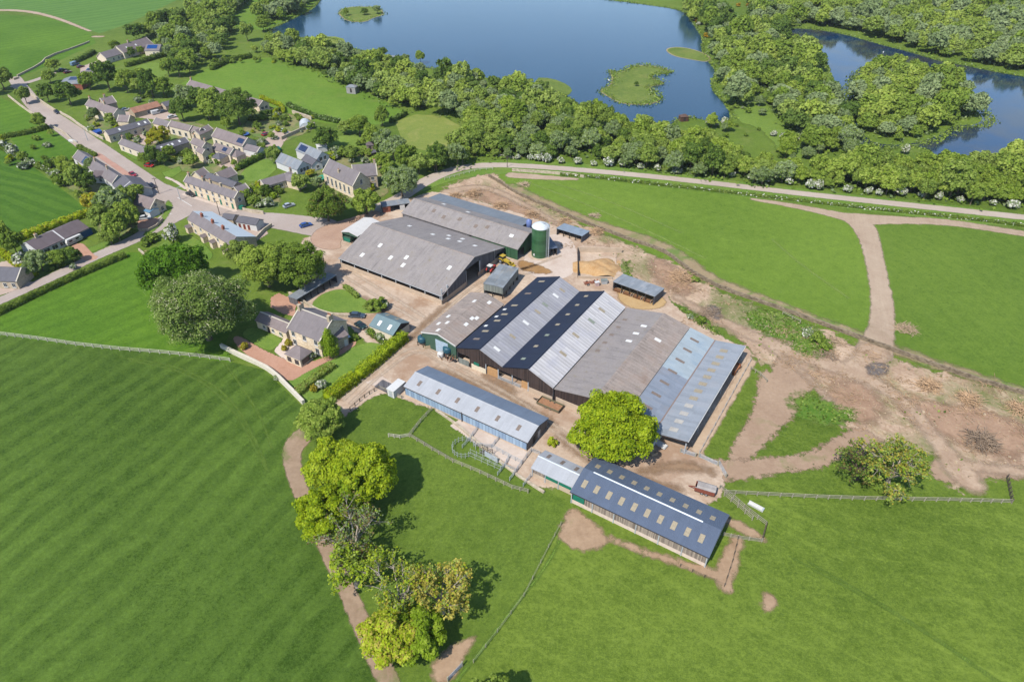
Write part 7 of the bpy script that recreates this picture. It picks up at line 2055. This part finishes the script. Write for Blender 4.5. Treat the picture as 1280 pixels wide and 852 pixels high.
car('pale blue van at the top left of the far car park', P(94, 81.5), dirpx((88, 84), (100, 80)), C(120, 150, 176), L=5, Hh=2.1, kind='van', cat='van', group=g)
car('blue car on the right side of the far car park', P(113.5, 88.5), dirpx((108, 89), (119, 87)), C(34, 84, 150), group=g)
car('navy car beside the hedge of the far car park', P(122, 83.5), dirpx((117, 85), (128, 82)), NAVY, group=g)
car('black car in the shade on the left of the far car park', P(78, 88.5), dirpx((74, 90), (84, 87)), BLK, group=g)
car('white car beside the cream fronted house', P(158, 138.5), dirpx((153, 140), (164, 138)), WHT)
car('white van left of the three cars behind the courtyard', P(196.5, 142.5), dirpx((190, 144), (203, 141)), WHT, L=4.8, Hh=1.95, kind='van', cat='van')
car('dark grey car between the two white ones behind the courtyard', P(205, 140.5), dirpx((200, 142), (211, 139)), GRY)
car('white car nearest the reddish tree behind the courtyard', P(215.5, 147.5), dirpx((210, 149), (222, 146)), WHT)
car('red car on the gravel of the upper village garden', P(333, 169), dirpx((327, 170), (338, 166)), C(170, 36, 40))
car('dark maroon car below the red one in the upper village', P(329.5, 177.5), dirpx((324, 175), (335, 180)), C(70, 24, 36))
car('white and blue pickup in the upper village garden', P(356, 166), dirpx((350, 163), (362, 169)), C(214, 222, 232), L=4.8, Hh=1.7, kind='estate')
car('dark car at the roadside wall under the round trees', P(71.5, 141.5), dirpx((68, 139), (75, 144)), BLK)
# caravan
cv = thing('caravan', 'white caravan with green stripe in front of the bungalow', 'caravan', P(93, 303.5), dirpx((86, 307), (103, 299)))
m = MB(); m.extrude([(-2.7, .5), (2.4, .5), (2.8, 1.1), (2.5, 2.3), (-2.4, 2.4), (-2.8, 1.4)], 'y', -1.1, 1.1); m.build('body', M_white, cv)
for s in (-1, 1):
    MB().box((-.1, s * 1.11, .9), (5.2, .03, .18)).build('stripe', M_teal, cv)
    for x in (-1.4, .9): MB().box((x, s * 1.11, 1.6), (1.1, .03, .6)).build('window', M_cargl, cv)
wheels(cv, (-.1,), 1.0, .33); m = MB(); m.bar((2.4, 0, .5), (3.7, 0, .5), .1); m.build('drawbar', M_steel, cv)

# tractor and loader between the barns
def tractor(label, loc, rz, col, s=1.0, cat='tractor', loader=False):
    r = thing('tractor' if not loader else 'loader', label, cat, loc, rz); r.scale = (s,) * 3
    pt = plain('paint_' + ('loader' if loader else 'tractor'), col, .4, .4)
    m = MB(); m.extrude([(-.6, .9), (1.9, .9), (2.0, 1.2), (1.9, 1.6), (-.1, 1.75), (-.6, 1.75)], 'y', -.42, .42); m.build('bonnet', pt, r)
    m = MB(); m.extrude([(-1.5, 1.0), (-.1, 1.0), (-.2, 2.6), (-1.4, 2.6)], 'y', -.7, .7); m.build('cab', M_cargl, r)
    MB().box((-.8, 0, 2.66), (1.5, 1.55, .14)).build('cab_roof', M_white if not loader else pt, r)
    for sd in (-1, 1):
        m = MB(); m.tube((-1.0, sd * .8 - .25, .82), (-1.0, sd * .8 + .25, .82), .82, .82, 18); w = m.build('rear_wheel', M_tyre, r)
        m = MB(); m.tube((-1.0, sd * 1.06, .82), (-1.0, sd * 1.09, .82), .45, .4, 12); m.build('rim', pt if not loader else M_rim, w)
        m = MB(); m.tube((1.4, sd * .75 - .18, .55), (1.4, sd * .75 + .18, .55), .55, .55, 16); w = m.build('front_wheel', M_tyre, r)
        m = MB(); m.tube((1.4, sd * .94, .55), (1.4, sd * .97, .55), .3, .26, 10); m.build('rim', pt if not loader else M_rim, w)
        m = MB(); m.extrude([(-1.9, 1.2), (-1.7, 1.65), (-1.0, 1.85), (-.3, 1.65), (-.1, 1.2), (-.3, 1.5), (-1.0, 1.72), (-1.65, 1.5)], 'y', sd * .55, sd * 1.05); m.build('mudguard', pt, r)
    if loader:
        m = MB()
        for sd in (-1, 1): m.bar((-.4, sd * .6, 1.7), (2.9, sd * .6, 1.0), .16, .24)
        m.build('loader_arm', pt, r)
        m = MB(); m.extrude([(2.8, .3), (3.7, .3), (3.8, .45), (3.0, .5), (2.95, 1.2), (2.8, 1.2)], 'y', -1.1, 1.1); m.build('bucket', pt, r)
    else:
        m = MB(); m.tube((1.2, .3, 1.6), (1.2, .3, 2.5), .05, .05, 6); m.build('exhaust', M_dark, r)
    return r


tractor('red tractor beside the small grey store, in front of the barn', P(614.5, 339.5), dirpx((610, 343), (620, 335)), C(200, 70, 66))
tractor('yellow loader with raised arms between the red tractor and the green gable', P(631, 329.5), dirpx((625, 326), (640, 333)), C(206, 176, 60), 1.0, 'loader', True)

# livestock trailer
lt = thing('livestock_trailer', 'rusty red livestock trailer with grey roof on the yard corner', 'trailer', P(880.5, 615), dirpx((869, 611), (892, 618)))
M_rust = plain('rusty_red_boards', C(150, 84, 66), .8, var=.25, sc=3)
MB().box((0, 0, .62), (4.0, 1.9, .16)).build('floor', M_dark, lt)
for s in (-1, 1):
    MB().box((0, s * .95, 1.15), (4.0, .08, .95)).build('side_boards', M_rust, lt)
    MB().box((0, s * .95, 1.78), (4.0, .06, .12)).build('side_rail', M_steel, lt)
for x in (-2, 2): MB().box((x, 0, 1.2), (.08, 1.9, 1.1)).build('end_gate', M_rust, lt)
m = MB(); m.extrude([(-1.0, 1.85), (-.6, 2.1), (.6, 2.1), (1.0, 1.85), (.6, 2.04), (-.6, 2.04)], 'x', -1.7, 2.1); m.build('roof', roof_mat('trailer_roof', C(176, 168, 162), 'sheet', 'x', 1, .3, .4), lt)
wheels(lt, (-.45, .45), .85, .36); m = MB(); m.bar((-2, .3, .6), (-3.4, 0, .55), .12); m.bar((-2, -.3, .6), (-3.4, 0, .55), .12); m.build('drawbar', M_rust, lt)

ft = thing('bale_feeder', 'long low brown feed trailer parked below the cattle shed front', 'trailer', P(687.5, 508), dirpx((672, 502), (700, 514)))
m = MB(); m.box((0, 0, .55), (6.0, 2.6, .14)); m.build('bed', plain('brown_bed', C(176, 130, 96), .9, var=.2, sc=2), ft)
m = MB()
for s in (-1, 1): m.box((0, s * 1.3, .85), (6.0, .08, .5))
for s in (-1, 1): m.box((s * 3.0, 0, .85), (.08, 2.6, .5))
m.build('sideboard', plain('green_brown_frame', C(120, 116, 90), .8), ft); wheels(ft, (-.6, .6), 1.05, .36)
m = MB(); m.bar((-3, .4, .5), (-4.6, 0, .5), .12); m.bar((-3, -.4, .5), (-4.6, 0, .5), .12); m.build('drawbar', M_dark, ft)

ot = thing('orange_feeder', 'orange brown bale feeder on the gravel behind the blue roofed shed', 'feeder', P(917.5, 464), dirpx((912, 470), (923, 456)))
MB().box((0, 0, .75), (3.6, 1.5, .9)).build('hopper', plain('orange_brown', C(206, 140, 98), .7, var=.15), ot)
m = MB()
for x in (-1.7, 1.7): m.box((x, 0, .9), (.2, 1.8, 1.5))
m.build('end_frame', plain('brown_frame', C(150, 96, 66), .8), ot); wheels(ot, (0,), .8, .35)

# water tanks by the workshop
for i, (x, y, lab) in enumerate(((528.5, 431, 'teal water tank on a stand at the left of the workshop front'), (560, 444, 'teal water tank on a stand at the right of the workshop front'))):
    tk = thing('water_tank', lab, 'water tank', P(x, y), ANG)
    MB().lathe([(0.02, 1.3), (1.2, 1.32), (1.25, 1.6), (1.25, 2.5), (1.1, 2.8), (.5, 3.0), (.02, 3.02)], 20).build('tank', plain('teal_plastic', C(44, 92, 108), .45), tk, True)
    m = MB()
    for a, b_ in ((-.9, -.9), (.9, -.9), (.9, .9), (-.9, .9)): m.box((a, b_, .65), (.18, .18, 1.3))
    m.box((0, 0, 1.24), (2.2, 2.2, .12)); m.build('stand', M_postd, tk)
    MB().lathe([(.3, 3.0), (.3, 3.1), (.02, 3.12)], 12).build('lid', M_dark, tk)

# small yard clutter
def crate(label, loc, rz, d, mat, name='crate', cat='crate', group=None):
    r = thing(name, label, cat, loc, rz, group)
    x, y, z = d
    m = MB()
    for k in range(3): zz = z * (.2 + .3 * k); m.box((0, -y / 2, zz), (x, .05, z * .2)); m.box((0, y / 2, zz), (x, .05, z * .2)); m.box((-x / 2, 0, zz), (.05, y, z * .2)); m.box((x / 2, 0, zz), (.05, y, z * .2))
    m.build('slatted_side', mat, r)
    m = MB()
    for a in (-1, 1):
        for b_ in (-1, 1): m.box((a * (x / 2 - .04), b_ * (y / 2 - .04), z / 2), (.1, .1, z))
    m.build('corner_post', mat, r)
    MB().box((0, 0, .12), (x - .06, y - .06, .06)).build('base', mat, r)
    return r


st = thing('sheet_stack', 'stack of white roofing sheets by the mouth of the blue roofed shed', 'sheet stack', P(823.5, 556), dirpx((815, 550), (832, 560)))
m = MB()
for k in range(5): m.box((random.uniform(-.15, .15), random.uniform(-.1, .1), .3 + k * .1), (3.6, 1.3, .07), random.uniform(-.04, .04))
m.build('sheets', M_white, st); MB().box((0, 0, .12), (2.8, 1.0, .22)).build('pallet', M_boards, st)
crate('pale bulk crate standing left of the white sheet stack', P(816.5, 567.5), .4, (1.4, 1.2, .9), plain('pale_pine', C(222, 196, 160), .9))
crate('small green crate leaning on the short white wall', P(808.5, 566.5), .9, (1.1, .8, .8), M_teal)
crate('timber crate in front of the workshop tank', P(534, 434.5), .3, (1.6, 1.2, 1.2), plain('pale_pine', C(222, 196, 160)))
sp = thing('machine_frame', 'heap of brown implement frames in front of the workshop tank', 'implement', P(563, 450), ANG)
m = MB()
for k in range(9): a = Vector((random.uniform(-2, 2), random.uniform(-1.2, 1.2), .1)); m.bar(a, a + Vector((random.uniform(-1.5, 1.5), random.uniform(-.8, .8), random.uniform(.6, 1.8))), .12)
m.build('frame', plain('brown_iron', C(150, 104, 80), .8), sp); m = MB()
for x in (-1.2, .4, 1.5): m.tube((x, -.2, .45), (x, .1, .45), .45, .45, 14)
m.build('wheel', M_tyre, sp)
ib = thing('fuel_tank', 'white fuel tank on the ground beside the workshop door', 'fuel tank', P(551, 446), ANG)
MB().lathe([(.02, .2), (.8, .2), (.85, .4), (.85, 1.3), (.7, 1.5), (.02, 1.55)], 16).build('tank', M_white, ib, True); MB().box((0, 0, .1), (1.8, 1.8, .2)).build('plinth', M_cwall, ib)
wb = thing('water_trough', 'white water trough in the grass beside the handling race', 'trough', P(944.5, 634), dirpx((937, 630), (952, 638)))
m = MB(); m.extrude([(-.4, .1), (.4, .1), (.5, .6), (.42, .6), (.34, .2), (-.34, .2), (-.42, .6), (-.5, .6)], 'x', -1.6, 1.6); m.build('basin', M_white, wb); MB().box((1.45, 0, .35), (.3, .85, .5)).build('float_box', M_steel, wb)
cab = thing('site_cabin', 'white box cabin with lean to against the end of the long low shed', 'cabin', P(496, 490), ANG + .0)
MB().box((0, 0, 1.1), (2.0, 4.2, 2.2)).build('wall', M_wrender, cab); MB().box((0, 0, 2.26), (2.3, 4.5, .12)).build('roof', M_white, cab); MB().box((0, -2.12, 1.0), (.9, .06, 1.9)).build('door', M_steel, cab)
cnt_ = thing('roof_sheet_pile', 'flat grey sheet pile on the concrete left of the white box cabin', 'sheet pile', P(482, 484), ANG)
m = MB()
for k in range(4): m.box((0, 0, .2 + k * .08), (4.4, 3.0, .06), random.uniform(-.05, .05))
m.build('sheets', M_boardsg, cnt_); MB().box((0, 0, .08), (3.6, 2.4, .14)).build('bearers', M_postd, cnt_)
gr = thing('grain_trailer', 'rusty orange implement in front of the muck bunker', 'implement', P(739, 355), .2)
m = MB()
for k in range(12): a = Vector((random.uniform(-2.6, 2.2), random.uniform(-.7, .7), .1)); m.bar(a, a + Vector((random.uniform(-.9, .9), random.uniform(-.6, .6), random.uniform(.4, 1.2))), .16)
m.box((0, 0, .5), (4.6, .16, .16)); m.box((0, .7, .5), (4.6, .16, .16)); m.build('frame', plain('orange_rust', C(176, 104, 76), .8, var=.2), gr); wheels(gr, (-1.2, 1.2), .8, .4)
bx = thing('white_bin', 'leaning white bin at the end of the rusty implement', 'bin', P(746, 357), .3)
m = MB(); m.extrude([(-.5, 0), (.5, 0), (.65, 1.3), (-.65, 1.3)], 'y', -.5, .5); m.build('bin', plain('pink_white', C(226, 196, 190), .6), bx); MB().box((0, 0, 1.34), (1.4, 1.1, .08)).build('lid', M_white, bx)
bx = thing('grey_bin', 'grey box bin between the bunker and the open cattle shelter', 'bin', P(755, 354), .1)
m = MB(); m.extrude([(-.8, 0), (.8, 0), (.95, 1.2), (-.95, 1.2)], 'y', -.7, .7); m.build('bin', M_steel, bx); MB().box((0, 0, 1.24), (2.0, 1.5, .08)).build('lid', M_greyclad, bx)
bb = thing('wheelie_bin', 'green bin at the end wall of the stone terrace', 'bin', P(300.5, 261), dirpx((296, 260), (305, 262)))
m = MB(); m.extrude([(-1.2, .1), (1.2, .1), (1.4, 1.2), (-1.4, 1.2)], 'y', -.6, .6); m.build('bin', M_teal, bb); MB().box((0, 0, 1.25), (2.9, 1.3, .1)).build('lid', M_teal, bb)
tp = thing('trampoline', 'blue trampoline in the garden over the long slate range', 'trampoline', P(306, 169.5), 0)
MB().lathe([(0.02, .8), (1.9, .8), (2.1, .85), (2.1, .7), (0.02, .7)], 20).build('mat', plain('blue_mat', C(60, 104, 176), .6), tp)
m = MB()
for a in range(6): m.tube((math.cos(a) * 2, math.sin(a) * 2, 0), (math.cos(a) * 2, math.sin(a) * 2, 1.9), .05, .05, 5)
m.build('legs', M_steel, tp)
for x, y, c_, lab in ((122.5, 167, C(56, 96, 176), 'blue tarpaulin over a stack beside the white courtyard gable'), (346, 189, C(26, 120, 92), 'green tarpaulin over stored goods by the tarpaulin roofed shed'), (402, 225.5, C(60, 176, 140), 'green playhouse at the left end of the chapel')):
    tr = thing('covered_stack', lab, 'covered stack', P(x, y), ANG)
    m = MB(); m.extrude([(-1.8, 0), (1.8, 0), (1.7, 1.2), (0, 1.9), (-1.7, 1.2)], 'y', -1.3, 1.3); m.build('cover', plain('cover_%d' % int(x), c_, .6), tr)
    MB().box((0, 0, .08), (3.8, 2.9, .12)).build('pallet', M_postd, tr)
bt = thing('upturned_boat', 'pale upturned boat on the roadside grass opposite the courtyard', 'boat', P(91.5, 177.5), dirpx((86, 176), (98, 178)))
m = MB(); m.lathe([(.02, 2.4), (.45, 1.8), (.75, .8), (.8, -.6), (.7, -1.9), (.02, -2.0)], 12); o = m.build('hull', plain('boat_white', C(214, 212, 206), .5), bt, True); o.rotation_euler = (0, math.radians(90), 0); o.location = (0, 0, .35)
MB().box((0, 0, .06), (3.2, .3, .12)).build('bearer', M_postd, bt)

# poles
def pole(label, base, h, kind):
    r = thing('utility_pole' if kind == 'pole' else 'street_lamp', label, 'pole' if kind == 'pole' else 'street lamp', P(*base))
    m = MB(); m.tube((0, 0, 0), (0, 0, h), .15, .09, 8); m.build('shaft', M_postd if kind == 'pole' else M_steel, r)
    if kind == 'pole':
        MB().box((0, 0, h - .4), (1.6, .12, .14)).build('cross_arm', M_postd, r)
        m = MB()
        for x in (-.7, 0, .7): m.tube((x, 0, h - .32), (x, 0, h - .12), .06, .05, 6)
        m.build('insulators', M_dark, r)
    else:
        m = MB(); m.tube((0, 0, h - .1), (1.1, 0, h + .15), .05, .05, 6); m.build('arm', M_steel, r); MB().box((1.3, 0, h + .12), (.6, .22, .12)).build('lamp_head', M_steel, r)
    return r


pole('tall pole at the road edge above the corner cottage', (199, 242.5), 6.5, 'pole')
pole('pole on the tarmac between the two stone terraces', (275, 269), 5.5, 'pole')
pole('pole beside the lane at the edge of the wood', (634, 209), 4.5, 'pole')
pole('street lamp on the green in front of the courtyard', (110, 176), 5.5, 'lamp')
pole('street lamp near the red chimneyed terrace', (226, 250), 5.0, 'lamp')

# brush piles and felled timber
def brush(label, c, R, h, mat, n=110, name='brush_pile', cat='brush pile', group=None, flat=False):
    rs = random.Random(int(c[0] * 7 + c[1]))
    r = thing(name, label, cat, P(*c), 0, group)
    m = MB(); m2 = MB()
    for i in range(int(n * 1.8)):
        a = rs.uniform(0, 6.28); d = R * rs.random() ** .7
        z = h * (1 - (d / R) ** 1.5) * rs.uniform(.3, 1.0)
        p = Vector((math.cos(a) * d, math.sin(a) * d, z + .05))
        th = rs.uniform(0, 6.28); L = R * rs.uniform(.3, .9)
        q = p + Vector((math.cos(th) * L, math.sin(th) * L, rs.uniform(-.35, .5) * L * (.2 if flat else .8)))
        q.z = max(q.z, .05)
        w = rs.choice((.04, .05, .07, .11))
        (m if w < .1 else m2).tube(p, q, w, w * .5, 5, False)
    m.build('twigs', mat, r); m2.build('boughs', mat, r)
    return r


M_twig = plain('dry_twigs', C(194, 160, 124, .6), .95, var=.25)
M_twigd = plain('grey_twigs', C(156, 134, 112, .55), .95, var=.25)
G_ = 'brush piles on the bare ground'
brush('brush pile nearest the chapel trees on the bare ground', (569.5, 246), 2.3, 1.6, M_twig)
brush('larger brush pile second along from the chapel trees', (591.5, 243.5), 2.8, 2.1, M_twig)
brush('brush pile behind the middle of the grey barn lean to', (626.5, 258.5), 2.7, 2.0, M_twig)
brush('brush pile right above the silo dome', (664.5, 269), 2.4, 1.8, M_twig)
brush('brush pile behind the pale blue roofed shelter', (707.5, 277), 2.0, 1.2, M_twig)
brush('brush heap between stone wall and pale blue roofed shelter', (746.5, 290), 2.2, 1.3, M_twig)
brush('scattered pale branches on the grass across the wall', (656, 231.5), 2.4, .8, plain('pale_twigs', C(206, 180, 150), .9), 60)
brush('pale pink brushwood on the grass right of the stone wall', (743, 270), 2.0, .8, plain('pale_twigs', C(206, 180, 150)), 50)
brush('wide spread brush pile above the cattle shelter', (852, 348), 3.8, 1.6, M_twig, 150)
brush('stack of cut pale logs beside the broad track', (1133, 411.5), 2.8, .9, plain('pale_logs', C(200, 172, 140), .9), 70, 'log_pile', 'log pile', flat=True)
brush('left brush pile of three beside the wall at far right', (1161, 483), 2.7, 1.5, M_twig, 130)
brush('middle brush pile of three beside the wall at far right', (1210, 499), 2.6, 1.4, M_twig, 130)
brush('brush pile cut by the right picture edge', (1274, 513), 2.4, 1.4, M_twig, 110)
brush('biggest dark brush pile on the bare ground at right', (1227, 553), 3.4, 1.8, M_twigd, 190)
brush('tangle of old logs at the edge of the scrub', (1046, 428), 2.2, .8, plain('pale_logs', C(200, 172, 140)), 40, 'log_pile', 'log pile', flat=True)
brush('dark fallen branches on the scrub above the burnt patch', (1034, 443), 2.6, .6, M_twigd, 40, 'log_pile', 'log pile', flat=True)
brush('dark felled branch lying behind the brown sheds', (888, 392), 3.4, .6, M_twigd, 60, 'felled_branch', 'branch', flat=True)
M_ash = earth_mat('burnt_ash', C(96, 88, 84), C(150, 138, 128), None, sc=.3, edge=(1.6, .6, .5))
poly_sheet('burnt_patch', [(1082, 458), (1096, 452), (1112, 458), (1106, 470), (1088, 470)], .06, M_ash, .5, 1.5)
poly_sheet('burnt_patch', [(886, 380), (898, 384), (902, 400), (892, 398), (884, 388)], .06, M_ash, .5, 1.0)

# stones, chips and weeds strewn over the bare ground
rs = np.random.default_rng(9)
mb = MB()
dp = a2([P(*q) for q in DIRT])
pts = np.stack([rs.uniform(dp[:, 0].min(), dp[:, 0].max(), 14000), rs.uniform(dp[:, 1].min(), dp[:, 1].max(), 14000)], 1)
pts = pts[sd_poly(pts, dp) > 1]
for i, q in enumerate(pts[:3600]):
    s = float(rs.uniform(.06, .2)) * (2.2 if rs.random() < .05 else 1)
    if rs.random() < .6: mb.box((q[0], q[1], s * .4), (s * 2, s * 1.4, s), float(rs.uniform(0, 3)))
    else:
        a = float(rs.uniform(0, 6.28)); L = float(rs.uniform(.4, 1.6)); mb.bar((q[0], q[1], .08), (q[0] + math.cos(a) * L, q[1] + math.sin(a) * L, .1), .09)
o = mb.build('rubble', plain('pale_rubble', C(190, 166, 136), .95, var=.45, sc=.4)); tag(o, 'pale stones and chips strewn over the bare ground', 'rubble', kind='stuff')
# twigs and torn branches littering the strip
mb = MB()
cc = [P(*random.choice(((600, 245), (640, 262), (700, 283), (760, 305), (830, 335), (860, 358), (900, 395), (950, 420), (1000, 440), (1050, 440), (1090, 455), (1130, 480), (1180, 490), (1230, 520), (1270, 540), (1150, 520), (1240, 500), (1060, 500), (1000, 460)))) for _ in range(70)]
for c in cc:
    c = c + Vector((random.gauss(0, 4), random.gauss(0, 3.5), 0))
    for _ in range(26):
        a = random.uniform(0, 6.28); L = random.uniform(.3, 1.5); q = c + Vector((random.gauss(0, 1.6), random.gauss(0, 1.4), random.uniform(.05, .25)))
        mb.bar(q, q + Vector((math.cos(a) * L, math.sin(a) * L, random.uniform(-.03, .25))), random.choice((.05, .07, .1)))
o = mb.build('branch_litter', plain('branch_litter_wood', C(186, 154, 120, .55), .95, var=.4, sc=.3)); tag(o, 'twigs and torn branches littering the bare strip', 'branch litter', kind='stuff')
# rough weed tufts on scrub and bare ground
wp = []
for pix, n in ((DIRT, 2600), ([(925, 390), (960, 385), (1000, 400), (1030, 418), (1046, 432), (1030, 446), (1000, 445), (985, 425), (945, 415)], 700), ([(985, 500), (1008, 488), (1035, 505), (1075, 515), (1065, 530), (1020, 530), (1000, 522)], 200), ([(838, 378), (870, 392), (905, 420), (890, 420), (860, 400)], 500), ([(776, 326), (786, 326), (790, 350), (808, 360), (800, 366), (786, 352)], 400)):
    pl = a2([P(*q) for q in pix])
    q = np.stack([rs.uniform(pl[:, 0].min(), pl[:, 0].max(), n * 2), rs.uniform(pl[:, 1].min(), pl[:, 1].max(), n * 2)], 1)
    q = q[sd_poly(q, pl) > .5][:n]
    if pix is DIRT: q = q[(np.sin(q[:, 0] * .21) + np.sin(q[:, 1] * .27 + 1) + rs.normal(0, .4, len(q))) > 1.1]
    wp.append(q)
wp = np.concatenate(wp)
p3 = np.column_stack([wp, rs.uniform(.05, .4, len(wp))])
nn = unit(len(p3), rs) * .6 + np.array([0, 0, .8]); nn /= np.linalg.norm(nn, axis=1)[:, None]
co, fa = leaf_quads(p3, nn, .3, rs)
o = bpy.data.objects.new('weeds', leaf_mesh('weeds', co, fa, rs.uniform(0, 1, len(fa)), [L_hedge, L_olive], rs.choice(2, len(fa), p=[.7, .3]))); link(o)
tag(o, 'rough green weeds scattered over the bare ground', 'weeds', kind='stuff')

# swans on the water
for i, (x, y) in enumerate(((1104, 66), (761, 101))):
    sw = thing('swan', 'white swan on the ' + ('smaller lake' if i == 0 else 'big lake beside the bare island'), 'swan', P(x, y, .06), 1.0 + i)
    m = MB(); m.lathe([(.02, -.7), (.3, -.5), (.42, 0), (.3, .5), (.02, .8)], 10); o = m.build('body', M_white, sw, True); o.rotation_euler = (0, math.radians(90), 0); o.location = (0, 0, .2)
    m = MB(); m.tube((.5, 0, .3), (.75, 0, .8), .1, .07, 7); m.tube((.75, 0, .8), (1.0, 0, .78), .09, .05, 7); m.build('neck', M_white, sw, True)

# ================================================================== LIGHT, SKY, CAMERA
EL = math.radians(52); SX, SY = -.62, -.785
w = bpy.data.worlds.new('World'); SC.world = w; w.use_nodes = True
nt = w.node_tree
sky = nt.nodes.new('ShaderNodeTexSky'); sky.sky_type = 'NISHITA'; sky.sun_disc = False
sky.sun_elevation = EL; sky.sun_rotation = math.atan2(SX, SY); sky.air_density = 1.0; sky.dust_density = .2; sky.ozone_density = 2.0
bg = nt.nodes['Background']; bg.inputs[1].default_value = .14
nt.links.new(sky.outputs[0], bg.inputs[0])
sl = bpy.data.lights.new('sun', 'SUN'); sl.energy = 4.2; sl.angle = math.radians(.53); sl.color = (1.0, .955, .88)
so = bpy.data.objects.new('sun', sl); link(so)
hl = math.hypot(SX, SY)
d = Vector((SX / hl * math.cos(EL), SY / hl * math.cos(EL), math.sin(EL)))
so.rotation_euler = (-d).to_track_quat('-Z', 'Y').to_euler()
so.location = (0, 0, 200)

cam = bpy.data.cameras.new('camera'); cam.sensor_width = 36; cam.lens = 36 * FPX / 1280
cam.clip_start = 1; cam.clip_end = 6000
co_ = bpy.data.objects.new('camera', cam); link(co_)
co_.location = (0, 0, H); co_.rotation_euler = (math.pi / 2 - PITCH, 0, 0)
SC.camera = co_
SC.view_settings.view_transform = 'Standard'; SC.view_settings.look = 'None'
SC.view_settings.exposure = .86; SC.view_settings.gamma = 1; SC.view_settings.use_curve_mapping = False
hz = bpy.data.meshes.new('haze'); hb = bmesh.new(); bmesh.ops.create_cube(hb, size=1.0); hb.to_mesh(hz); hb.free()
ho_ = bpy.data.objects.new('haze', hz); link(ho_); ho_.scale = (3200, 1900, 131); ho_.location = (0, 700, 64.5); ho_['kind'] = 'stuff'
hm = bpy.data.materials.new('thin_air'); hm.use_nodes = True; hm.node_tree.nodes.clear()
pv = hm.node_tree.nodes.new('ShaderNodeVolumePrincipled'); pv.inputs['Density'].default_value = .00005; pv.inputs['Color'].default_value = (.86, .92, 1, 1); pv.inputs['Anisotropy'].default_value = .2
mo = hm.node_tree.nodes.new('ShaderNodeOutputMaterial'); hm.node_tree.links.new(pv.outputs[0], mo.inputs['Volume']); hz.materials.append(hm)
SC.cycles.max_bounces = 6; SC.cycles.transparent_max_bounces = 12; SC.cycles.diffuse_bounces = 3
SC.cycles.caustics_reflective = False; SC.cycles.caustics_refractive = False
